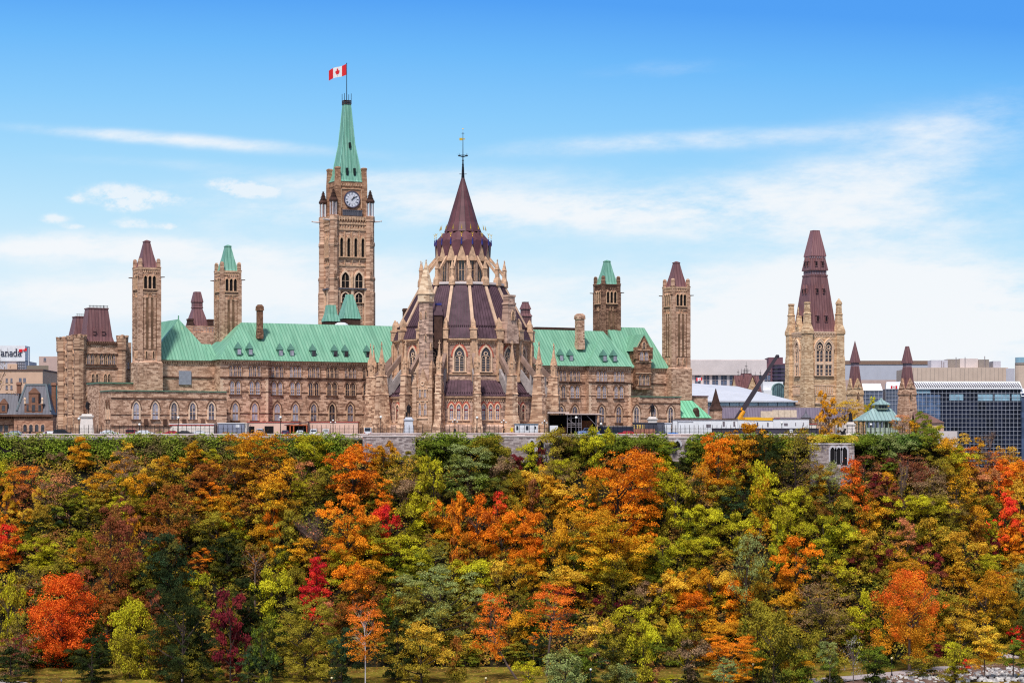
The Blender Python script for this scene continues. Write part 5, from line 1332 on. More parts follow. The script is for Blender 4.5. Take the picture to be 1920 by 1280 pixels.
for nm, p0, p1, q0, q1, q2, lab in (('glass_pavilion', 1615, 1655, 718, 732, 765, 'small glass pavilion with white sloping skylight right of the sharp spire'), ('glass_pavilion', 1661, 1690, 715, 729, 765, 'small glass pavilion with white skylight left of the blunt spire')):
    t = thing(nm, lab, 'building', (wx(p0, 900), 900, 0)); zq = lambda py: wz(py, 900); L_ = (p1 - p0) * 900 / F
    m_ = MB(); m_.box(0, L_, 0, 12, 0, zq(q1)); m_.build('curtain_wall', BGLASS, t)
    m_ = MB(); m_.add([(0, -.3, zq(q1)), (L_, -.3, zq(q1)), (L_, 5, zq(q0)), (1.0, 5, zq(q0))], [(0, 1, 2, 3)]); m_.build('skylight', WHITE, t)
    m_ = MB()
    for k in range(6): m_.box(L_ * k / 5 - .07, L_ * k / 5 + .07, -.15, 0, 0, zq(q1))
    for k in range(5): m_.box(0, L_, -.14, 0, zq(q1 + 7 * k) - .07, zq(q1 + 7 * k) + .07)
    m_.build('mullions', MATS['white_mullion'], t)
t = thing('brown_roofed_house', 'small pink house with brown pitched roof in front of the dark glass', 'house', (wx(1748, 700), 700, -12)); z = lambda py: wz(py, 700) + 12; xq = lambda px: wx(px, 700) - wx(1748, 700)
m_ = MB(); m_.box(xq(1725), xq(1769.5), 0, 6, 0, z(792)); m_.build('wall', plain('pink_render', lin((226, 182, 158)), .85, 0, .04), t)
m_ = MB(); m_.add([(xq(1715), -.5, z(794)), (xq(1771), -.5, z(792)), (xq(1740), 3, z(774)), (xq(1715), 3, z(772)), (xq(1771), 6, z(792)), (xq(1715), 6, z(794))], [(0, 1, 2, 3), (1, 4, 2), (4, 5, 3, 2)]); m_.build('roof', plain('brown_shingle', lin((124, 92, 84)), .85, 0, .2), t)
m_ = MB(); m_.box(xq(1758), xq(1763), -.06, .1, z(806), z(798)); m_.build('window', PANE, t)
t = thing('white_terrace_wall', 'short pale terrace wall between the brown-roofed house and the trees', 'wall', (wx(1775, 680), 680, -12)); m_ = MB(); m_.box(-3.5, 3, 0, .6, 0, wz(808, 680) + 12); m_.build('masonry', CONC, t)

# annex with the bright copper roof
Ya = B.Y(1300, -8)
t = thing('copper_roofed_annex', 'small stone annex with bright green ribbed copper hip roof beyond the wing', 'building', (*B.at(1305, -6), 0), TH)
A_ = Fr(*B.at(1305, -6), TH); az = lambda py: A_.Z(1305, py, 0)
x0, x1 = A_.S(1276), A_.S(1334)
m_ = MB(); m_.add([(x0, -.3, az(783)), (x1, -.3, az(783)), (A_.S(1298, 5), 5, az(750)), (x0, 5, az(750)), (x1, 12, az(783)), (x0, 12, az(783))], [(0, 1, 2, 3), (1, 4, 2), (4, 5, 3, 2)]); m_.build('roof', COPPERB, t)
m_ = MB(); m_.box(x0, x1 - .3, 0, 11.5, -1, az(783)); m_.build('wall', NEP, t)
m_ = MB(); xd = A_.S(1308); m_.prism([(xd - .5, az(783)), (xd + .5, az(783)), (xd + .5, az(770)), (xd, az(764)), (xd - .5, az(770))], -.1, 2); m_.build('dormer', DARKST, t)
m_ = MB(); m_.box(A_.S(1282, 8), A_.S(1327, 8), 8, 16, -1, az(742)); m_.build('rear_wall', NEPD if False else NEP, t)
m_ = MB(); m_.box(A_.S(1281, 8), A_.S(1328, 8), 7.8, 16.2, az(742), az(740)); m_.build('coping', BROWN, t)
# ------------------------------------------------------------------ ground: one sheet from the near bank, up the wooded slope, over the hilltop, to the horizon
def smo(x, a, b): t = max(0, min(1, (x - a) / (b - a))); return t * t * (3 - 2 * t)
def yfoot(x): return 533 + 24 * smo(x, 30, 130) - 2 * smo(-x, 40, 110)
def ycrest(x): return 577.0 + 55 * smo(x, 96, 150)
def zcrest(x): return -5.2 - 9.0 * smo(x, 84, 130)
def ground_z(x, y):
    yf, yc, zc = yfoot(x), ycrest(x), zcrest(x)
    if y <= 498: return -54.5
    if y <= yf:
        return -54.5 + 3.2 * smo(y, 498, min(512, yf - 8))
    if y < yc:
        t = (y - yf) / (yc - yf); return -51.3 + (zc + 51.3) * (t * .82 + .18 * smo(t, 0, 1))
    if x < 92: return min(-.02, zc + (y - yc) * 4) if y < yc + 1.6 else -.02 + .45 * smo(y, 581.2, 582)
    k = smo(x, 92, 130); top = (-.02 + .45 * smo(y, 581.2, 582)) * (1 - k) - 30 * k * smo(y, yc + 10, 760) + (zc) * k * (1 - smo(y, yc + 10, 760))
    return top if y > yc + 1.6 else zc + (top - zc) * (y - yc) / 1.6
def slope_at(px, py):
    """point of the slope seen at this place in the photograph"""
    lo, hi = 500.0, 640.0
    for _ in range(40):
        m_ = (lo + hi) / 2; x = wx(px, m_)
        yy_ = HY - (ground_z(x, m_) - CZ) / m_ * F
        if yy_ > py: lo = m_
        else: hi = m_
    Y = (lo + hi) / 2; x = wx(px, Y)
    Y = min(Y, ycrest(x) - .5); x = wx(px, Y)
    return x, Y, ground_z(x, Y)


xs = [-3000, -1200, -500, -260] + list(range(-200, 201, 4)) + [260, 500, 1200, 3000]
ys = [-50, 300, 480, 498] + [500 + 2 * i for i in range(0, 38)] + [576, 576.9, 577.2, 577.6, 578.6, 579.2, 581, 581.3, 581.7, 582.1, 584, 588, 594, 602, 612, 622, 632, 640, 660, 680, 700, 730, 760, 800, 900, 1100, 1500, 2500, 5000, 12000]
ys = sorted(set(ys)); gv = [(x, y, ground_z(x, y)) for y in ys for x in xs]; nx = len(xs)
gm = MB(); gm.add(gv, [(j * nx + i, j * nx + i + 1, (j + 1) * nx + i + 1, (j + 1) * nx + i) for j in range(len(ys) - 1) for i in range(nx - 1)])
m, t, b = mat('earth_and_paving', .95, 0, .1)
geo = t.node('ShaderNodeTexCoord').outputs['Object']; x, y, z = t.sep(geo)
soil = t.ramp(t.noise(geo, .35, 5), [(.3, (.008, .007, .005)), (.5, (.018, .015, .008)), (.62, (.034, .022, .010)), (.75, (.018, .022, .008))])
pave = t.mix(t.noise(geo, .2, 4), (.11, .105, .10), (.2, .19, .18))
t.put(b.inputs['Base Color'], t.mix(t.m('GREATER_THAN', z, -.5), soil, pave))
tag(gm.build('ground', m), kind='structure')
# river
m, t, b = mat('river_water', .12, 0, .5); b.inputs['Base Color'].default_value = (.03, .05, .06, 1)
wm_ = MB(); wm_.add([(-3000, -40, -53.6), (3000, -40, -53.6), (3000, 507, -53.6), (-3000, 507, -53.6)], [(0, 1, 2, 3)]); tag(wm_.build('water', m), kind='structure')
# lawn on the bench at the foot of the slope
def lay(name, m_, pts_lo, pts_hi, dz, nsub=1):
    o = MB(); n = len(pts_lo); vs = []; K = 6
    for a_, c_ in zip(pts_lo, pts_hi):
        for k in range(K + 1):
            x_ = a_[0] + (c_[0] - a_[0]) * k / K; y_ = a_[1] + (c_[1] - a_[1]) * k / K
            vs.append((x_, y_, max(ground_z(x_, y_), ground_z(x_ + 3, y_), ground_z(x_ - 3, y_), ground_z(x_, y_ + 1.0), ground_z(x_, y_ - 1.0)) + dz))
    o.add(vs, [(i * (K + 1) + k, (i + 1) * (K + 1) + k, (i + 1) * (K + 1) + k + 1, i * (K + 1) + k + 1) for i in range(n - 1) for k in range(K)])
    return tag(o.build(name, m_), kind='structure')
m, t, b = mat('lawn_grass', .95, 0, .1)
geo = t.node('ShaderNodeTexCoord').outputs['Object']
c = t.ramp(t.noise(geo, .12, 5, .65), [(.34, lin((84, 66, 24))), (.46, lin((98, 84, 28))), (.56, lin((126, 116, 36))), (.66, lin((104, 100, 34))), (.74, lin((132, 88, 40)))])
fk = t.noise(geo, 1.3, 3, .75); c = t.mix(t.smooth(fk, .57, .66), c, lin((206, 158, 84)))
fk2 = t.noise(geo, 2.1, 2, .7); c = t.mix(t.smooth(fk2, .60, .68), c, lin((168, 88, 40)))
t.put(b.inputs['Base Color'], c)
XS = list(range(-150, 151, 3))
lay('lawn', m, [(x, 499) for x in XS], [(x, yfoot(x) - .2) for x in XS], .03)
# paths: photo row of the near and far edge, converted to the level bench
PATHM = plain('path_asphalt', lin((178, 164, 162)), .9, 0, .08, .4)
def bench(px, py):
    Y = 520.0
    for _ in range(30): Y = (-51.3 - CZ) / ((HY - py) / F)
    return (wx(px, Y), min(Y, 556))
E2 = [(1450, 1281, 1277), (1530, 1278, 1271), (1600, 1274, 1266), (1680, 1268, 1258), (1760, 1259, 1249), (1840, 1250.5, 1241.5), (1930, 1239.5, 1232), (2000, 1231, 1224)]
def dens(E_, n=6):
    o = []
    for a_, c_ in zip(E_[:-1], E_[1:]):
        for k in range(n): o.append(tuple(a_[i] + (c_[i] - a_[i]) * k / n for i in range(3)))
    return o + [E_[-1]]
E2 = dens(E2)
lay('path', PATHM, [bench(a_, c_) for a_, c_, d_ in E2], [bench(a_, d_) for a_, c_, d_ in E2], .06)
E1 = dens([(-60, 1284, 1271.5), (0, 1284, 1273), (50, 1284, 1275.5), (100, 1284, 1279), (125, 1285, 1281)])
lay('path', PATHM, [bench(a_, c_) for a_, c_, d_ in E1], [bench(a_, d_) for a_, c_, d_ in E1], .06)
BARE = plain('bare_soil_verge', lin((110, 84, 72)), .95, 0, .3, .6)
E3 = [(a_, c_ + 12 + 8 * smo(a_, 1450, 1900), c_ + .6) for a_, c_, d_ in E2]
lay('soil_verge', BARE, [bench(a_, c_) for a_, c_, d_ in E3], [bench(a_, d_) for a_, c_, d_ in E3], .05)

# boulders of the river bank, too many to count
rk = MB(); rr = random.Random(3)
for i in range(900):
    px = 1560 + 400 * rr.random() ** .75; lo = 1279 - 10 * smo(px, 1560, 1700) - 17 * smo(px, 1680, 1920)
    py = lo + (1300 - lo) * rr.random() + rr.uniform(-2, 2); x_, y_ = bench(px, py); s_ = rr.uniform(.25, .62)
    vs = [(x_ + s_ * rr.uniform(.7, 1.3) * a_, y_ + s_ * rr.uniform(.7, 1.3) * c_, ground_z(x_, y_) + .1 + s_ * rr.uniform(.3, .9) * d_) for a_, c_, d_ in ((-1, -1, -1), (1, -1, -1), (1, 1, -1), (-1, 1, -1), (-.6, -.7, 1), (.7, -.5, 1), (.6, .7, .9), (-.7, .6, 1.1))]
    rk.add(vs, [(3, 2, 1, 0), (4, 5, 6, 7), (0, 1, 5, 4), (1, 2, 6, 5), (2, 3, 7, 6), (3, 0, 4, 7)])
m, t, b = mat('bank_boulders', .9, 0, .2); geo = t.node('ShaderNodeTexCoord').outputs['Object']
t.put(b.inputs['Base Color'], t.ramp(t.noise(geo, .55, 2), [(.32, lin((96, 92, 98))), (.46, lin((176, 170, 168))), (.58, lin((222, 214, 206))), (.72, lin((150, 144, 144)))]))
tag(rk.build('boulders', m), 'pale grey boulders heaped along the river bank below the path', 'boulders', kind='stuff')

# ------------------------------------------------------------------ walls along the crest
ZW = wz(812.5, 580); WALLC = plain('pale_pink_coping', lin((226, 206, 200)), .85, 0, .08, .5); PARA = stone('parapet_stone', lin((226, 204, 196)), lin((198, 174, 164)), lin((150, 128, 122)), dirt=.15)
def wall_run(name, label, px0, px1, Y, py0, zb, m_, th_=.5, cope=None, cat='wall', step=0):
    x0, x1 = wx(px0, Y), wx(px1, Y); t_ = thing(name, label, cat, ((x0 + x1) / 2, Y, 0)); h_ = (x1 - x0) / 2
    a_ = MB(); a_.box(-h_, h_, 0, th_, zb, wz(py0, Y) - .22); a_.build('masonry', m_, t_)
    a_ = MB(); a_.box(-h_ - .05, h_ + .05, -.1, th_ + .1, wz(py0, Y) - .22, wz(py0, Y)); a_.build('coping', cope or WALLC, t_)
    return t_
wall_run('parapet_wall', 'low pale parapet along the cliff edge below the parked cars at left', 40, 690, 580, 812.5, -6, PARA)
wall_run('parapet_wall', 'low pale parapet along the cliff edge in front of the library', 690, 945, 580.3, 811.5, -6, PARA)
wall_run('parapet_wall', 'raised stone parapet before the small white cabin', 945, 1038, 579.7, 811, -6, PARA)
wall_run('parapet_wall', 'long low parapet along the cliff edge from the scaffold to the trailers', 1038, 1530, 580.1, 813, -6, PARA)
wall_run('parapet_wall', 'stepped pale parapet in front of the green pavilion', 1530, 1722, 580.4, 814.5, -6, PARA)
wall_run('parapet_wall', 'pale kerb wall at the far left below the slate mansard building', -30, 40, 580.6, 817, -6, PARA)
def arched_wall(label, px0, px1, Y, py0, arches, m_, name='retaining_wall'):
    x0, x1 = wx(px0, Y), wx(px1, Y); t_ = thing(name, label, 'wall', ((x0 + x1) / 2, Y, 0)); h_ = (x1 - x0) / 2; xm = (x0 + x1) / 2
    a_ = MB(); a_.box(-h_, h_, 0, 3.0, -16, wz(py0, Y)); a_.build('masonry', m_, t_)
    a_ = MB(); a_.box(-h_ - .1, h_ + .1, -.15, 3.1, wz(py0, Y), wz(py0, Y) + .3); a_.build('coping', TRIML if False else CONC, t_)
    for pc, w_, pt, pb in arches:
        hh_ = wz(pt, Y) - wz(pb, Y); ww = w_ * Y / F
        a_ = MB(); a_.M = Matrix.Translation((wx(pc, Y) - xm, 0, wz(pb, Y))); a_.prism(arch(ww, hh_), -.04, .2); o_ = a_.build('archway', DARKOP, t_)
        a_ = MB(); a_.M = Matrix.Translation((wx(pc, Y) - xm, 0, wz(pb, Y))); k = (ww + .7) / ww; a_.strip([(p * k, q + .5) for p, q in arch(ww, hh_)], arch(ww, hh_), -.22, .1); a_.build('arch_stones', plain('pale_grey_trim', lin((198, 192, 196)), .85) if 'pale_grey_trim' not in MATS else MATS['pale_grey_trim'], o_)
    return t_
arched_wall('plain grey retaining wall below the statue left of the library', 680, 779, 576.4, 818.5, [], GREYST)
arched_wall('grey retaining wall with two pointed arches right of the library', 935, 1040, 576.3, 818.8, [(997.5, 9, 825, 852), (1014, 11, 825.5, 850)], GREYST)
arched_wall('short stone retaining wall with one dark pointed arch', 1245, 1298, 576.4, 821, [(1270, 12, 826, 838)], GREYST)
arched_wall('grey stone bastion with three tall pointed arches on the slope', 1520, 1602, 571.5, 832.8, [(1561, 9, 838, 868), (1572.5, 9, 838.5, 870), (1583.5, 9.5, 838, 872)], GREYST, 'arched_bastion')
m_ = MB(); dk = thing('cliff_face', 'dark brown rock and masonry face under the green hedge at left', 'cliff', (wx(220, 577), 577.4, 0)); xm = wx(220, 577)
m_.box(wx(-40, 577) - xm, wx(700, 577) - xm, 0, 2, -22, -2.0); m_.build('masonry', stone('dark_cliff', lin((118, 96, 92)), lin((84, 66, 64)), lin((44, 34, 34)), dirt=.6, bw=1.6, bh=.7), dk)

# ------------------------------------------------------------------ iron fences
def fence(label, px0, px1, Y=580.5, zt_=1.5, gap=1.05, m_=None, z0=1.0):
    x0, x1 = wx(px0, Y), wx(px1, Y); t_ = thing('iron_fence', label, 'fence', ((x0 + x1) / 2, Y, z0), 0, 'railings along the promenade'); h_ = (x1 - x0) / 2
    a_ = MB(); a_.box(-h_, h_, -.02, .02, .25, .31); a_.box(-h_, h_, -.02, .02, zt_ - .35, zt_ - .29)
    n = int(2 * h_ / .3)
    for k in range(n): a_.box(-h_ + k * .3 - .018, -h_ + k * .3 + .018, -.018, .018, .1, zt_ - (.1 if k % 2 else .3))
    a_.build('rails', m_ or IRON, t_)
    p_ = MB(); p_.rect(0, 0, [(0, .055, .055), (zt_ + .45, .05, .05), (zt_ + .62, .01, .01)]); me = p_.mesh('post', m_ or IRON)
    n = min(90, max(2, int(2 * h_ / gap)))
    for k in range(n + 1): o_ = sub('post', me, t_); o_.location = (-h_ + 2 * h_ * k / n, 0, 0)
    return t_
for a_, c_, l_ in ((108, 290, 'black iron railing in front of the leftmost statue and white cars'), (290, 470, 'black iron railing in front of the white and grey site containers'), (560, 680, 'black iron railing in front of the peach shed'), (700, 935, 'black iron railing in front of the library plinth'), (965, 1030, 'short black iron railing before the small white cabin'), (1100, 1250, 'black iron railing in front of the dark containers'), (1250, 1430, 'dark iron railing in front of the white site trailers'), (1505, 1640, 'black iron railing beside the orange tree and right-hand statue'), (1642, 1715, 'iron railing in front of the green pavilion'), (0, 66, 'black iron railing in front of the slate mansard building')):
    fence(l_, a_, c_)
# ------------------------------------------------------------------ figures: one continuous skinned body
def figure(name, joints, bones, mat_, parent, sub_=1):
    me = bpy.data.meshes.new(name); me.from_pydata([j[:3] for j in joints], bones, []); o = bpy.data.objects.new(name, me); C.objects.link(o)
    sk = o.modifiers.new('skin', 'SKIN'); sk.use_smooth_shade = True
    for i, j in enumerate(joints): me.skin_vertices[0].data[i].radius = (j[3], j[4] if len(j) > 4 else j[3])
    me.skin_vertices[0].data[0].use_root = True
    if sub_: s_ = o.modifiers.new('sub', 'SUBSURF'); s_.levels = s_.render_levels = sub_
    dg = bpy.context.evaluated_depsgraph_get(); nm_ = bpy.data.meshes.new_from_object(o.evaluated_get(dg)); nm_.name = name
    o.modifiers.clear(); o.data = nm_; nm_.materials.clear(); nm_.materials.append(mat_)
    if parent: o.parent = parent
    return o
def body(arm='down', coat=False, seat=False, stride=.12, side=1):
    """joints of a 1.75 m person facing -y"""
    J = [(0, 0, .95, .15, .11), (0, 0, 1.15, .14, .10), (0, -.01, 1.38, .17, .11), (0, 0, 1.50, .07), (0, -.02, 1.58, .075, .085), (0, -.02, 1.70, .085, .095)]
    Bn = [(0, 1), (1, 2), (2, 3), (3, 4), (4, 5)]
    for s_ in (-1, 1):
        n = len(J); st_ = s_ * stride
        if seat: J += [(s_ * .09, -.03, .5, .085), (s_ * .11, -.42, .5, .07), (s_ * .11, -.45, .08, .045), (s_ * .12, -.58, .04, .04)]
        else: J += [(s_ * .09, 0, .88, .09), (s_ * .10, -st_ * .6, .5, .065), (s_ * .10, st_ * .5, .08, .045), (s_ * .11, st_ * .5 - .14, .035, .04)]
        Bn += [(0, n), (n, n + 1), (n + 1, n + 2), (n + 2, n + 3)]
        n = len(J)
        J.append((s_ * .19, 0, 1.40, .07))
        if arm == 'hip' and s_ == side: J += [(s_ * .34, .05, 1.17, .05), (s_ * .2, -.08, 1.02, .04), (s_ * .15, -.12, 1.0, .035)]
        elif arm == 'out' and s_ == -side: J += [(s_ * .33, -.08, 1.18, .05), (s_ * .48, -.22, 1.05, .04), (s_ * .56, -.27, 1.03, .035)]
        else: J += [(s_ * .25, .02, 1.14, .05), (s_ * .24, -.08, .90, .04), (s_ * .23, -.12, .82, .035)]
        Bn += [(2, n), (n, n + 1), (n + 1, n + 2), (n + 2, n + 3)]
    if seat: J = [(x, y, z - .42 if i < 6 or z > .75 else z, *r_) for i, (x, y, z, *r_) in enumerate(J)]
    return J, Bn
def statue(label, px, ytop, ymid, Y, ybase=806, ph=1.5, pedm=MARBLE, arm='hip', side=1, extra=None, coat=True, rz=0):
    x = wx(px, Y); t_ = thing('statue', label, 'statue', (x, Y, 0), rz, 'bronze statues on stone pedestals')
    zp = wz(ymid, Y); k = (wz(ytop, Y) - zp) / 1.78
    p_ = MB(); w0 = ph
    p_.rect(0, 0, [(-.2, w0 * 1.5, w0 * 1.5), (.35, w0 * 1.5, w0 * 1.5), (.36, w0 * 1.25, w0 * 1.25), (.8, w0 * 1.25, w0 * 1.25), (.85, w0, w0), (zp - 1.0, w0 * .78, w0 * .78), (zp - .75, w0 * .95, w0 * .95), (zp - .45, w0 * .98, w0 * .98), (zp - .4, w0 * .72, w0 * .72), (zp, w0 * .66, w0 * .66)])
    p_.build('pedestal', pedm, t_)
    J, Bn = body(arm, side=side, stride=.1)
    J = [(a_ * k, b_ * k, c_ * k + zp, *(q * k * 1.12 for q in r_)) for a_, b_, c_, *r_ in J]
    f_ = figure('bronze_figure', J, Bn, BRONZE, t_)
    if coat:
        c_ = MB(); c_.lathe([(.235 * k, zp + .62 * k), (.2 * k, zp + .95 * k), (.215 * k, zp + 1.3 * k), (.2 * k, zp + 1.42 * k), (.09 * k, zp + 1.5 * k)], 12); c_.build('coat', BRONZE, f_)
    if extra: extra(t_, zp, k)
    return t_
GRAN = plain('grey_granite', lin((206, 206, 214)), .6, 0, .08, 1.0)
statue('leftmost bronze statue with hand on hip, on tall pale granite pedestal', 164.5, 750, 776, 596, 810, 1.85)
def stump(t_, zp, k):
    m_ = MB(); m_.rect(-.30 * k, .05 * k, [(zp, .12 * k, .12 * k), (zp + .62 * k, .11 * k, .11 * k), (zp + .66 * k, .15 * k, .15 * k)]); m_.build('column', BRONZE, t_)
statue('dark bronze statue leaning beside a short column before the library', 766.5, 756, 782, 589, 806, 1.25, GRAN, 'hip', 1, stump)
statue('bronze statue with one arm stretched out, standing right of the scaffold', 1223, 755, 781, 600, 806, 1.35, MARBLE, 'out', 1)
def throne(t_, zp, k):
    m_ = MB(); m_.lathe([(.42 * k, zp), (.34 * k, zp + .5 * k), (.25 * k, zp + 1.0 * k), (.2 * k, zp + 1.4 * k)], 10); m_.build('robe', BRONZE, t_)
    m_ = MB(); m_.box(-3.6, -.9, -.8, .8, 0, 3.2); m_.build('side_block', MARBLE, t_)
    m_ = MB(); m_.loft([[(-1.9 + .35 * a_, -1.5 + b_ * .35, z_) for a_, b_ in ((-1, -1), (1, -1), (1, 1), (-1, 1))] for z_ in (0, .9)]); 
    m_.tube((-2.0, -1.5, .8), (-1.6, -1.5, 1.9), .35, .25, 7); m_.ball((-1.5, -1.5, 2.1), .28, 7, 5); m_.tube((-2.6, -1.5, 1.5), (-1.9, -1.5, 1.3), .25, .25, 6); m_.ball((-2.7, -1.5, 1.75), .26, 7, 5); m_.tube((-2.4, -1.5, .1), (-2.3, -1.5, 1.3), .2, .2, 6); m_.build('lower_figure', BRONZE, t_)
statue('robed dark statue with a second bronze figure at its base, by the green pavilion', 1594.5, 771, 791, 596, 812, 1.2, MARBLE, 'down', 1, throne)

# ------------------------------------------------------------------ lamp posts
GLOBE = plain('lamp_globe', lin((250, 246, 240)), .3, 0, .02); GLOBEY = plain('amber_lamp_globe', lin((240, 222, 170)), .3, 0, .02)
def lamp(label, px, ytop, ybot, Y, r_=.27, triple=False, gm_=GLOBE, z0=None):
    x = wx(px, Y); zb_ = ground_z(x, Y) if z0 is None else z0
    t_ = thing('lamp_post', label, 'lamp post', (x, Y, zb_), 0, 'globe lamp posts'); h_ = wz(ytop, Y) - zb_ - 2 * r_
    p_ = MB(); p_.lathe([(.2, -.2), (.2, .5), (.1, .7), (.075, h_ - .25), (.14, h_ - .2), (.14, h_), (.08, h_ + .05)], 8)
    if triple:
        for i in (-1, 1): p_.tube((0, 0, h_ - .5), (i * .55, 0, h_ - .5), .05, .05, 5)
    p_.build('pole', IRON, t_)
    for gx, gz in [(0, h_ + r_)] + ([(-.55, h_ - .25), (.55, h_ - .25)] if triple else []):
        g_ = MB(); g_.ball((gx, 0, gz), r_ if gx == 0 else r_ * .8, 10, 7); g_.build('globe', gm_, t_)
    return t_
for px, yt, Y, tr, l_ in ((148, 782, 584, 0, 'globe lamp post left of the leftmost statue pedestal'), (261.5, 793, 590, 0, 'short globe lamp post behind the white car beside the maroon car'), (334.5, 780, 582.5, 0, 'globe lamp post in front of the long white site container'),
                       (526, 779.5, 582.5, 0, 'globe lamp post left of the timber porch'), (624.5, 786, 583, 1, 'three-globe lamp post in front of the peach shed'), (714, 779, 582.5, 0, 'globe lamp post between the white van and the library statue'),
                       (853, 785, 583, 1, 'three-globe lamp post in front of the library, left of centre'), (894.5, 780, 582.5, 0, 'globe lamp post with hanging basket before the library'), (944.5, 786, 583, 1, 'three-globe lamp post left of the small white cabin'),
                       (1021, 787, 583, 1, 'three-globe lamp post right of the small white cabin'), (1080.5, 780, 582.5, 0, 'globe lamp post in front of the scaffold'), (1127, 792, 590, 0, 'short globe lamp post right of the scaffold'), (1466, 790, 590, 0, 'thin lamp post before the white trailer with brown roofline'), (1633, 793, 592, 0, 'globe lamp post in front of the green pavilion')):
    lamp(l_, px, yt, 812, Y, .32 if not tr else .22, tr, GLOBE)
for px, yt, l_ in ((622, 1268, 'short path lamp on the lawn left of the white-barked birch'), (911, 1268.5, 'path lamp in the shrubs beside the leaning red-orange tree'), (1107.5, 1252, 'white path lamp among dark shrubs at the slope foot'), (1412, 1242.5, 'amber path lamp behind the bench at the slope foot'), (1672, 1231, 'path lamp beside the trunk of the big orange tree')):
    x_, Y_ = bench(px, {622: 1290, 911: 1292, 1107.5: 1284, 1412: 1278, 1672: 1267}[px])
    lamp(l_, px, yt, 0, Y_, .24, False, GLOBEY if px != 1107.5 else GLOBE)
for px, l_ in ((61, 'black path lamp head on the lawn near the path at far left'), (115, 'grey path lamp at the lower edge of the lawn, below the big orange tree'), (341, 'small grey path lamp at the lower edge of the lawn, below the dark trees')):
    x_, Y_ = bench(px, 1287); t_ = thing('path_lamp', l_, 'lamp', (x_, Y_, ground_z(x_, Y_)), 0, 'low path lamps on the lawn'); hh = wz(1275 if px == 61 else 1274, Y_) - ground_z(x_, Y_)
    p_ = MB(); p_.tube((0, 0, -.1), (0, 0, hh - .2), .07, .06, 6); p_.build('pole', IRON, t_)
    p_ = MB()
    if px == 61: p_.rect(0, 0, [(hh - .25, .35, .25), (hh, .42, .3)])
    else: p_.lathe([(.12, hh - .3), (.2, hh), (.1, hh + .15)], 8)
    p_.build('lamp_head', IRON if px == 61 else FRAMEW, t_)

# ------------------------------------------------------------------ vehicles
GLS = plain('car_window', lin((38, 42, 52)), .1, 0, .05); TYRE = plain('tyre', lin((30, 30, 32)), .9); RIM = plain('wheel_rim', lin((150, 150, 156)), .4, .5); LIGHTR = plain('tail_light', lin((176, 30, 34)), .4); LIGHTW = plain('head_light', lin((230, 232, 236)), .2)
CARP = {}
def paint(n, c):
    if n not in CARP: CARP[n] = plain('car_paint_' + n, lin(c), .3, 0, .02, .5, .5)
    return CARP[n]
def car_meshes(kind):
    """length along x"""
    L_, W_ = (4.5, .86) if kind != 'van' else (5.2, .96)
    if kind == 'car': pr = [(-2.25, .35), (2.25, .35), (2.28, .62), (2.2, .82), (1.15, .98), (.55, 1.38), (-.9, 1.42), (-1.75, 1.02), (-2.2, .95), (-2.28, .6)]; gl = [(-1.6, 1.02), (1.02, 1.0), (.5, 1.33), (-.88, 1.37)]
    elif kind == 'suv': pr = [(-2.2, .42), (2.25, .42), (2.3, .75), (2.2, 1.02), (1.25, 1.12), (.65, 1.72), (-1.9, 1.76), (-2.2, 1.1), (-2.25, .7)]; gl = [(-1.98, 1.16), (1.1, 1.15), (.6, 1.64), (-1.82, 1.68)]
    elif kind == 'van': pr = [(-2.6, .4), (2.6, .4), (2.65, .9), (2.3, 1.2), (1.75, 2.05), (-2.5, 2.15), (-2.62, 1.2)]; gl = [(.6, 1.3), (2.05, 1.3), (1.68, 1.92), (.6, 1.95)]
    else: pr = [(-2.7, .5), (2.6, .5), (2.65, .85), (2.5, 1.05), (1.45, 1.15), (.95, 1.78), (-.35, 1.8), (-.5, 1.15), (-2.7, 1.12)]; gl = [(-.38, 1.2), (1.3, 1.2), (.92, 1.7), (-.3, 1.72)]
    b = MB(); n = len(pr); rings = []
    for y, k in ((-W_, .0), (-W_ * .88, 1), (W_ * .88, 1), (W_, 0)):
        rings.append([(x, y * (1 if z < 1.05 else .86), z if k or z < .5 else z - .05) for x, z in pr])
    b.loft(rings)
    g = MB(); g.prism(gl, -W_ * .88 - .02, W_ * .88 + .02)
    xs_, zt_ = max(p[0] for p in gl), max(p[1] for p in gl)
    fr = MB()
    top = [p for p in pr if p[1] > 1.25]; xm0, xm1 = min(p[0] for p in top), max(p[0] for p in top)
    zb_ = 1.02 if kind == 'car' else 1.2
    for sx, xt in ((1, xm1), (-1, xm0)):
        i = [p for p in pr if abs(p[0] - xt) < .01 and p[1] > 1.2][0]
        low = [p for p in pr if (p[0] - xt) * sx > .2 and p[1] > .9]; q = min(low, key=lambda p: abs(p[0] - xt)) if low else (xt + .1 * sx, zb_)
        o = .03 * sx
        fr.add([(i[0] + o, -W_ * .72, i[1] - .06), (i[0] + o, W_ * .72, i[1] - .06), (q[0] + o, W_ * .76, q[1] + .06), (q[0] + o, -W_ * .76, q[1] + .06)], [(0, 1, 2, 3)])
    wh = MB(); wh.M = Matrix.Rotation(R(90), 4, 'X'); wh.lathe([(.34, -.12), (.36, -.06), (.36, .06), (.34, .12)], 14)
    rm = MB(); rm.M = wh.M; rm.lathe([(.2, -.125), (.2, .125)], 10)
    lr = MB(); lr.box(-.06, .06, -.16, .16, -.1, .1)
    return dict(body=b, win=g, screen=fr, wheel=wh, rim=rm, light=lr, L=L_, W=W_)
CM = {k: {a_: (c_.mesh(a_, None) if isinstance(c_, MB) else c_) for a_, c_ in car_meshes(k).items()} for k in ('car', 'suv', 'van', 'pickup')}
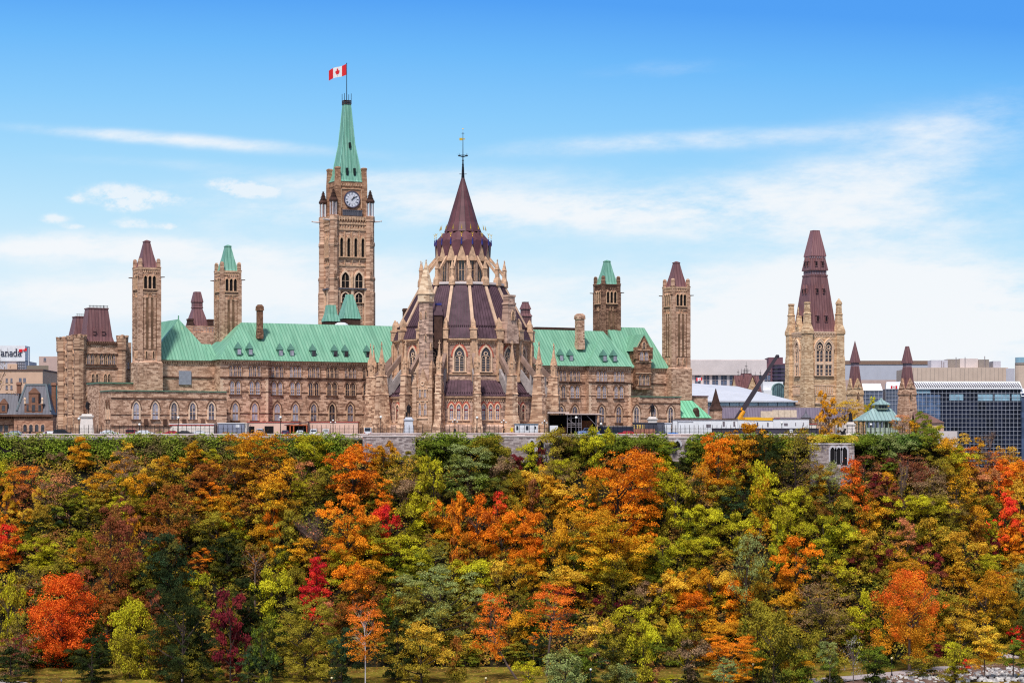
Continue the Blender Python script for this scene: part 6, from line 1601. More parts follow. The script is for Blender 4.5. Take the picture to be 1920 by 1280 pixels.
def car(label, kind, px, Y, col, rz, z0=0.0, name='parked_car'):
    z0 = .45 + max(z0, -.25) * .5; t_ = thing(name, label, 'van' if kind == 'van' else 'car', (wx(px, Y), Y, z0), rz, 'cars parked on the hilltop'); m_ = CM[kind]
    def add(nm, me, mat_, loc=(0, 0, 0), par=t_):
        q = bpy.data.objects.new(nm, me); C.objects.link(q); q.parent = par; q.location = loc
        if not me.materials: me.materials.append(None)
        q.material_slots[0].link = 'OBJECT'; q.material_slots[0].material = mat_; return q
    add('body', m_['body'], col); add('side_window', m_['win'], GLS); add('windscreen', m_['screen'], GLS)
    for sx in (-1, 1):
        for sy in (-1, 1):
            w_ = add('wheel', m_['wheel'], TYRE, (sx * m_['L'] * .31, sy * (m_['W'] - .1), .36)); add('rim', m_['rim'], RIM, (0, 0, 0), w_)
            add('headlight' if sx > 0 else 'tail_light', m_['light'], LIGHTW if sx > 0 else LIGHTR, (sx * m_['L'] * .497, sy * m_['W'] * .74, .78 if kind == 'car' else .9))
    return t_
P_W, P_R, P_M, P_K, P_S, P_P, P_B = paint('white', (238, 238, 242)), paint('red', (190, 34, 44)), paint('maroon', (150, 30, 58)), paint('black', (34, 34, 40)), paint('silver', (176, 184, 196)), paint('purple', (70, 48, 84)), paint('blue', (110, 128, 170))
SIDE, BACK, FRONT = R(0), R(90), R(-90)
for a_ in (('grey-blue car at far left behind the black railing', 'car', 26, 586, P_S, R(180), -.3), ('white car before the low grey annex', 'car', 96, 612, P_W, SIDE, .1), ('black car left of the leftmost statue', 'suv', 117, 606, P_K, SIDE, 0),
           ('white car just right of the leftmost statue', 'car', 205, 590, P_W, R(8), .1), ('white car behind, partly hidden by the maroon car', 'car', 225, 598, P_W, SIDE, 0), ('maroon car parked between white cars', 'suv', 239, 592, P_M, R(172), -.25), ('black car parked right behind the maroon car', 'car', 254, 594, P_K, SIDE, .2), ('white car right of the black car, before the stone wing', 'car', 272, 590, P_W, R(-8), .1),
           ('red car in front of the long white container', 'car', 321, 588, P_R, R(184), -.3), ('dark car in front of the long white container', 'car', 348, 588, P_K, SIDE, -.35), ('white car at the right end of the white container', 'car', 376, 589, P_W, SIDE, -.2),
           ('silver four-wheel-drive car in the shed opening', 'suv', 487, 600, P_S, FRONT, .35), ('dark purple car left of the timber porch post', 'car', 535.5, 590, P_P, BACK, .0), ('white car under the timber porch', 'car', 563, 592, P_W, FRONT, .0), ('white four-wheel-drive car before the peach shed, beside the porch', 'suv', 588.5, 590, P_W, FRONT, -.1), ('white car before the peach shed, left of the three-globe lamp', 'suv', 612, 591, P_W, BACK, -.15),
           ('white van at the left foot of the library', 'van', 690.5, 588, P_W, BACK, -.7), ('blue-grey pickup truck before the scaffold', 'pickup', 1103, 590, P_B, R(184), .25), ('black car in front of the long dark hoarding', 'suv', 1152, 592, P_K, SIDE, -.1), ('red car in front of the dark hoarding', 'car', 1175, 588, P_R, R(176), -.55)):
    car(*a_)

# ------------------------------------------------------------------ site cabins, containers, sheds
def cabin(name, label, px0, px1, py0, Y, depth, m_, cat, zb=0.0, roof=None, seams=0, doors=(), doorm=None, stripe=None, py_slope=0):
    x0, x1 = wx(px0, Y), wx(px1, Y); t_ = thing(name, label, cat, ((x0 + x1) / 2, Y, zb)); h_ = (x1 - x0) / 2; H_ = wz(py0, Y) - zb
    a_ = MB(); a_.box(-h_, h_, 0, depth, 0, H_ - .18); a_.build('wall', m_, t_)
    a_ = MB(); a_.box(-h_ - .12, h_ + .12, -.15, depth + .1, H_ - .18, H_); a_.build('roof', roof or m_, t_)
    if seams:
        a_ = MB(); n = int(2 * h_ / seams)
        for k in range(n): a_.box(-h_ + (k + .5) * 2 * h_ / n - .05, -h_ + (k + .5) * 2 * h_ / n + .05, -.035, .02, .05, H_ - .2)
        a_.build('panel_rib', m_, t_)
    for q0, q1, r0, r1 in doors:
        a_ = MB(); a_.box(wx(q0, Y) - (x0 + x1) / 2, wx(q1, Y) - (x0 + x1) / 2, -.05, .1, max(0, wz(r1, Y) - zb), wz(r0, Y) - zb); a_.build('window' if r1 < 806 else 'opening', doorm or GLS, t_)
    if stripe: a_ = MB(); a_.box(-h_ - .02, h_ + .02, -.08, .1, H_ - .5, H_ - .24); a_.build('stripe', stripe, t_)
    return t_
CREAM = plain('cream_paint', lin((240, 226, 214)), .6, 0, .05); PEACH = plain('peach_panel', lin((234, 192, 172)), .7, 0, .06, .4); GREYC = plain('blue_grey_container', lin((142, 144, 162)), .5, 0, .05); REDT = plain('red_trim', lin((184, 74, 66)), .6); DKC = plain('charcoal_container', lin((72, 72, 84)), .5, 0, .1); HOARD = plain('navy_hoarding', lin((44, 48, 72)), .6, 0, .15)
cabin('site_container', 'long white site container with red line along its roof', 290, 401, 794, 596, 5, CREAM, 'container', roof=WHITE, seams=1.6, stripe=REDT)
cabin('site_container', 'blue-grey site container with white roof and small white notice', 408, 458, 792.5, 594, 5, GREYC, 'container', roof=WHITE, seams=.5, doors=[(442, 449, 796, 801)], doorm=WHITE)
cabin('site_container', 'narrow cream container end beside the blue-grey container', 458.5, 463, 793, 594.5, 5, CREAM, 'container')
cabin('peach_shed', 'peach panelled shed with dark openings behind the silver car', 463, 560, 790.5, 604, 8, PEACH, 'shed', roof=REDT, seams=2.4, doors=[(463, 477, 799, 815), (496, 513, 798.5, 815)], doorm=DARKOP)
cabin('peach_shed', 'long peach panelled shed with dark red roof edge before the stone wall', 577, 671, 790, 603, 6, PEACH, 'shed', roof=REDT, seams=1.9)
t = thing('timber_porch', 'orange timber porch with sloping roof and dark interior between peach sheds', 'porch', (wx(556, 600), 600, 0)); q = lambda px: wx(px, 600) - wx(556, 600); z = lambda py: wz(py, 600)
m_ = MB(); m_.add([(q(534), -1.5, z(796.5)), (q(578), -1.5, z(790.5)), (q(578), 3, z(789.5)), (q(534), 3, z(795.5)), (q(534), -1.5, z(797.5)), (q(578), -1.5, z(791.8)), (q(578), 3, z(790.5)), (q(534), 3, z(796.5))], [(0, 1, 2, 3), (4, 5, 6, 7), (0, 1, 5, 4), (1, 2, 6, 5), (3, 0, 4, 7)]); m_.build('roof', plain('slate_felt', lin((96, 76, 84)), .8), t)
TIMB = plain('orange_timber', lin((190, 96, 58)), .8, 0, .15)
m_ = MB(); m_.box(q(534), q(577), -1.45, -1.2, z(797.8), z(796.2)); 
for px in (551.5, 545, 576): m_.box(q(px) - .15, q(px) + .15, -1.4, -1.1, -1, z(797))
m_.build('timber_frame', TIMB, t)
m_ = MB(); m_.box(q(536), q(576), 1.5, 2.0, -1, z(797)); m_.build('dark_back', DARKOP, t)
cabin('white_cabin', 'small white site cabin with two dark windows right of the library front', 964.5, 1009, 794, 586, 3.5, WHITE, 'cabin', roof=plain('blue_grey_edge', lin((90, 112, 128)), .5), seams=1.5, doors=[(968, 972, 798, 805.9), (986, 991, 798, 805.9), (1002, 1005, 799, 804)])
m_ = thing('white_barrier', 'white barrier panel at the library basement doorway', 'barrier', (wx(929, 588), 588, 0)); a_ = MB(); a_.box(-2.2, 2.2, 0, .1, 0, 1.25); a_.build('board', WHITE, m_); a_ = MB()
for k in range(3): a_.box(.2 + k * .6, .6 + k * .6, -.03, .02, .35, .95)
a_.build('cut_out', DARKOP, m_)
m_ = thing('yellow_sign', 'yellow warning sign above a red one, left of the white cabin', 'sign', (wx(959.5, 585), 585, 0)); a_ = MB(); a_.tube((0, 0, 0), (0, 0, 2.2), .05, .05, 5); a_.build('pole', IRON, m_); a_ = MB(); a_.box(-.3, .3, -.06, 0, 1.5, 2.4); a_.build('sign_board', plain('sign_yellow', lin((238, 196, 40)), .5), m_); a_ = MB(); a_.box(-.28, .28, -.06, 0, .7, 1.3); a_.build('sign_board', plain('sign_red', lin((190, 56, 60)), .5), m_)
m_ = thing('traffic_cone', 'orange traffic cone beside the small white cabin', 'cone', (wx(1004, 583), 583, 0)); a_ = MB(); a_.rect(0, 0, [(0, .25, .25), (.06, .25, .25), (.06, .18, .18), (.75, .05, .05)]); a_.build('cone_body', plain('cone_orange', lin((236, 96, 40)), .6), m_)
# covered scaffold
t = thing('covered_scaffold', 'scaffold with flat canopy and deep dark interior at the library right foot', 'scaffold', (wx(1080, 590), 590, 0)); q = lambda px, Y=590: wx(px, Y) - wx(1080, 590); z = lambda py: wz(py, 590)
m_ = MB(); m_.box(q(1027), q(1067), 0, 12, z(774.5), z(772)); m_.box(q(1060), q(1128), -.4, 12, z(777), z(774.7)); m_.build('canopy', plain('canopy_sheet', lin((210, 184, 172)), .7), t)
m_ = MB(); m_.box(q(1030), q(1122), 9, 9.3, 0, z(776)); m_.box(q(1029), q(1031), 2, 9, 0, z(776)); m_.build('dark_backing', DARKOP, t)  # near-black sheets at back and side give the dark interior
m_ = MB()
for px in (1064, 1071, 1080, 1085.5, 1090, 1118): 
    for y_ in (.3, 3.5): m_.tube((q(px), y_, 0), (q(px), y_, z(776)), .06, .06, 5)
for py in (783, 793.5, 796, 800): m_.tube((q(1064), .3, z(py)), (q(1091), .3, z(py)), .06, .06, 5)
m_.tube((q(1100), .3, z(778)), (q(1118), .3, z(797)), .06, .06, 5); m_.tube((q(1064), .3, z(784)), (q(1080), .3, z(797)), .05, .05, 5)
m_.build('poles', FRAMEW, t)
m_ = MB(); m_.box(q(1050), q(1063), 4, 6, 0, z(800)); m_.box(q(1092), q(1112), 5, 6, 0, z(788)); m_.build('site_boards', plain('rust_board', lin((120, 70, 46)), .9), t)
m_ = MB(); m_.box(q(1031), q(1046), -.5, 1.5, 0, z(797.5)); m_.build('white_box', WHITE, t)
cabin('site_hoarding', 'long low navy hoarding between the scaffold and the charcoal container', 1122, 1187, 798.5, 596, 3, HOARD, 'hoarding', roof=plain('grey_rail', lin((150, 146, 150)), .5), seams=1.3)
t = cabin('charcoal_container', 'charcoal shipping container with yellow letters below the arm-out statue', 1187, 1245, 792, 592, 3, DKC, 'container', seams=.45)
YEL = plain('yellow_letter', lin((236, 196, 104)), .6); lt_ = MB(); x0 = wx(1187.5, 592) - wx(1216, 592); zz0, zz1 = wz(804, 592), wz(796, 592); u_ = 592 / F
def bar(p0, p1, r0, r1): lt_.box(x0 + (p0) * u_, x0 + p1 * u_, -.07, -.02, zz0 + (zz1 - zz0) * r0, zz0 + (zz1 - zz0) * r1)
bar(1, 2.1, 0, 1); bar(.4, 1, .84, 1); bar(4, 5.6, .28, .42); bar(6.0, 9.6, .84, 1); bar(7.2, 8.4, 0, .84)
bar(10.5, 11.6, 0, 1); bar(13.1, 14.2, 0, 1); bar(11.6, 13.1, .62, .98); bar(16.4, 17.5, 0, 1); bar(19.6, 20.7, 0, 1)
lt_.build('lettering', YEL, t)
cabin('charcoal_container', 'plain charcoal container end right of the yellow-lettered one', 1231.5, 1245, 791.5, 590.5, 1.4, plain('slate_container', lin((92, 92, 104)), .5), 'container', seams=.5)
t = thing('timber_crates', 'row of reddish timber crates below the yellow letters', 'crates', (wx(1208, 587), 587, 0)); m_ = MB(); m_.box(wx(1188.5, 587) - wx(1208, 587), wx(1228, 587) - wx(1208, 587), 0, 1.2, 0, wz(804, 587)); m_.build('crate', plain('reddish_timber', lin((190, 128, 104)), .85, 0, .2), t)
m_ = MB()
for k in range(14): m_.box(-2.5 + k * .37, -2.42 + k * .37, -.05, .02, 0, wz(804, 587) - .02)
m_.build('batten', plain('dark_timber', lin((120, 72, 60)), .85), t)
cabin('white_tank', 'white rounded tank right of the charcoal containers', 1246, 1259, 792.5, 592, 2.5, WHITE, 'tank', roof=plain('tank_top', lin((216, 214, 222)), .5))
t = thing('blue_skip', 'blue tarpaulin-covered skip before the white trailers', 'skip', (wx(1261.5, 588), 588, 0)); m_ = MB(); m_.rect(0, 1, [(-.3, 1.3, .8), (1.0, 1.5, .9), (1.2, 1.1, .7), (1.35, .4, .3)]); m_.build('tarpaulin', plain('blue_tarp', lin((66, 118, 186)), .6, 0, .2, 2.0), t)
# white trailers
GRB = plain('grey_brown_band', lin((126, 110, 112)), .6)
cabin('site_trailer', 'white site trailer with grey-brown roofline in front of the copper annex', 1262, 1384, 786, 600, 4, WHITE, 'trailer', roof=GRB, seams=2.4, doors=[(1355, 1359, 790, 799.5), (1375, 1378.5, 790, 799.5), (1324, 1333, 795, 801)], doorm=plain('grey_trailer_door', lin((120, 110, 116)), .6))
cabin('site_trailer', 'white trailer end block right of the white tank', 1272, 1300, 789, 594, 3.4, WHITE, 'trailer', roof=plain('white_roof_edge', lin((214, 208, 214)), .6), zb=0)
ATY = plain('trailer_yellow', lin((248, 186, 40)), .5, 0, .03)
t = cabin('site_trailer', 'white site trailer with bright yellow fascia below the crane boom', 1384, 1450, 783, 598, 4, WHITE, 'trailer', roof=ATY, seams=2.2, doors=[(1419, 1421.5, 791, 799), (1438.5, 1441, 792, 800), (1389, 1394, 797, 801)], doorm=plain('dark_trailer_window', lin((84, 80, 92)), .5))
xm_ = wx(1417, 598); m_ = MB(); x0_, x1_ = wx(1384, 598) - xm_, wx(1450, 598) - xm_; m_.add([(x0_, -.16, wz(786.6, 598)), (x1_, -.16, wz(788.2, 598)), (x1_, -.16, wz(784.8, 598)), (wx(1420, 598) - xm_, -.16, wz(781.8, 598)), (x0_, -.16, wz(782, 598)), (x0_, 0, wz(786.6, 598)), (x1_, 0, wz(788.2, 598)), (x1_, 0, wz(784.8, 598)), (wx(1420, 598) - xm_, 0, wz(781.8, 598)), (x0_, 0, wz(782, 598))], [(0, 1, 2, 3, 4), (9, 8, 7, 6, 5), (2, 7, 8, 3), (3, 8, 9, 4), (0, 5, 6, 1)]); m_.build('fascia', ATY, t)
def text_part(s_, size, loc, m_, parent):
    cu = bpy.data.curves.new('lettering', 'FONT'); cu.body = s_; cu.size = size; cu.extrude = .015; cu.align_x = 'LEFT'
    o_ = bpy.data.objects.new('lettering', cu); C.objects.link(o_); dg = bpy.context.evaluated_depsgraph_get(); me = bpy.data.meshes.new_from_object(o_.evaluated_get(dg)); C.objects.unlink(o_); bpy.data.objects.remove(o_)
    o_ = bpy.data.objects.new('lettering', me); C.objects.link(o_); me.materials.clear(); me.materials.append(m_); o_.parent = parent; o_.location = loc; o_.rotation_euler = (R(90), 0, 0); return o_
ORT = plain('orange_letter', lin((196, 72, 40)), .6)
text_part('ATCO', .50, (wx(1386, 598) - xm_, -.2, wz(785.4, 598)), ORT, t)
t = cabin('site_trailer', 'white site trailer with brown roof edge and grey vents at the right of the row', 1450, 1517, 784, 597, 4, WHITE, 'trailer', roof=GRB, seams=2.3, doors=[(1470, 1477, 793, 798), (1491, 1492.5, 792, 798), (1505.5, 1507, 792, 798)], doorm=MATS['grey_trailer_door'])
text_part('ATCO', .46, (wx(1452, 597) - wx(1483.5, 597), -.18, wz(785.0, 597)), ORT, t)
cabin('site_trailer', 'small white cabin with red roof edge at the end of the trailer row', 1518, 1531, 794, 600, 3, CREAM, 'cabin', roof=REDT)
cabin('site_hoarding', 'dark grey hoarding in front of the white trailers', 1335, 1535, 802.5, 588, .3, plain('dark_hoarding', lin((74, 68, 80)), .7, 0, .12), 'hoarding', seams=.9, doors=[(1480.5, 1486, 802.8, 811)], doorm=WHITE)
t = thing('red_skip', 'small red skip in front of the white trailers', 'skip', (wx(1340, 586), 586, -.2)); m_ = MB(); m_.rect(0, .5, [(0, .5, .4), (.9, .6, .5), (1.2, .3, .3)]); m_.build('skip_body', P_R, t)
# crane boom
t = thing('mobile_crane', 'dark telescopic crane boom rising behind the white trailers, with yellow ram', 'crane', (wx(1378, 640), 640, 0)); q = lambda px: wx(px, 640) - wx(1378, 640); z = lambda py: wz(py, 640)
m_ = MB(); m_.tube((q(1381), 0, z(786)), (q(1420), 0, z(725)), .95, .85, 4); m_.tube((q(1418), 0, z(728)), (q(1457.5), 0, z(667)), .72, .58, 4); m_.ball((q(1457.5), 0, z(668)), .56, 8, 5); m_.build('boom', plain('boom_grey', lin((62, 54, 62)), .5, 0, .08), t)
m_ = MB(); m_.tube((q(1386), -.8, z(785)), (q(1394.5), -.8, z(770)), .62, .55, 8); m_.build('ram', plain('crane_yellow', lin((238, 160, 40)), .5), t)
m_ = MB(); m_.rect(q(1385), 1, [(0, 2.2, 1.6), (2.4, 2.2, 1.6), (2.6, 1.6, 1.4), (4.4, 1.5, 1.2)]); m_.tube((q(1389), -.9, z(769)), (q(1391), -.9, z(764)), .25, .2, 5); m_.build('carrier', MATS['crane_yellow'], t)

# ------------------------------------------------------------------ garden pavilion
t = thing('garden_pavilion', 'open green-painted pavilion with patinated metal hip roof and small lantern', 'pavilion', (wx(1648, 606), 606, 0), R(12)); G = Fr(wx(1648, 606), 606, R(12)); z = lambda py: wz(py, 604)
PAV = plain('sage_paint', lin((140, 150, 130)), .7, 0, .1); PAVR = seam_roof('patinated_zinc', lin((146, 174, 170)), lin((92, 108, 110)), lin((180, 202, 196)), pitch=.95)
x0, x1 = G.S(1619, -3), G.S(1689, -3); xa, xb_ = G.S(1632, 0), G.S(1672, 0)
m_ = MB(); m_.add([(x0 - .6, -3.4, z(787.5)), (x1, -3.4, z(787.5)), (x1, 3.4, z(787.5)), (x0 - .6, 3.4, z(787.5)), (xa + .6, 0, z(765)), (xb_ - .2, 0, z(765)), (x0 - .6, -3.4, z(788.8)), (x1, -3.4, z(788.8)), (x1, 3.4, z(788.8)), (x0 - .6, 3.4, z(788.8))], [(0, 1, 5, 4), (1, 2, 5), (2, 3, 4, 5), (3, 0, 4), (0, 6, 7, 1), (1, 7, 8, 2), (3, 9, 6, 0), (6, 9, 8, 7)]); m_.build('roof', PAVR, t)
xm = (xa + xb_) / 2
m_ = MB(); m_.rect(xm, 0, [(z(767), 1.35, 1.35), (z(758.5), 1.2, 1.2)]); m_.build('lantern', PAV, t)
m_ = MB(); m_.rect(xm, 0, [(z(758.5), 1.8, 1.8), (z(757), 1.75, 1.75), (z(749), .35, .35), (z(745), .08, .08)]); m_.build('lantern_roof', PAVR, t)
m_ = MB()
for k in range(3): m_.box(xm - .95 + k * .7, xm - .5 + k * .7, -1.4, -1.3, z(764.5), z(760))
m_.build('lantern_window', GLS, t)
m_ = MB()
for k in range(8):
    x_ = x0 + .9 + (x1 - x0 - 1.8) * k / 7
    for y_ in (-2.8, 2.8): m_.box(x_ - .13, x_ + .13, y_ - .13, y_ + .13, 0, z(788.5)); m_.strip([(p * 1.0 + x_ + .55, q_ + z(796)) for p, q_ in roundarch(1.15, z(789) - z(796) - .02)], [(p * .8 + x_ + .55, (q_) * .82 + z(796)) for p, q_ in roundarch(1.15, z(789) - z(796))], y_ - .06, y_ + .06) if k < 7 else None
m_.box(x0 + .8, x1 - .8, -2.95, -2.65, z(789.6), z(788)); m_.box(x0 + .8, x1 - .8, 2.65, 2.95, z(789.6), z(788)); m_.build('post', PAV, t)
m_ = MB(); m_.box(x0 + .7, x1 - .7, -2.9, -2.75, 0, z(801.8)); m_.build('parapet', plain('pale_sage', lin((186, 198, 178)), .7), t)
m_ = MB(); m_.box(x1 - 2.6, x1 - .8, 0, 2.6, 0, z(789)); m_.build('side_wall', PAV, t)

# flags on the right
t_ = flag('small maple leaf flag on a short pole right of the right stone tower', (wx(1305.5, 760), 760, wz(707.5, 760)), 1.9, 1.05, 1, .05, .1, .95)
p_ = MB(); p_.tube((-.3, .02, -12), (-.05, .02, .1), .07, .05, 5); p_.build('flagpole', FRAMEW, t_)
t_ = flag('small maple leaf flag flying before the glass pavilions', (wx(1682, 780), 780, wz(722.5, 780)), 2.1, 1.05, -1, .12, .1, .95)
p_ = MB(); p_.tube((.05, .02, -22), (.05, .02, .2), .08, .06, 5); p_.build('flagpole', FRAMEW, t_)

# ------------------------------------------------------------------ people and benches
SKIN = plain('skin', lin((196, 146, 120)), .6); HAIR = plain('hair', lin((40, 30, 28)), .7)
def person(label, px, py, coat, legs, rz=0, seat=False, Y=None, z0=None, hair=HAIR):
    if Y is None: x_, Y_ = bench(px, py)
    else: x_, Y_ = wx(px, Y), Y
    zz = (ground_z(x_, Y_) + .06) if z0 is None else z0
    t_ = thing('person', label, 'person', (x_, Y_, zz), rz)
    J, Bn = body('down', seat=seat, stride=.24); b_ = figure('body', J, Bn, SKIN, t_)
    d_ = -.42 if seat else 0
    c_ = MB(); c_.loft([[(1.18 * a_ * w_, 1.18 * b2 * dd, z_ + d_) for a_, b2 in ((math.cos(R(30 * i)), math.sin(R(30 * i))) for i in range(12))] for z_, w_, dd in ((.86, .17, .13), (1.1, .165, .13), (1.38, .2, .14), (1.47, .12, .1), (1.52, .075, .075))]); c_.build('jacket', coat, b_)
    sl = MB(); lg = MB()
    for s_ in (-1, 1):
        sl.tube((s_ * .19, 0, 1.41 + d_), (s_ * .25, .02, 1.14 + d_), .092, .075, 7); sl.tube((s_ * .25, .02, 1.14 + d_), (s_ * .24, -.07, .92 + d_), .075, .06, 7)
        if seat: lg.tube((s_ * .09, -.03, .5), (s_ * .11, -.42, .5), .11, .095, 7); lg.tube((s_ * .11, -.42, .5), (s_ * .11, -.45, .08), .09, .07, 7)
        else: st_ = s_ * .24; lg.tube((s_ * .09, 0, .92), (s_ * .10, -st_ * .6, .5), .115, .09, 7); lg.tube((s_ * .10, -st_ * .6, .5), (s_ * .10, st_ * .5, .07), .088, .065, 7)
        h_ = MB()
    sl.build('sleeves', coat, b_); lg.build('trousers', legs, b_)
    h_ = MB(); h_.ball((0, .02, 1.745 + d_), .10, 8, 6); h_.build('hair', hair, b_)
    return t_
CK, CW_, CB, CN = plain('black_cloth', lin((34, 32, 38)), .9), plain('white_cloth', lin((226, 222, 222)), .9), plain('blue_cloth', lin((50, 60, 100)), .9), plain('dark_trousers', lin((40, 38, 46)), .9)
person('person in black jacket walking on the path, left one of a pair', 1515, 1272, CK, CN, R(80))
person('person in dark jacket walking on the path, right one of a pair', 1520.5, 1273, plain('charcoal_cloth', lin((62, 58, 62)), .9), CN, R(80), hair=plain('fair_hair', lin((170, 130, 90)), .7))
person('person in dark clothes walking on the path left of the bench', 1303.5, 1281, CK, CN, R(-80))
def bench_seat(label, px, py, rz=0):
    x_, Y_ = bench(px, py); t_ = thing('park_bench', label, 'bench', (x_, Y_, ground_z(x_, Y_) + .05), rz, 'wooden benches by the path'); WD = plain('bench_wood', lin((176, 92, 58)), .7, 0, .15) if 'bench_wood' not in MATS else MATS['bench_wood']
    a_ = MB()
    for k in range(4): a_.box(-1.1, 1.1, -.42 + k * .13, -.32 + k * .13, .43, .47)
    a_.build('seat', WD, t_); a_ = MB()
    for k in range(4): a_.box(-1.1, 1.1, .10 + k * .02, .13 + k * .02, .52 + k * .12, .61 + k * .12)
    a_.build('backrest', WD, t_)
    for s_ in (-1, 1):
        a_ = MB(); a_.box(s_ * .9 - .04, s_ * .9 + .04, -.42, -.36, 0, .43); a_.box(s_ * .9 - .04, s_ * .9 + .04, .1, .17, 0, .98); a_.box(s_ * .9 - .04, s_ * .9 + .04, -.42, .17, .38, .43); a_.build('leg', IRON, t_)
    return t_
bench_seat('wooden bench with two seated people at the slope foot', 1368, 1286); bench_seat('wooden bench next to the occupied one, right of it', 1394, 1286)
bench_seat('wooden bench by the path under the young green tree', 1891, 1249, R(8))
xb2, Yb2 = bench(1387, 1286)
person('person in white jacket sitting on the bench', 1387, 1286, CW_, CN, 0, True, Yb2 + .1, ground_z(xb2, Yb2) + .02)
person('person in blue jacket sitting on the bench beside the white jacket', 1391.5, 1286, CB, CN, 0, True, Yb2 + .12, ground_z(xb2, Yb2) + .02)
person('person in black coat standing by the railing before the brownstone building', 56, 0, CK, CN, 0, False, 600, .3)
person('person in mauve coat standing left of the white car', 86, 0, plain('mauve_cloth', lin((120, 90, 110)), .9), CN, 0, False, 604, .2)
t = thing('litter_bin', 'black litter bin right of the benches', 'bin', (*bench(1404, 1287), ground_z(*bench(1404, 1287)))); m_ = MB(); m_.lathe([(.28, 0), (.32, .1), (.34, .9), (.28, 1.0)], 12); m_.build('bin_body', IRON, t)
t = thing('grey_boulder', 'large grey boulder beside the path lamp at the slope foot', 'boulder', (*bench(933, 1277), ground_z(*bench(933, 1277)))); m_ = MB(); m_.ball((0, 0, .25), .95, 9, 6, .6); m_.build('rock', plain('grey_rock', lin((120, 110, 112)), .9, 0, .2), t)
# ------------------------------------------------------------------ trees
PAL = {'Y': ('yellow-green', (190, 178, 34)), 'G': ('green', (108, 120, 32)), 'D': ('dark green', (46, 56, 24)), 'O': ('orange', (242, 126, 26)), 'R': ('red', (228, 54, 40)), 'M': ('maroon', (122, 36, 44)),
       'B': ('rust-brown', (150, 86, 34)), 'A': ('amber', (212, 146, 30)), 'L': ('golden', (220, 172, 52)), 'S': ('sage-green', (138, 146, 84)), 'P': ('salmon', (208, 128, 86)), 'K': ('mauve-brown', (146, 112, 84)),
       'W': ('olive', (150, 132, 38)), 'T': ('teal-green', (52, 74, 46)), 'N': ('flame-orange', (246, 102, 34)), 'U': ('russet', (146, 76, 54)), 'X': ('grey', (150, 140, 132))}
m, t, b = mat('leaves', .75, 0, .12)
def attr(n):
    q = t.node('ShaderNodeAttribute'); q.attribute_type = 'OBJECT'; q.attribute_name = n; return q.outputs['Color']
tc = t.node('ShaderNodeTexCoord'); gz = t.sep(tc.outputs['Generated'])[2]
oi = t.node('ShaderNodeObjectInfo').outputs['Random']
lf = t.node('ShaderNodeAttribute'); lf.attribute_name = 'leaf'; lr_ = lf.outputs['Fac']
cl_ = t.node('ShaderNodeAttribute'); cl_.attribute_name = 'clump'; cr_ = cl_.outputs['Fac']
oc = tc.outputs['Generated']
off = t.node('ShaderNodeVectorMath', operation='ADD'); t.put(off.inputs[0], oc); t.put(off.inputs[1], t.comb(t.m('MULTIPLY', oi, 37.0), t.m('MULTIPLY', oi, 11.0), 0))
nn = t.noise(off.outputs[0], 3.2, 3, .6)
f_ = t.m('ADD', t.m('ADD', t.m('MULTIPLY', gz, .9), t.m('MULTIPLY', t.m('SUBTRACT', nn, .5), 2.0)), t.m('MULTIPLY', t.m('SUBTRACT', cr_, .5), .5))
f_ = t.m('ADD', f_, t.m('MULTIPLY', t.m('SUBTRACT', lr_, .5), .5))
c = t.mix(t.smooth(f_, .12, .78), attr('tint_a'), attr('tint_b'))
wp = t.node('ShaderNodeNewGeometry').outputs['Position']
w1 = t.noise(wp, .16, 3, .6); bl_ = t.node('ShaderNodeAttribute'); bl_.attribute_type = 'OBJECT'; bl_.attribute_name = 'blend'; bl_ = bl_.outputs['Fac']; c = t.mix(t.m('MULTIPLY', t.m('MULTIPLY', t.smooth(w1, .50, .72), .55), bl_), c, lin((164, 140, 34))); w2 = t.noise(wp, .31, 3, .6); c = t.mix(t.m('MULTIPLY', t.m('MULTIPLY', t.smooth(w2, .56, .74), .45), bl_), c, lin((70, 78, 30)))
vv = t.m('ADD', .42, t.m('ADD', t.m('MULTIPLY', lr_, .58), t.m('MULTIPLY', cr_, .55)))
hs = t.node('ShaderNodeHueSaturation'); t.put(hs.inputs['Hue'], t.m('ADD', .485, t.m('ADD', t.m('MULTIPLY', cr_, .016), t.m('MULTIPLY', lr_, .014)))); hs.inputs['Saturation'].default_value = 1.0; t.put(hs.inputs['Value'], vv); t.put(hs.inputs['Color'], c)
t.put(b.inputs['Base Color'], hs.outputs[0])
tr = t.node('ShaderNodeBsdfTranslucent'); t.put(tr.inputs[0], hs.outputs[0])
ms = t.node('ShaderNodeMixShader'); ms.inputs[0].default_value = .08; t.l.new(b.outputs[0], ms.inputs[1]); t.l.new(tr.outputs[0], ms.inputs[2]); t.l.new(ms.outputs[0], t.n['Material Output'].inputs[0])
LEAF = m
BARK = plain('grey_brown_bark', lin((104, 86, 78)), .9, 0, .25, 3); BARKW = plain('white_birch_bark', lin((222, 206, 200)), .8, 0, .12, 3); BARKD = plain('dark_bark', lin((70, 56, 50)), .9, 0, .25, 3); BARKM = plain('mauve_twigs', lin((116, 94, 86)), .9, 0, .2, 3)
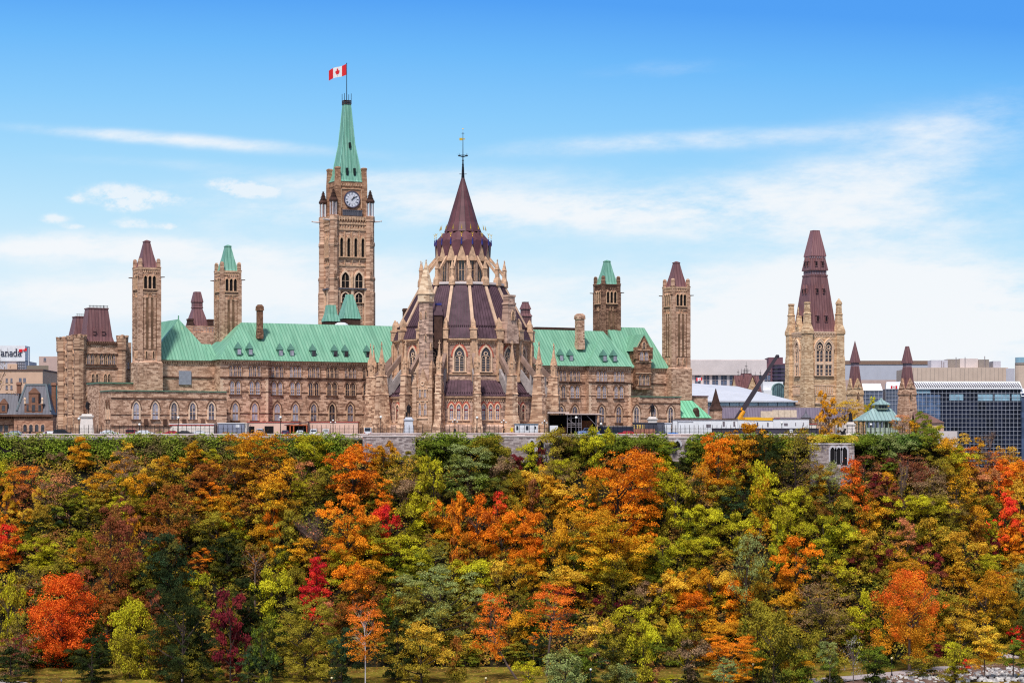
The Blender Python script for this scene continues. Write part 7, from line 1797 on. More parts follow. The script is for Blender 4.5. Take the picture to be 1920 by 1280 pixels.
ENV = {'r': lambda q: math.sqrt(max(0, 1 - (2 * q - 1) ** 2)) ** .8, 'c': lambda q: (1 - q) ** .75 * min(1, .45 + q * 6) * 1.0, 'o': lambda q: math.sqrt(max(0, 1 - (2 * q - 1) ** 2)) ** .65,
       's': lambda q: math.sqrt(max(0, 1 - (1.55 * q - .7) ** 2)) * (1 if q > .25 else .55 + 1.8 * q), 'v': lambda q: (.55 + .45 * math.sin(q * 9 + 1)) * math.sqrt(max(0, 1 - (2 * q - 1) ** 2)) ** .6, 'w': lambda q: math.sqrt(max(0, 1 - (1.25 * q - .35) ** 2 * 1.15)) * (.8 + .2 * q),
       'a': lambda q: math.sqrt(max(0, 1 - (2 * q - 1) ** 2)) ** .9, 'b': lambda q: math.sqrt(max(0, 1 - (1.7 * q - .8) ** 2))}


def crown(shape, seed, nb, ncl, nleaf, leaf, rc0=.1, tall=1.0):
    """boughs spread through the outline, leaf clumps on each bough, leaves on each clump"""
    g = np.random.default_rng(seed); env = ENV[shape]; cs = []
    for k in range(nb):
        q = min(.95, max(.05, (k + g.uniform(.1, .9)) / nb)); a_ = k * 2.4 + g.uniform(-.5, .5); e_ = max(.1, env(q))
        rr_ = .5 * e_ * g.uniform(.25, .85); br = (.11 + .13 * e_) * g.uniform(.75, 1.3)
        bx, by, bz = rr_ * math.cos(a_), rr_ * math.sin(a_), q; tone = g.uniform()
        for _ in range(ncl):
            d_ = g.normal(size=3); d_ /= np.linalg.norm(d_); d_[2] = abs(d_[2]) * .9 if g.uniform() < .7 and shape != 'w' else d_[2]
            f_ = br * g.uniform(.35, 1.15)
            cs.append((bx + d_[0] * f_, by + d_[1] * f_, bz + d_[2] * f_ * .8, rc0 * g.uniform(.55, 1.35) * (.6 + .4 * e_), .6 * tone + .4 * g.uniform()))
    cs = np.array(cs); wts = cs[:, 3] ** 2; wts /= wts.sum()
    idx = g.choice(len(cs), nleaf, p=wts)
    dv = g.normal(size=(nleaf, 3)); dv /= np.linalg.norm(dv, axis=1)[:, None]
    low = dv[:, 2] < -.25; dv[low, 2] *= -.6 if shape != 'w' else .8
    rad = cs[idx, 3] * (.62 + .42 * g.uniform(size=nleaf) ** .6)
    flat = np.array([1, 1, .72 if shape not in 'wv' else 1.15])
    p = cs[idx, :3] + dv * rad[:, None] * flat
    stray = g.uniform(size=nleaf) < .14; p[stray] += g.normal(size=(stray.sum(), 3)) * .035
    lo_, hi_ = np.percentile(p, 1, axis=0), np.percentile(p, 99, axis=0); sc_ = 1 / (hi_ - lo_); sc_[:2] = 1 / max(hi_[0] - lo_[0], hi_[1] - lo_[1]); o0 = np.array([(lo_[0] + hi_[0]) / 2, (lo_[1] + hi_[1]) / 2, lo_[2]])
    p = (p - o0) * sc_; cs[:, :3] = (cs[:, :3] - o0) * sc_
    nv = dv + g.normal(size=(nleaf, 3)) * .55 + np.array([0, -.12, .25]); nv /= np.linalg.norm(nv, axis=1)[:, None]
    up = g.normal(size=(nleaf, 3)); ta = np.cross(nv, up); ta /= np.linalg.norm(ta, axis=1)[:, None]; tb = np.cross(nv, ta)
    s_ = leaf * g.uniform(.6, 1.3, nleaf)[:, None]; el = g.uniform(.55, .95, nleaf)[:, None]
    vz = np.array([1, 1, 1.0 / tall])
    quad = np.stack([p + (ta * s_) * vz, p + (tb * s_ * el) * vz, p - (ta * s_) * vz, p - (tb * s_ * el) * vz], 1).reshape(-1, 3)
    me = bpy.data.meshes.new('crown'); n = nleaf
    me.vertices.add(4 * n); me.vertices.foreach_set('co', quad.astype(np.float32).ravel())
    me.loops.add(4 * n); me.loops.foreach_set('vertex_index', np.arange(4 * n, dtype=np.int32))
    me.polygons.add(n); me.polygons.foreach_set('loop_start', np.arange(0, 4 * n, 4, dtype=np.int32)); me.polygons.foreach_set('loop_total', np.full(n, 4, dtype=np.int32))
    me.update(calc_edges=True)
    at_ = me.attributes.new('leaf', 'FLOAT', 'FACE'); at_.data.foreach_set('value', g.uniform(size=n).astype(np.float32))
    at_ = me.attributes.new('clump', 'FLOAT', 'FACE'); at_.data.foreach_set('value', cs[idx, 4].astype(np.float32))
    me.materials.append(LEAF)
    return me, cs


def limbs(cs, seed, m_, stem=.35, r0=.03, lean=0.0, twigs=0):
    """trunk and limbs of a crown that spans z 0..1; the stem goes down to z = -stem"""
    g = random.Random(seed); b_ = MB()
    pts = [(lean * (1 - 0), 0, -stem), (lean * .6, 0, -stem * .3), (lean * .25, .0, .18), (g.uniform(-.03, .03), 0, .45), (g.uniform(-.05, .05), 0, .78)]
    rs = [r0 * 1.25, r0, r0 * .8, r0 * .5, r0 * .18]
    for i in range(4): b_.tube(pts[i], pts[i + 1], rs[i], rs[i + 1], 6)
    order = list(range(len(cs))); g.shuffle(order)
    for k in order[:min(len(order), 16)]:
        c_ = cs[k]; q = max(.05, min(.7, c_[2] * .62)); i = 1 if q < .18 else 2 if q < .45 else 3
        a_, c2 = pts[i], pts[i + 1]; f = (q - a_[2]) / (c2[2] - a_[2]); s0 = tuple(a_[j] + (c2[j] - a_[j]) * f for j in range(3))
        mid = (s0[0] * .5 + c_[0] * .5, s0[1] * .5 + c_[1] * .5, s0[2] * .45 + c_[2] * .55 - .02)
        b_.tube(s0, mid, r0 * .42, r0 * .28, 5); b_.tube(mid, (c_[0], c_[1], c_[2]), r0 * .28, r0 * .08, 4)
        for _ in range(twigs):
            f = g.uniform(.2, 1); e_ = tuple(mid[j] + (c_[j] - mid[j]) * f for j in range(3))
            b_.tube(e_, (e_[0] + g.uniform(-.16, .16), e_[1] + g.uniform(-.12, .12), e_[2] + g.uniform(.0, .2)), r0 * .11, r0 * .04, 3)
    return b_


LIB_ = {}
for sh in 'rcosvwa':
    for lv_, (nb, nc, nl, lf_) in {'X': (18, 9, 26000, .0085), 'L': (13, 9, 15000, .0125), 'M': (10, 7, 7500, .0175), 'S': (7, 6, 3000, .028)}.items():
        if sh == 'a': nl = int(nl * .42); lf_ *= .9
        for v_ in range(1 if lv_ == 'X' else 3 if sh in 'rv' else 2):
            me, cs = crown(sh, ord(sh) * 31 + ord(lv_) * 7 + v_, nb, nc, nl, lf_, .07 if lv_ == 'X' else .085 if lv_ == 'L' else .10 if lv_ == 'M' else .13)
            st_ = {'w': .12, 'a': .45}.get(sh, .3)
            LIB_.setdefault((sh, lv_), []).append((me, limbs(cs, v_ + 5, None, st_, .026, twigs=8 if sh == 'a' else 1).mesh('trunk', BARKD), st_))
for v_ in range(2):
    me, cs = crown('b', 77 + v_, 10, 5, 420, .016, .12)
    LIB_.setdefault(('b', 'M'), []).append((me, limbs(cs, v_ + 60, None, .4, .03, twigs=34).mesh('trunk', BARKM), .4))
LIB_[('b', 'X')] = LIB_[('b', 'L')] = LIB_[('b', 'S')] = LIB_[('b', 'M')]
SHN = {'r': ('maple', 'round tree'), 'c': ('pyramid_tree', 'cone-shaped tree'), 'o': ('oval_tree', 'oval tree'), 's': ('spreading_tree', 'spreading tree'), 'v': ('vine_tree', 'vine-draped tree'), 'w': ('weeping_tree', 'drooping tree'), 'a': ('airy_tree', 'thin-leaved tree'), 'b': ('bare_tree', 'nearly bare tree')}
TREES = []
GAIN = 1.12; WID = 1.12


def shade(c_, g_=1.0):
    return [min(.92, v * g_ * GAIN) for v in lin(c_)]


def tree(px, yt, w_, h_, ca, cb=None, sh='r', stem=None, bark=None, lean=0.0, ground=None, over=1.28, depth=0.0, label=None, Y=None, z0=None, gain=1.0, ybase=None, tr=.02):
    cb = cb or ca
    hh = h_ * over if stem is None and ground is None else h_
    if Y is None:
        pb = ybase if ybase else yt + hh + (stem or 0)
        x, Yb, zb_ = slope_at(px, pb)
        if ground == 'lawn': x, Yb = bench(px, pb); zb_ = ground_z(x, Yb)
        Yb += depth; x = wx(px, Yb); 
        if depth: zb_ = ground_z(x, Yb)
    else:
        x, Yb, zb_ = wx(px, Y), Y, (ground_z(wx(px, Y), Y) if z0 is None else z0)
    zt_, zc_ = wz(yt, Yb), wz(yt + hh, Yb); Wd, H_ = w_ * Yb / F * WID, zt_ - zc_
    lv_ = 'X' if Wd > 13.5 else 'L' if Wd > 9.5 else 'M' if Wd > 5.2 else 'S'
    pool = LIB_[(sh, lv_)]; k = len(TREES) % len(pool)
    me, tk, st_ = pool[k]
    t_ = thing(SHN[sh][0] if Wd > 2.6 or sh in 'ab' else 'shrub', '', 'tree' if Wd > 2.6 or sh in 'ab' else 'shrub', (x, Yb, zb_), 0, 'autumn trees on the slope' if Y is None else 'trees and shrubs on the hilltop')
    rz_ = rnd.uniform(0, 6.28)
    c_ = bpy.data.objects.new('crown', me); C.objects.link(c_); c_.parent = t_; c_.location = (0, 0, zc_ - zb_); c_.scale = (Wd, Wd, H_); c_.rotation_euler = (0, 0, rz_)
    v1, v2 = rnd.uniform(.88, 1.12) * gain, rnd.uniform(.9, 1.12) * gain
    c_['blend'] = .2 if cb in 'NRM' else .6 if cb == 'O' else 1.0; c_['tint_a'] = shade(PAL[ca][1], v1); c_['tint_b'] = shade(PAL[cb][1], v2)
    if bark is not None or lean:
        L_ = max(.05, (zc_ - zb_ + .4) / H_); cs = np.array([[rnd.uniform(-.32, .32), rnd.uniform(-.3, .3), rnd.uniform(.3, .9), .1, 0] for _ in range(14)])
        tk = limbs(cs, len(TREES), None, L_, tr, lean, 3).mesh('trunk', bark or BARK)
        c2 = bpy.data.objects.new('trunk', tk); C.objects.link(c2); c2.parent = t_; c2.location = c_.location; c2.scale = (Wd, Wd, H_)
    else:
        c2 = bpy.data.objects.new('trunk', tk); C.objects.link(c2); c2.parent = t_; c2.location = c_.location; c2.scale = (Wd, Wd, H_); c2.rotation_euler = c_.rotation_euler
    t_['label'] = label or ''
    TREES.append(dict(o=t_, px=px, py=yt + h_ * .45, yt=yt, w=w_, h=h_, ca=ca, cb=cb, sh=sh, lab=label, Wd=Wd))
    return t_


HERO = """
150 820 46 52 A A c|232 827 42 34 A L r|236 846 84 86 K K a|320 856 58 60 W A r|367 829 66 56 B A r|377 871 72 58 B B r|28 876 74 62 P O a|10 902 42 74 O A r|58 874 46 54 P O a|112 888 62 66 K P a|88 905 44 52 K K a|76 914 26 44 L L v
186 888 64 60 W A r|130 921 62 52 G W r|94 948 38 38 T D r|40 954 44 44 A L v|264 890 72 74 W A r|226 930 64 46 W Y v|164 936 56 44 D W r|318 908 92 114 B B s|395 905 56 50 A O r|430 928 64 66 A A r|206 949 102 170 B U o|250 966 24 50 A A v
14 984 54 64 O R r|86 980 68 54 P W a|72 1008 72 54 Y Y v|142 1028 56 44 W A r|316 1002 82 116 D T o|381 1028 44 36 B O r|428 1004 76 72 D D r|408 960 84 64 D W r|478 812 132 96 B A r|440 864 62 64 D B r|468 1020 60 70 D B r
590 817 92 60 G Y v|514 888 94 94 W A s|524 934 34 38 B O r|571 866 48 60 K P a|592 888 56 56 W W a|662 836 94 88 B O s|720 829 40 66 D A o|705 888 50 58 G O r|755 852 58 72 K L a|812 858 68 118 W Y o|876 837 96 84 G S s
800 830 66 48 D G r|852 820 76 40 D G v|922 818 84 56 G W v|942 858 56 66 D K v|512 944 42 84 A O c|532 960 62 96 D W r|592 964 74 86 K P b|654 928 92 118 A O r|722 924 34 40 A O r|724 948 50 70 R R v|771 928 64 74 W Y v|836 940 64 70 A O v
856 928 34 106 B O v|892 930 64 96 B O v|932 924 44 70 A R r|536 1033 46 46 Y Y v|622 1008 72 56 W O v|742 1004 96 62 G Y v|696 1012 60 54 W A v|816 1008 46 44 S W a|782 1040 66 46 G Y v|882 998 58 58 W O v|940 982 66 70 A O v|560 1010 70 60 W A r
995 830 38 42 G Y v|1014 840 18 30 M M v|969 852 26 26 M M v|1046 804 54 66 K W v|1120 803 54 84 G Y v|1082 818 50 46 G W v|1180 819 92 40 G G v|1228 828 80 42 D G v|1290 830 64 56 D G r|985 884 58 52 A L v|1020 874 32 48 A L v|1055 864 54 60 K W v|998 898 28 66 B U v|1062 908 60 52 A L v
1160 849 150 156 A O r 1.15|1148 958 152 120 Y A r|1190 838 48 48 K U v|1215 849 44 60 P P a|1245 863 54 62 W Y v|1266 888 62 84 W Y v|1346 819 80 98 A O r|1312 868 54 92 K A a|1410 796 88 88 B A r|1438 815 74 100 D D r|1424 868 54 110 A Y v|1372 914 56 58 D T r|1292 948 66 66 G Y v|1334 954 62 60 W Y v|1384 962 62 70 W Y v
985 958 74 78 O O v|1046 974 52 106 W A v|1076 998 62 64 G W r|1130 1008 68 68 W A v|1182 1008 84 66 W A v|1244 1008 74 68 G Y v|1312 1008 74 58 W Y v|1400 1004 88 136 W S a
1492 806 96 96 K W a|702 836 40 34 O A v|736 839 34 34 W A v|768 846 38 34 G W v|1250 829 36 34 G Y v|1296 826 34 36 D G v|948 838 34 34 G W v|1560 814 72 22 A Y v|1622 817 60 50 D G v|1668 820 72 50 G S v|1736 804 52 48 W G r|1772 822 56 56 W A v|1786 838 64 56 W Y v|1826 848 56 54 A W a|1862 846 50 40 P O a|1886 862 60 56 A O v|1918 866 60 60 L O v|1800 866 60 56 W A v|1838 878 60 60 A P v|1760 860 60 60 K W v|1720 870 60 60 K U v|1906 900 60 60 A L v|1700 850 66 46 K U a|1620 854 54 48 P U a|1664 858 32 26 M M v|1812 838 74 58 P O a|1872 868 54 62 O N r|1846 896 58 60 W W a
1800 812 32 28 L L a|1836 820 28 36 L A a|1857 812 42 52 K K b|1892 838 64 58 O L a|1556 868 76 70 W S a|1532 872 44 50 A L v|1600 866 86 140 G N c 1.05|1642 890 48 48 U M r|1664 894 44 58 B U r|1690 862 26 84 Y L b|1742 878 74 82 W K a|1792 892 84 74 W A a|1738 930 80 60 W Y v
1882 928 66 88 O R r|1912 918 52 92 O L r|1464 918 64 68 W Y v|1500 914 54 70 W Y v|1526 938 54 52 D B v|1456 956 42 92 G Y c|1482 962 66 70 W Y v|1546 968 76 70 G Y v|1700 973 70 84 A P a|1746 972 64 60 W L v|1802 998 86 80 A L v|1832 950 56 70 B A v
1650 1018 44 42 U M v|1605 1033 38 38 M U v|1731 1018 34 32 U M v|1756 1038 34 32 U M v|1491 1008 78 100 A O r|1622 998 64 70 W L v|1590 988 64 60 W Y v|1862 1008 34 28 M M v|1890 990 60 60 A O r|1780 950 50 50 W W a
14 1078 54 110 W Y v|55 1058 64 58 K W a|40 1148 64 90 K W a|30 1190 60 60 K M a|118 1079 146 146 N N w 1.15|244 1128 84 140 W Y w 1.02|243 1111 34 38 W Y v|284 1104 44 58 B U r|342 1104 112 150 D D r|376 1073 48 54 G Y v|432 1110 64 132 M M o
20 1214 76 54 D D r|172 1196 84 66 D D r|300 1176 66 76 D B r|404 1252 26 18 G Y r|426 1238 28 28 B P r|466 1212 52 58 D T r|492 1164 56 104 T G o|572 1123 118 146 W W s 1.05|592 1047 74 112 R R c 1.1|612 1128 44 56 P P a|512 1068 66 100 G Y v|668 1060 80 82 B O v
730 1116 48 76 D G r|826 1063 148 122 W S s|790 1168 92 116 W L r 1.05|852 1196 40 60 W B v|872 1188 50 46 W L a|936 1052 58 80 W L a|745 1160 70 90 D D r|700 1090 60 80 D B r|640 1180 60 84 D T r
1066 1063 84 56 A L v|976 1046 56 60 W A v|1150 1048 86 90 W W a|1250 1078 64 64 A L v|1330 1068 66 66 A A v|1302 1112 76 60 B O v|1130 1113 34 32 M M v|1168 1123 30 28 M M v|1186 1138 64 68 W Y v|1206 1164 56 100 W Y v|1120 1158 56 70 K L v|1266 1158 30 74 W Y v
1342 1163 86 50 A A v|1366 1193 114 66 A O s|1060 1220 72 66 S S w|1162 1246 60 40 T S w|990 1240 48 46 W Y v|1096 1214 54 60 D G r|1220 1238 40 38 P P v|1256 1266 44 18 G Y r|1206 1268 34 16 G G r|1420 1128 64 110 G W v|1290 1200 70 70 D K v|1150 1190 60 70 D W v
1540 1083 124 122 W K a|1450 1148 76 110 D W v|1502 1178 76 90 G W v|1492 1228 56 46 W A v|1622 1108 30 64 G Y v|1611 1153 28 36 P P v|1846 1073 114 126 W A r|1870 1072 44 32 R R v|1914 1058 54 80 W S r|1800 1143 74 74 W L a|1910 1173 36 40 R R r|1790 1204 56 58 W Y v
1756 1208 40 22 M M v|1808 1234 30 22 U R r|1640 1214 66 66 D G v|1562 1228 60 44 D W v|1660 1160 50 70 D D v|1730 1230 60 30 D W v|1380 1090 60 66 A O v|1200 1090 60 50 W K v|1600 1140 60 70 G Y v|1770 1110 60 60 A W v
450 1085 76 96 D D r|380 1160 70 90 D D r|200 1110 70 90 D B r|120 1050 60 50 D W v|170 1010 50 60 W B v|250 1050 70 70 D W r|520 1180 60 70 D D v|770 1100 60 70 D W v|900 1050 70 60 G Y v|850 1050 60 50 W Y v|690 1050 60 50 W A v|640 1030 60 50 W Y v
1000 1010 60 60 A O v|1420 1060 60 80 A W v|1480 1110 50 60 W A v|1570 1050 60 60 W Y v|1700 1050 70 50 L A v|1900 1040 60 50 W A v|1850 1040 70 50 W Y v|1300 900 50 60 W D v|1210 930 60 60 W D v|1340 910 50 50 D W v|1110 890 40 60 W A v|960 930 50 60 A W v
700 980 60 60 D W v|620 880 60 60 D W v|480 930 60 60 D B r|350 970 60 60 D W r|640 1130 50 60 D B v|760 900 60 60 D K v|820 900 60 60 W D v|930 900 60 50 W D v|1580 930 60 60 D W v|1630 940 60 60 W A v|1690 930 60 60 W Y v|1900 1110 50 60 W A v|1930 1000 50 60 O A v|1940 1140 50 80 W D v
""".replace('\n', '|').split('|')
for e_ in HERO:
    q = e_.split()
    if len(q) < 7: continue
    if q[0] == '1160': tree(1160, 849, 150, 156, 'O', 'O', 'r', over=1.15, gain=1.2); continue
    ov = float(q[7]) if len(q) > 7 else 1.28
    tree(float(q[0]), float(q[1]), float(q[2]), float(q[3]), q[4], q[5], q[6], over=ov)
fr_ = random.Random(21)
HL = [dict(u) for u in TREES]
for ry in range(9):
    for rx in range(22):
        px = 20 + rx * 88 + fr_.uniform(-40, 40) + 44 * (ry % 2); py = 872 + ry * 42 + fr_.uniform(-16, 16)
        if py > 1190 or px > 1930 or (880 < py < 900 and 1500 < px < 1620): continue
        if px > 1500 and py < 880: continue
        if any(abs(u['px'] - px) < u['w'] * .45 and u['yt'] < py < u['yt'] + u['h'] * .9 for u in HL if u['w'] > 85 or u['cb'] in 'NR'): continue
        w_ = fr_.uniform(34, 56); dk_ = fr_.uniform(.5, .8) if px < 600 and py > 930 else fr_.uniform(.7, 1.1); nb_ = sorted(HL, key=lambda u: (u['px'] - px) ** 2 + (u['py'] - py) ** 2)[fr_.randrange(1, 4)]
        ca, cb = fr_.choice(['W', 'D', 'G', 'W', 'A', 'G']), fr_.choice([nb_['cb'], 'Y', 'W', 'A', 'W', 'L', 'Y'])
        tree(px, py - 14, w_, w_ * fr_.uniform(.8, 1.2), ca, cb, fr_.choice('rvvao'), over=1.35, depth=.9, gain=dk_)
for k in range(34):
    px = 12 + k * 45 + fr_.uniform(-14, 14)
    if 655 < px < 705 or 880 < px < 960 or 1015 < px < 1060: continue
    w_ = fr_.uniform(42, 68); h_ = w_ * fr_.uniform(.6, .9)
    tree(px, 1246 - h_ + fr_.uniform(-12, 4), w_, h_, fr_.choice('DDGT'), fr_.choice('DGWWTB'), fr_.choice('rvr'), over=1.12)
# trees with stems that show
tree(685, 1128, 80, 106, 'O', 'N', 'a', ground='lawn', stem=48, bark=BARKW, gain=1.25, tr=.012, label='white-barked birch with thin flame-orange leaves standing on the lawn')
tree(920, 1114, 82, 118, 'O', 'N', 'a', stem=40, bark=BARK, lean=.55, gain=1.1, label='red-orange tree with trunk leaning to the left at the slope foot')
tree(1037, 1097, 92, 92, 'O', 'N', 'a', stem=78, bark=BARK, lean=-.12, gain=1.1, label='flame-orange tree with tall bare stems at the slope foot')
tree(1000, 1185, 18, 24, 'O', 'O', 'r', stem=70, bark=BARK, label='tiny orange tuft on a thin stem left of the flame-orange tree')
tree(1705, 1072, 124, 165, 'A', 'N', 'w', stem=20, bark=BARK, gain=1.05, label='big orange tree with bare lower trunk near the path')
tree(1846, 1174, 56, 76, 'A', 'L', 'c', ground='lawn', ybase=1272, bark=BARK, gain=1.15, label='young golden-yellow tree on a thin stem beside the path')
tree(1900, 1197, 54, 52, 'G', 'G', 'r', ground='lawn', ybase=1270, bark=BARK, label='young green tree on a thin stem at the right end of the path')
tree(1556, 1203, 46, 62, 'G', 'S', 'o', ground='lawn', ybase=1286, bark=BARK, label='young sage-green tree on a thin stem before the path')
tree(1600, 1192, 50, 84, 'X', 'X', 'b', ground='lawn', ybase=1288, bark=BARKM, label='leafless grey young tree before the path, right of the sage one')
tree(1357, 1234, 48, 44, 'S', 'S', 'r', ground='lawn', ybase=1286, bark=BARK, label='sage-green young tree left of the occupied bench')
tree(478, 1020, 74, 70, 'K', 'W', 'b', stem=60, bark=BARKM, label='half-bare tree with pale trunk and yellowing twigs, below the grey container')
tree(1540, 1120, 60, 60, 'W', 'K', 'a', stem=40, bark=BARKM, label='thin olive tree with forked pale trunk above the walking pair')
# trees on the hilltop
tree(1553, 736, 40, 72, 'A', 'A', 'o', Y=590, bark=BARKD, z0=0, label='bright orange tree on the hilltop right of the white trailers', gain=1.1)
tree(1583, 752, 44, 48, 'A', 'L', 'a', Y=616, bark=BARKD, z0=0, label='thin golden tree behind the orange hilltop tree')
tree(1603, 750, 40, 52, 'A', 'L', 'a', Y=622, bark=BARKD, z0=0, label='thin amber tree between the golden tree and the green pavilion')
tree(1632, 745, 20, 34, 'Y', 'Y', 'r', Y=622, bark=BARKD, z0=0, label='small yellow-green tree behind the left of the green pavilion roof')
tree(1661, 757, 10, 12, 'L', 'L', 'r', Y=622, bark=BARKD, z0=0, label='small yellow treetop behind the pavilion lantern')
tree(1693, 778, 40, 34, 'W', 'P', 'a', Y=592, bark=BARKD, z0=-1, label='thin salmon shrub at the right end of the green pavilion')
tree(1713, 790, 26, 26, 'W', 'A', 'v', Y=590, bark=BARKD, z0=-1.5, label='small amber shrub right of the green pavilion')
tree(1728, 772, 40, 50, 'W', 'G', 'r', Y=600, bark=BARKD, z0=-5, label='olive-green tree before the brown-roofed house')
tree(1752, 796, 38, 44, 'W', 'Y', 'v', Y=604, bark=BARKD, z0=-8, label='yellow-olive tree on the crest right of the brown-roofed house')
tree(1507, 802, 12, 12, 'O', 'A', 'r', Y=586, bark=BARKD, z0=0, label='tiny orange sapling before the dark hoarding')
tree(-2, 672, 60, 70, 'K', 'K', 'b', Y=700, bark=BARKM, z0=0, ybase=None, label='leafless twiggy tree at the left edge before the beige block')
tree(1900, 856, 60, 34, 'P', 'L', 'a', label='pale salmon thin tree on the crest at the right edge')
tree(1930, 870, 60, 50, 'L', 'L', 'a', label='pale golden thin tree on the crest at the right edge')

# ---- labels: colour, shape, place on the slope, what stands above it
MARKS = [(30, 'the slate mansard building'), (105, 'the low grey annex'), (165, 'the leftmost statue'), (225, 'the white cars'), (275, 'the left brown-capped tower'), (345, 'the white site container'), (427, 'the left green-capped tower'), (487, 'the silver car'), (556, 'the timber porch'), (620, 'the peach shed'), (655, 'the clock tower'), (715, 'the left library pinnacles'), (767, 'the library statue'), (802, 'the stair turret'), (869, 'the library spire'), (915, 'the library front windows'), (965, 'the library chimney'), (1005, 'the white cabin'), (1080, 'the scaffold'), (1138, 'the sooty green-capped tower'), (1175, 'the navy hoarding'), (1223, 'the arm-out statue'), (1268, 'the right brown-capped tower'), (1305, 'the copper annex'), (1342, 'the black pinnacle'), (1385, 'the crane foot'), (1420, 'the yellow fascia'), (1480, 'the last white trailer'), (1528, 'the broad pale tower'), (1565, 'the three-arched bastion'), (1605, 'the sharp spire'), (1648, 'the green pavilion'), (1701, 'the blunt spire'), (1748, 'the brown-roofed house'), (1800, 'the plant rooms'), (1850, 'the dark glass building'), (1905, 'the glass lookout')]
ROWS = [(868, 'at the crest'), (925, 'high on the slope'), (985, 'above mid-slope'), (1045, 'at mid-slope'), (1110, 'below mid-slope'), (1175, 'low on the slope'), (1400, 'at the slope foot')]
used = {}
def near(tr_):
    o_ = sorted((u for u in TREES if u is not tr_ and u['cb'] != tr_['cb']), key=lambda u: (u['px'] - tr_['px']) ** 2 + (u['py'] - tr_['py']) ** 2)
    return o_
for tr_ in TREES:
    if tr_['lab']: used[tr_['lab']] = 1; continue
    a_, b2 = PAL[tr_['ca']][0], PAL[tr_['cb']][0]
    colr = b2 if tr_['ca'] == tr_['cb'] else f'{b2}-over-{a_}'
    row = next(n for y_, n in ROWS if tr_['py'] < y_)
    mk = min(MARKS, key=lambda q: abs(q[0] - tr_['px']))[1]
    kind = SHN[tr_['sh']][1] if tr_['o'].name.split('.')[0] != 'shrub' else 'shrub'
    size = 'big ' if tr_['Wd'] > 11 else 'small ' if tr_['Wd'] < 5 else ''
    base_ = f'{size}{colr} {kind} {row}, below {mk}'
    lab = base_; n_ = near(tr_)
    i = 0
    while (lab in used or len(lab.split()) > 16) and i < 24:
        u = n_[i // 1]; i += 1
        side = ('left of' if u['px'] > tr_['px'] else 'right of') if abs(u['px'] - tr_['px']) > abs(u['py'] - tr_['py']) * .7 else ('above' if u['py'] > tr_['py'] else 'below')
        lab = f"{size}{colr} {kind} {row}, {side} a {'big ' if u['Wd'] > 11 else ''}{PAL[u['cb']][0]} {SHN[u['sh']][1].split()[-2] if len(SHN[u['sh']][1].split()) > 1 else ''} one".replace('  ', ' ')
        lab = lab if lab not in used else f"{size}{colr} {kind} {side} a {PAL[u['cb']][0]} one, below {mk}"
    used[lab] = 1; tr_['o']['label'] = lab

# ------------------------------------------------------------------ undergrowth and ivy: uncountable leaf cover
def cover(name, label, n, place, leaf, seed, tints):
    g = np.random.default_rng(seed); p = np.array([place(g) for _ in range(n)])
    nv = np.array([0, -.7, .6]) + g.normal(size=(n, 3)) * .55; nv /= np.linalg.norm(nv, axis=1)[:, None]
    ta = np.cross(nv, g.normal(size=(n, 3))); ta /= np.linalg.norm(ta, axis=1)[:, None]; tb = np.cross(nv, ta)
    s_ = leaf * g.uniform(.5, 1.4, n)[:, None]
    quad = np.stack([p + ta * s_, p + tb * s_ * .8, p - ta * s_, p - tb * s_ * .8], 1).reshape(-1, 3)
    me = bpy.data.meshes.new(name); me.vertices.add(4 * n); me.vertices.foreach_set('co', quad.astype(np.float32).ravel())
    me.loops.add(4 * n); me.loops.foreach_set('vertex_index', np.arange(4 * n, dtype=np.int32)); me.polygons.add(n); me.polygons.foreach_set('loop_start', np.arange(0, 4 * n, 4, dtype=np.int32)); me.polygons.foreach_set('loop_total', np.full(n, 4, dtype=np.int32)); me.update(calc_edges=True)
    at_ = me.attributes.new('leaf', 'FLOAT', 'FACE'); at_.data.foreach_set('value', g.uniform(size=n).astype(np.float32))
    m_, t_, b_ = mat(name + '_leaves', .8, 0, .1); q = t_.node('ShaderNodeAttribute'); q.attribute_name = 'leaf'
    geo_ = t_.node('ShaderNodeTexCoord').outputs['Object']; k1 = t_.noise(geo_, .14, 4, .6); k2 = t_.noise(geo_, .5, 2, .6)
    c_ = t_.ramp(t_.m('ADD', t_.m('MULTIPLY', k1, .75), t_.m('ADD', t_.m('MULTIPLY', k2, .2), t_.m('MULTIPLY', q.outputs['Fac'], .1))), tints)
    h_ = t_.node('ShaderNodeHueSaturation'); t_.put(h_.inputs['Color'], c_); t_.put(h_.inputs['Value'], t_.m('MULTIPLY_ADD', q.outputs['Fac'], .8, .55)); t_.put(b_.inputs['Base Color'], h_.outputs[0])
    me.materials.append(m_); o_ = bpy.data.objects.new(name, me); C.objects.link(o_); return tag(o_, label, None, None, 'stuff')
CL = [(float(a_), float(b_), float(c_)) for a_, b_, c_ in np.random.default_rng(5).uniform(0, 1, (2400, 3))]
def pl_under(g):
    k = CL[g.integers(len(CL))]; px = -40 + 2000 * k[0]; x = wx(px, 555); yf, yc = yfoot(x), ycrest(x); f = k[1]
    d_ = g.normal(size=3); d_ /= np.linalg.norm(d_); r_ = (1.0 + 1.7 * k[2]) * g.uniform(.6, 1)
    x2, y2 = x + d_[0] * r_ * 1.5, yf + .5 + (yc - yf - 1) * f + d_[1] * r_
    return (x2, y2, ground_z(x2, min(max(y2, yf), yc - .3)) + abs(d_[2]) * r_ * 1.1 + .2)
cover('undergrowth', 'dense mixed autumn undergrowth filling the slope between the trees', 120000, pl_under, .24, 11, [(.30, lin((56, 62, 28))), (.42, lin((110, 116, 38))), (.52, lin((170, 146, 44))), (.60, lin((150, 96, 50))), (.70, lin((90, 98, 36)))])
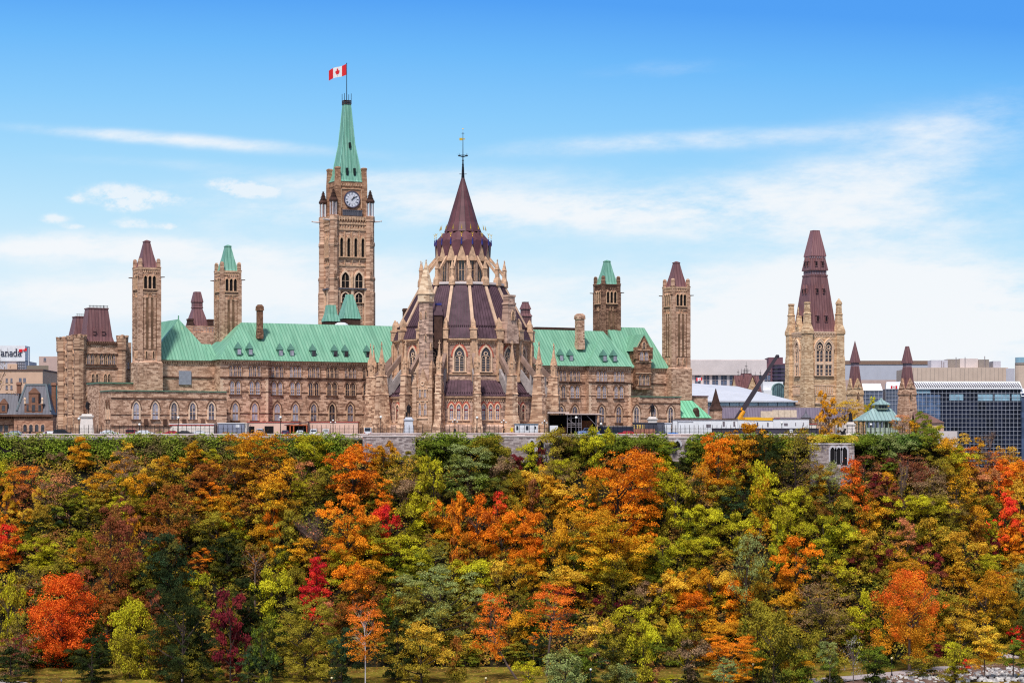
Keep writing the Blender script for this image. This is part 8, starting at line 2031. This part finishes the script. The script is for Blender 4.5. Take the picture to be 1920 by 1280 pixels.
IV = [(float(a_), float(b_), float(c_)) for a_, b_, c_ in np.random.default_rng(6).uniform(0, 1, (1100, 3))]
def pl_ivy(g):
    while True:
        k = IV[g.integers(len(IV))]; px = -30 + 1560 * k[0]
        if 672 < px < 785 or 930 < px < 1042 or 1243 < px < 1300: continue
        break
    deep = 6.0 if px < 690 else 3.4
    d_ = g.normal(size=3); d_ /= np.linalg.norm(d_); r_ = .55 + .65 * k[2]
    top = .1
    return (wx(px, 577) + d_[0] * r_ * 1.6, 576.4 - .5 * k[2] + d_[1] * r_ * .8 - .4 * (1 - k[1]), top + .3 - deep * (1 - k[1]) ** 1.1 + d_[2] * r_)
cover('ivy', 'thick green hedge and ivy hanging over the crest wall', 60000, pl_ivy, .19, 12, [(.28, lin((66, 80, 30))), (.42, lin((104, 124, 34))), (.52, lin((138, 152, 46))), (.60, lin((112, 104, 50))), (.72, lin((120, 90, 70)))])
def pl_top(g):
    k = IV[g.integers(len(IV))]; px = 1520 + 85 * k[0]; d_ = g.normal(size=3); d_ /= np.linalg.norm(d_); r_ = .5 + .5 * k[2]
    return (wx(px, 573.5) + d_[0] * r_, 573 + 2.4 * k[1] + d_[1] * r_, wz(830, 573) + 1.0 * k[1] + abs(d_[2]) * r_)
cover('hedge', 'yellow-green hedge growing on top of the three-arched bastion', 3500, pl_top, .24, 13, [(.3, lin((120, 124, 36))), (.5, lin((176, 170, 50))), (.7, lin((190, 140, 50)))])
def pl_verge(g):
    k = IV[g.integers(170)]; px = 1400 + 520 * k[0]; lo = 1283 - 2 - 38 * smo(px, 1520, 1930) * 1.0; x, y = bench(px, lo + 6 * k[1]); d_ = g.normal(size=3); d_ /= np.linalg.norm(d_); r_ = .35 + .5 * k[2]
    return (x + d_[0] * r_ * 1.6, y + d_[1] * r_, ground_z(x, y) + abs(d_[2]) * r_ * .9)
cover('verge_weeds', 'dry brown and green weeds between the path and the boulders', 2600, pl_verge, .16, 14, [(.3, lin((110, 100, 50))), (.5, lin((140, 100, 84))), (.7, lin((120, 130, 50)))])
def pl_pavhedge(g):
    k = IV[g.integers(len(IV))]; px = 1600 + 130 * k[0]; d_ = g.normal(size=3); d_ /= np.linalg.norm(d_); r_ = .5 + .6 * k[2]
    return (wx(px, 577) + d_[0] * r_ * 1.4, 575.5 + 2.4 * k[1] + d_[1] * r_, wz(834, 577) + 2.2 * k[1] + d_[2] * r_)
cover('shrubbery', 'dark green shrubbery below the garden pavilion wall', 4200, pl_pavhedge, .26, 15, [(.3, lin((56, 76, 32))), (.5, lin((98, 118, 50))), (.7, lin((130, 130, 50)))])
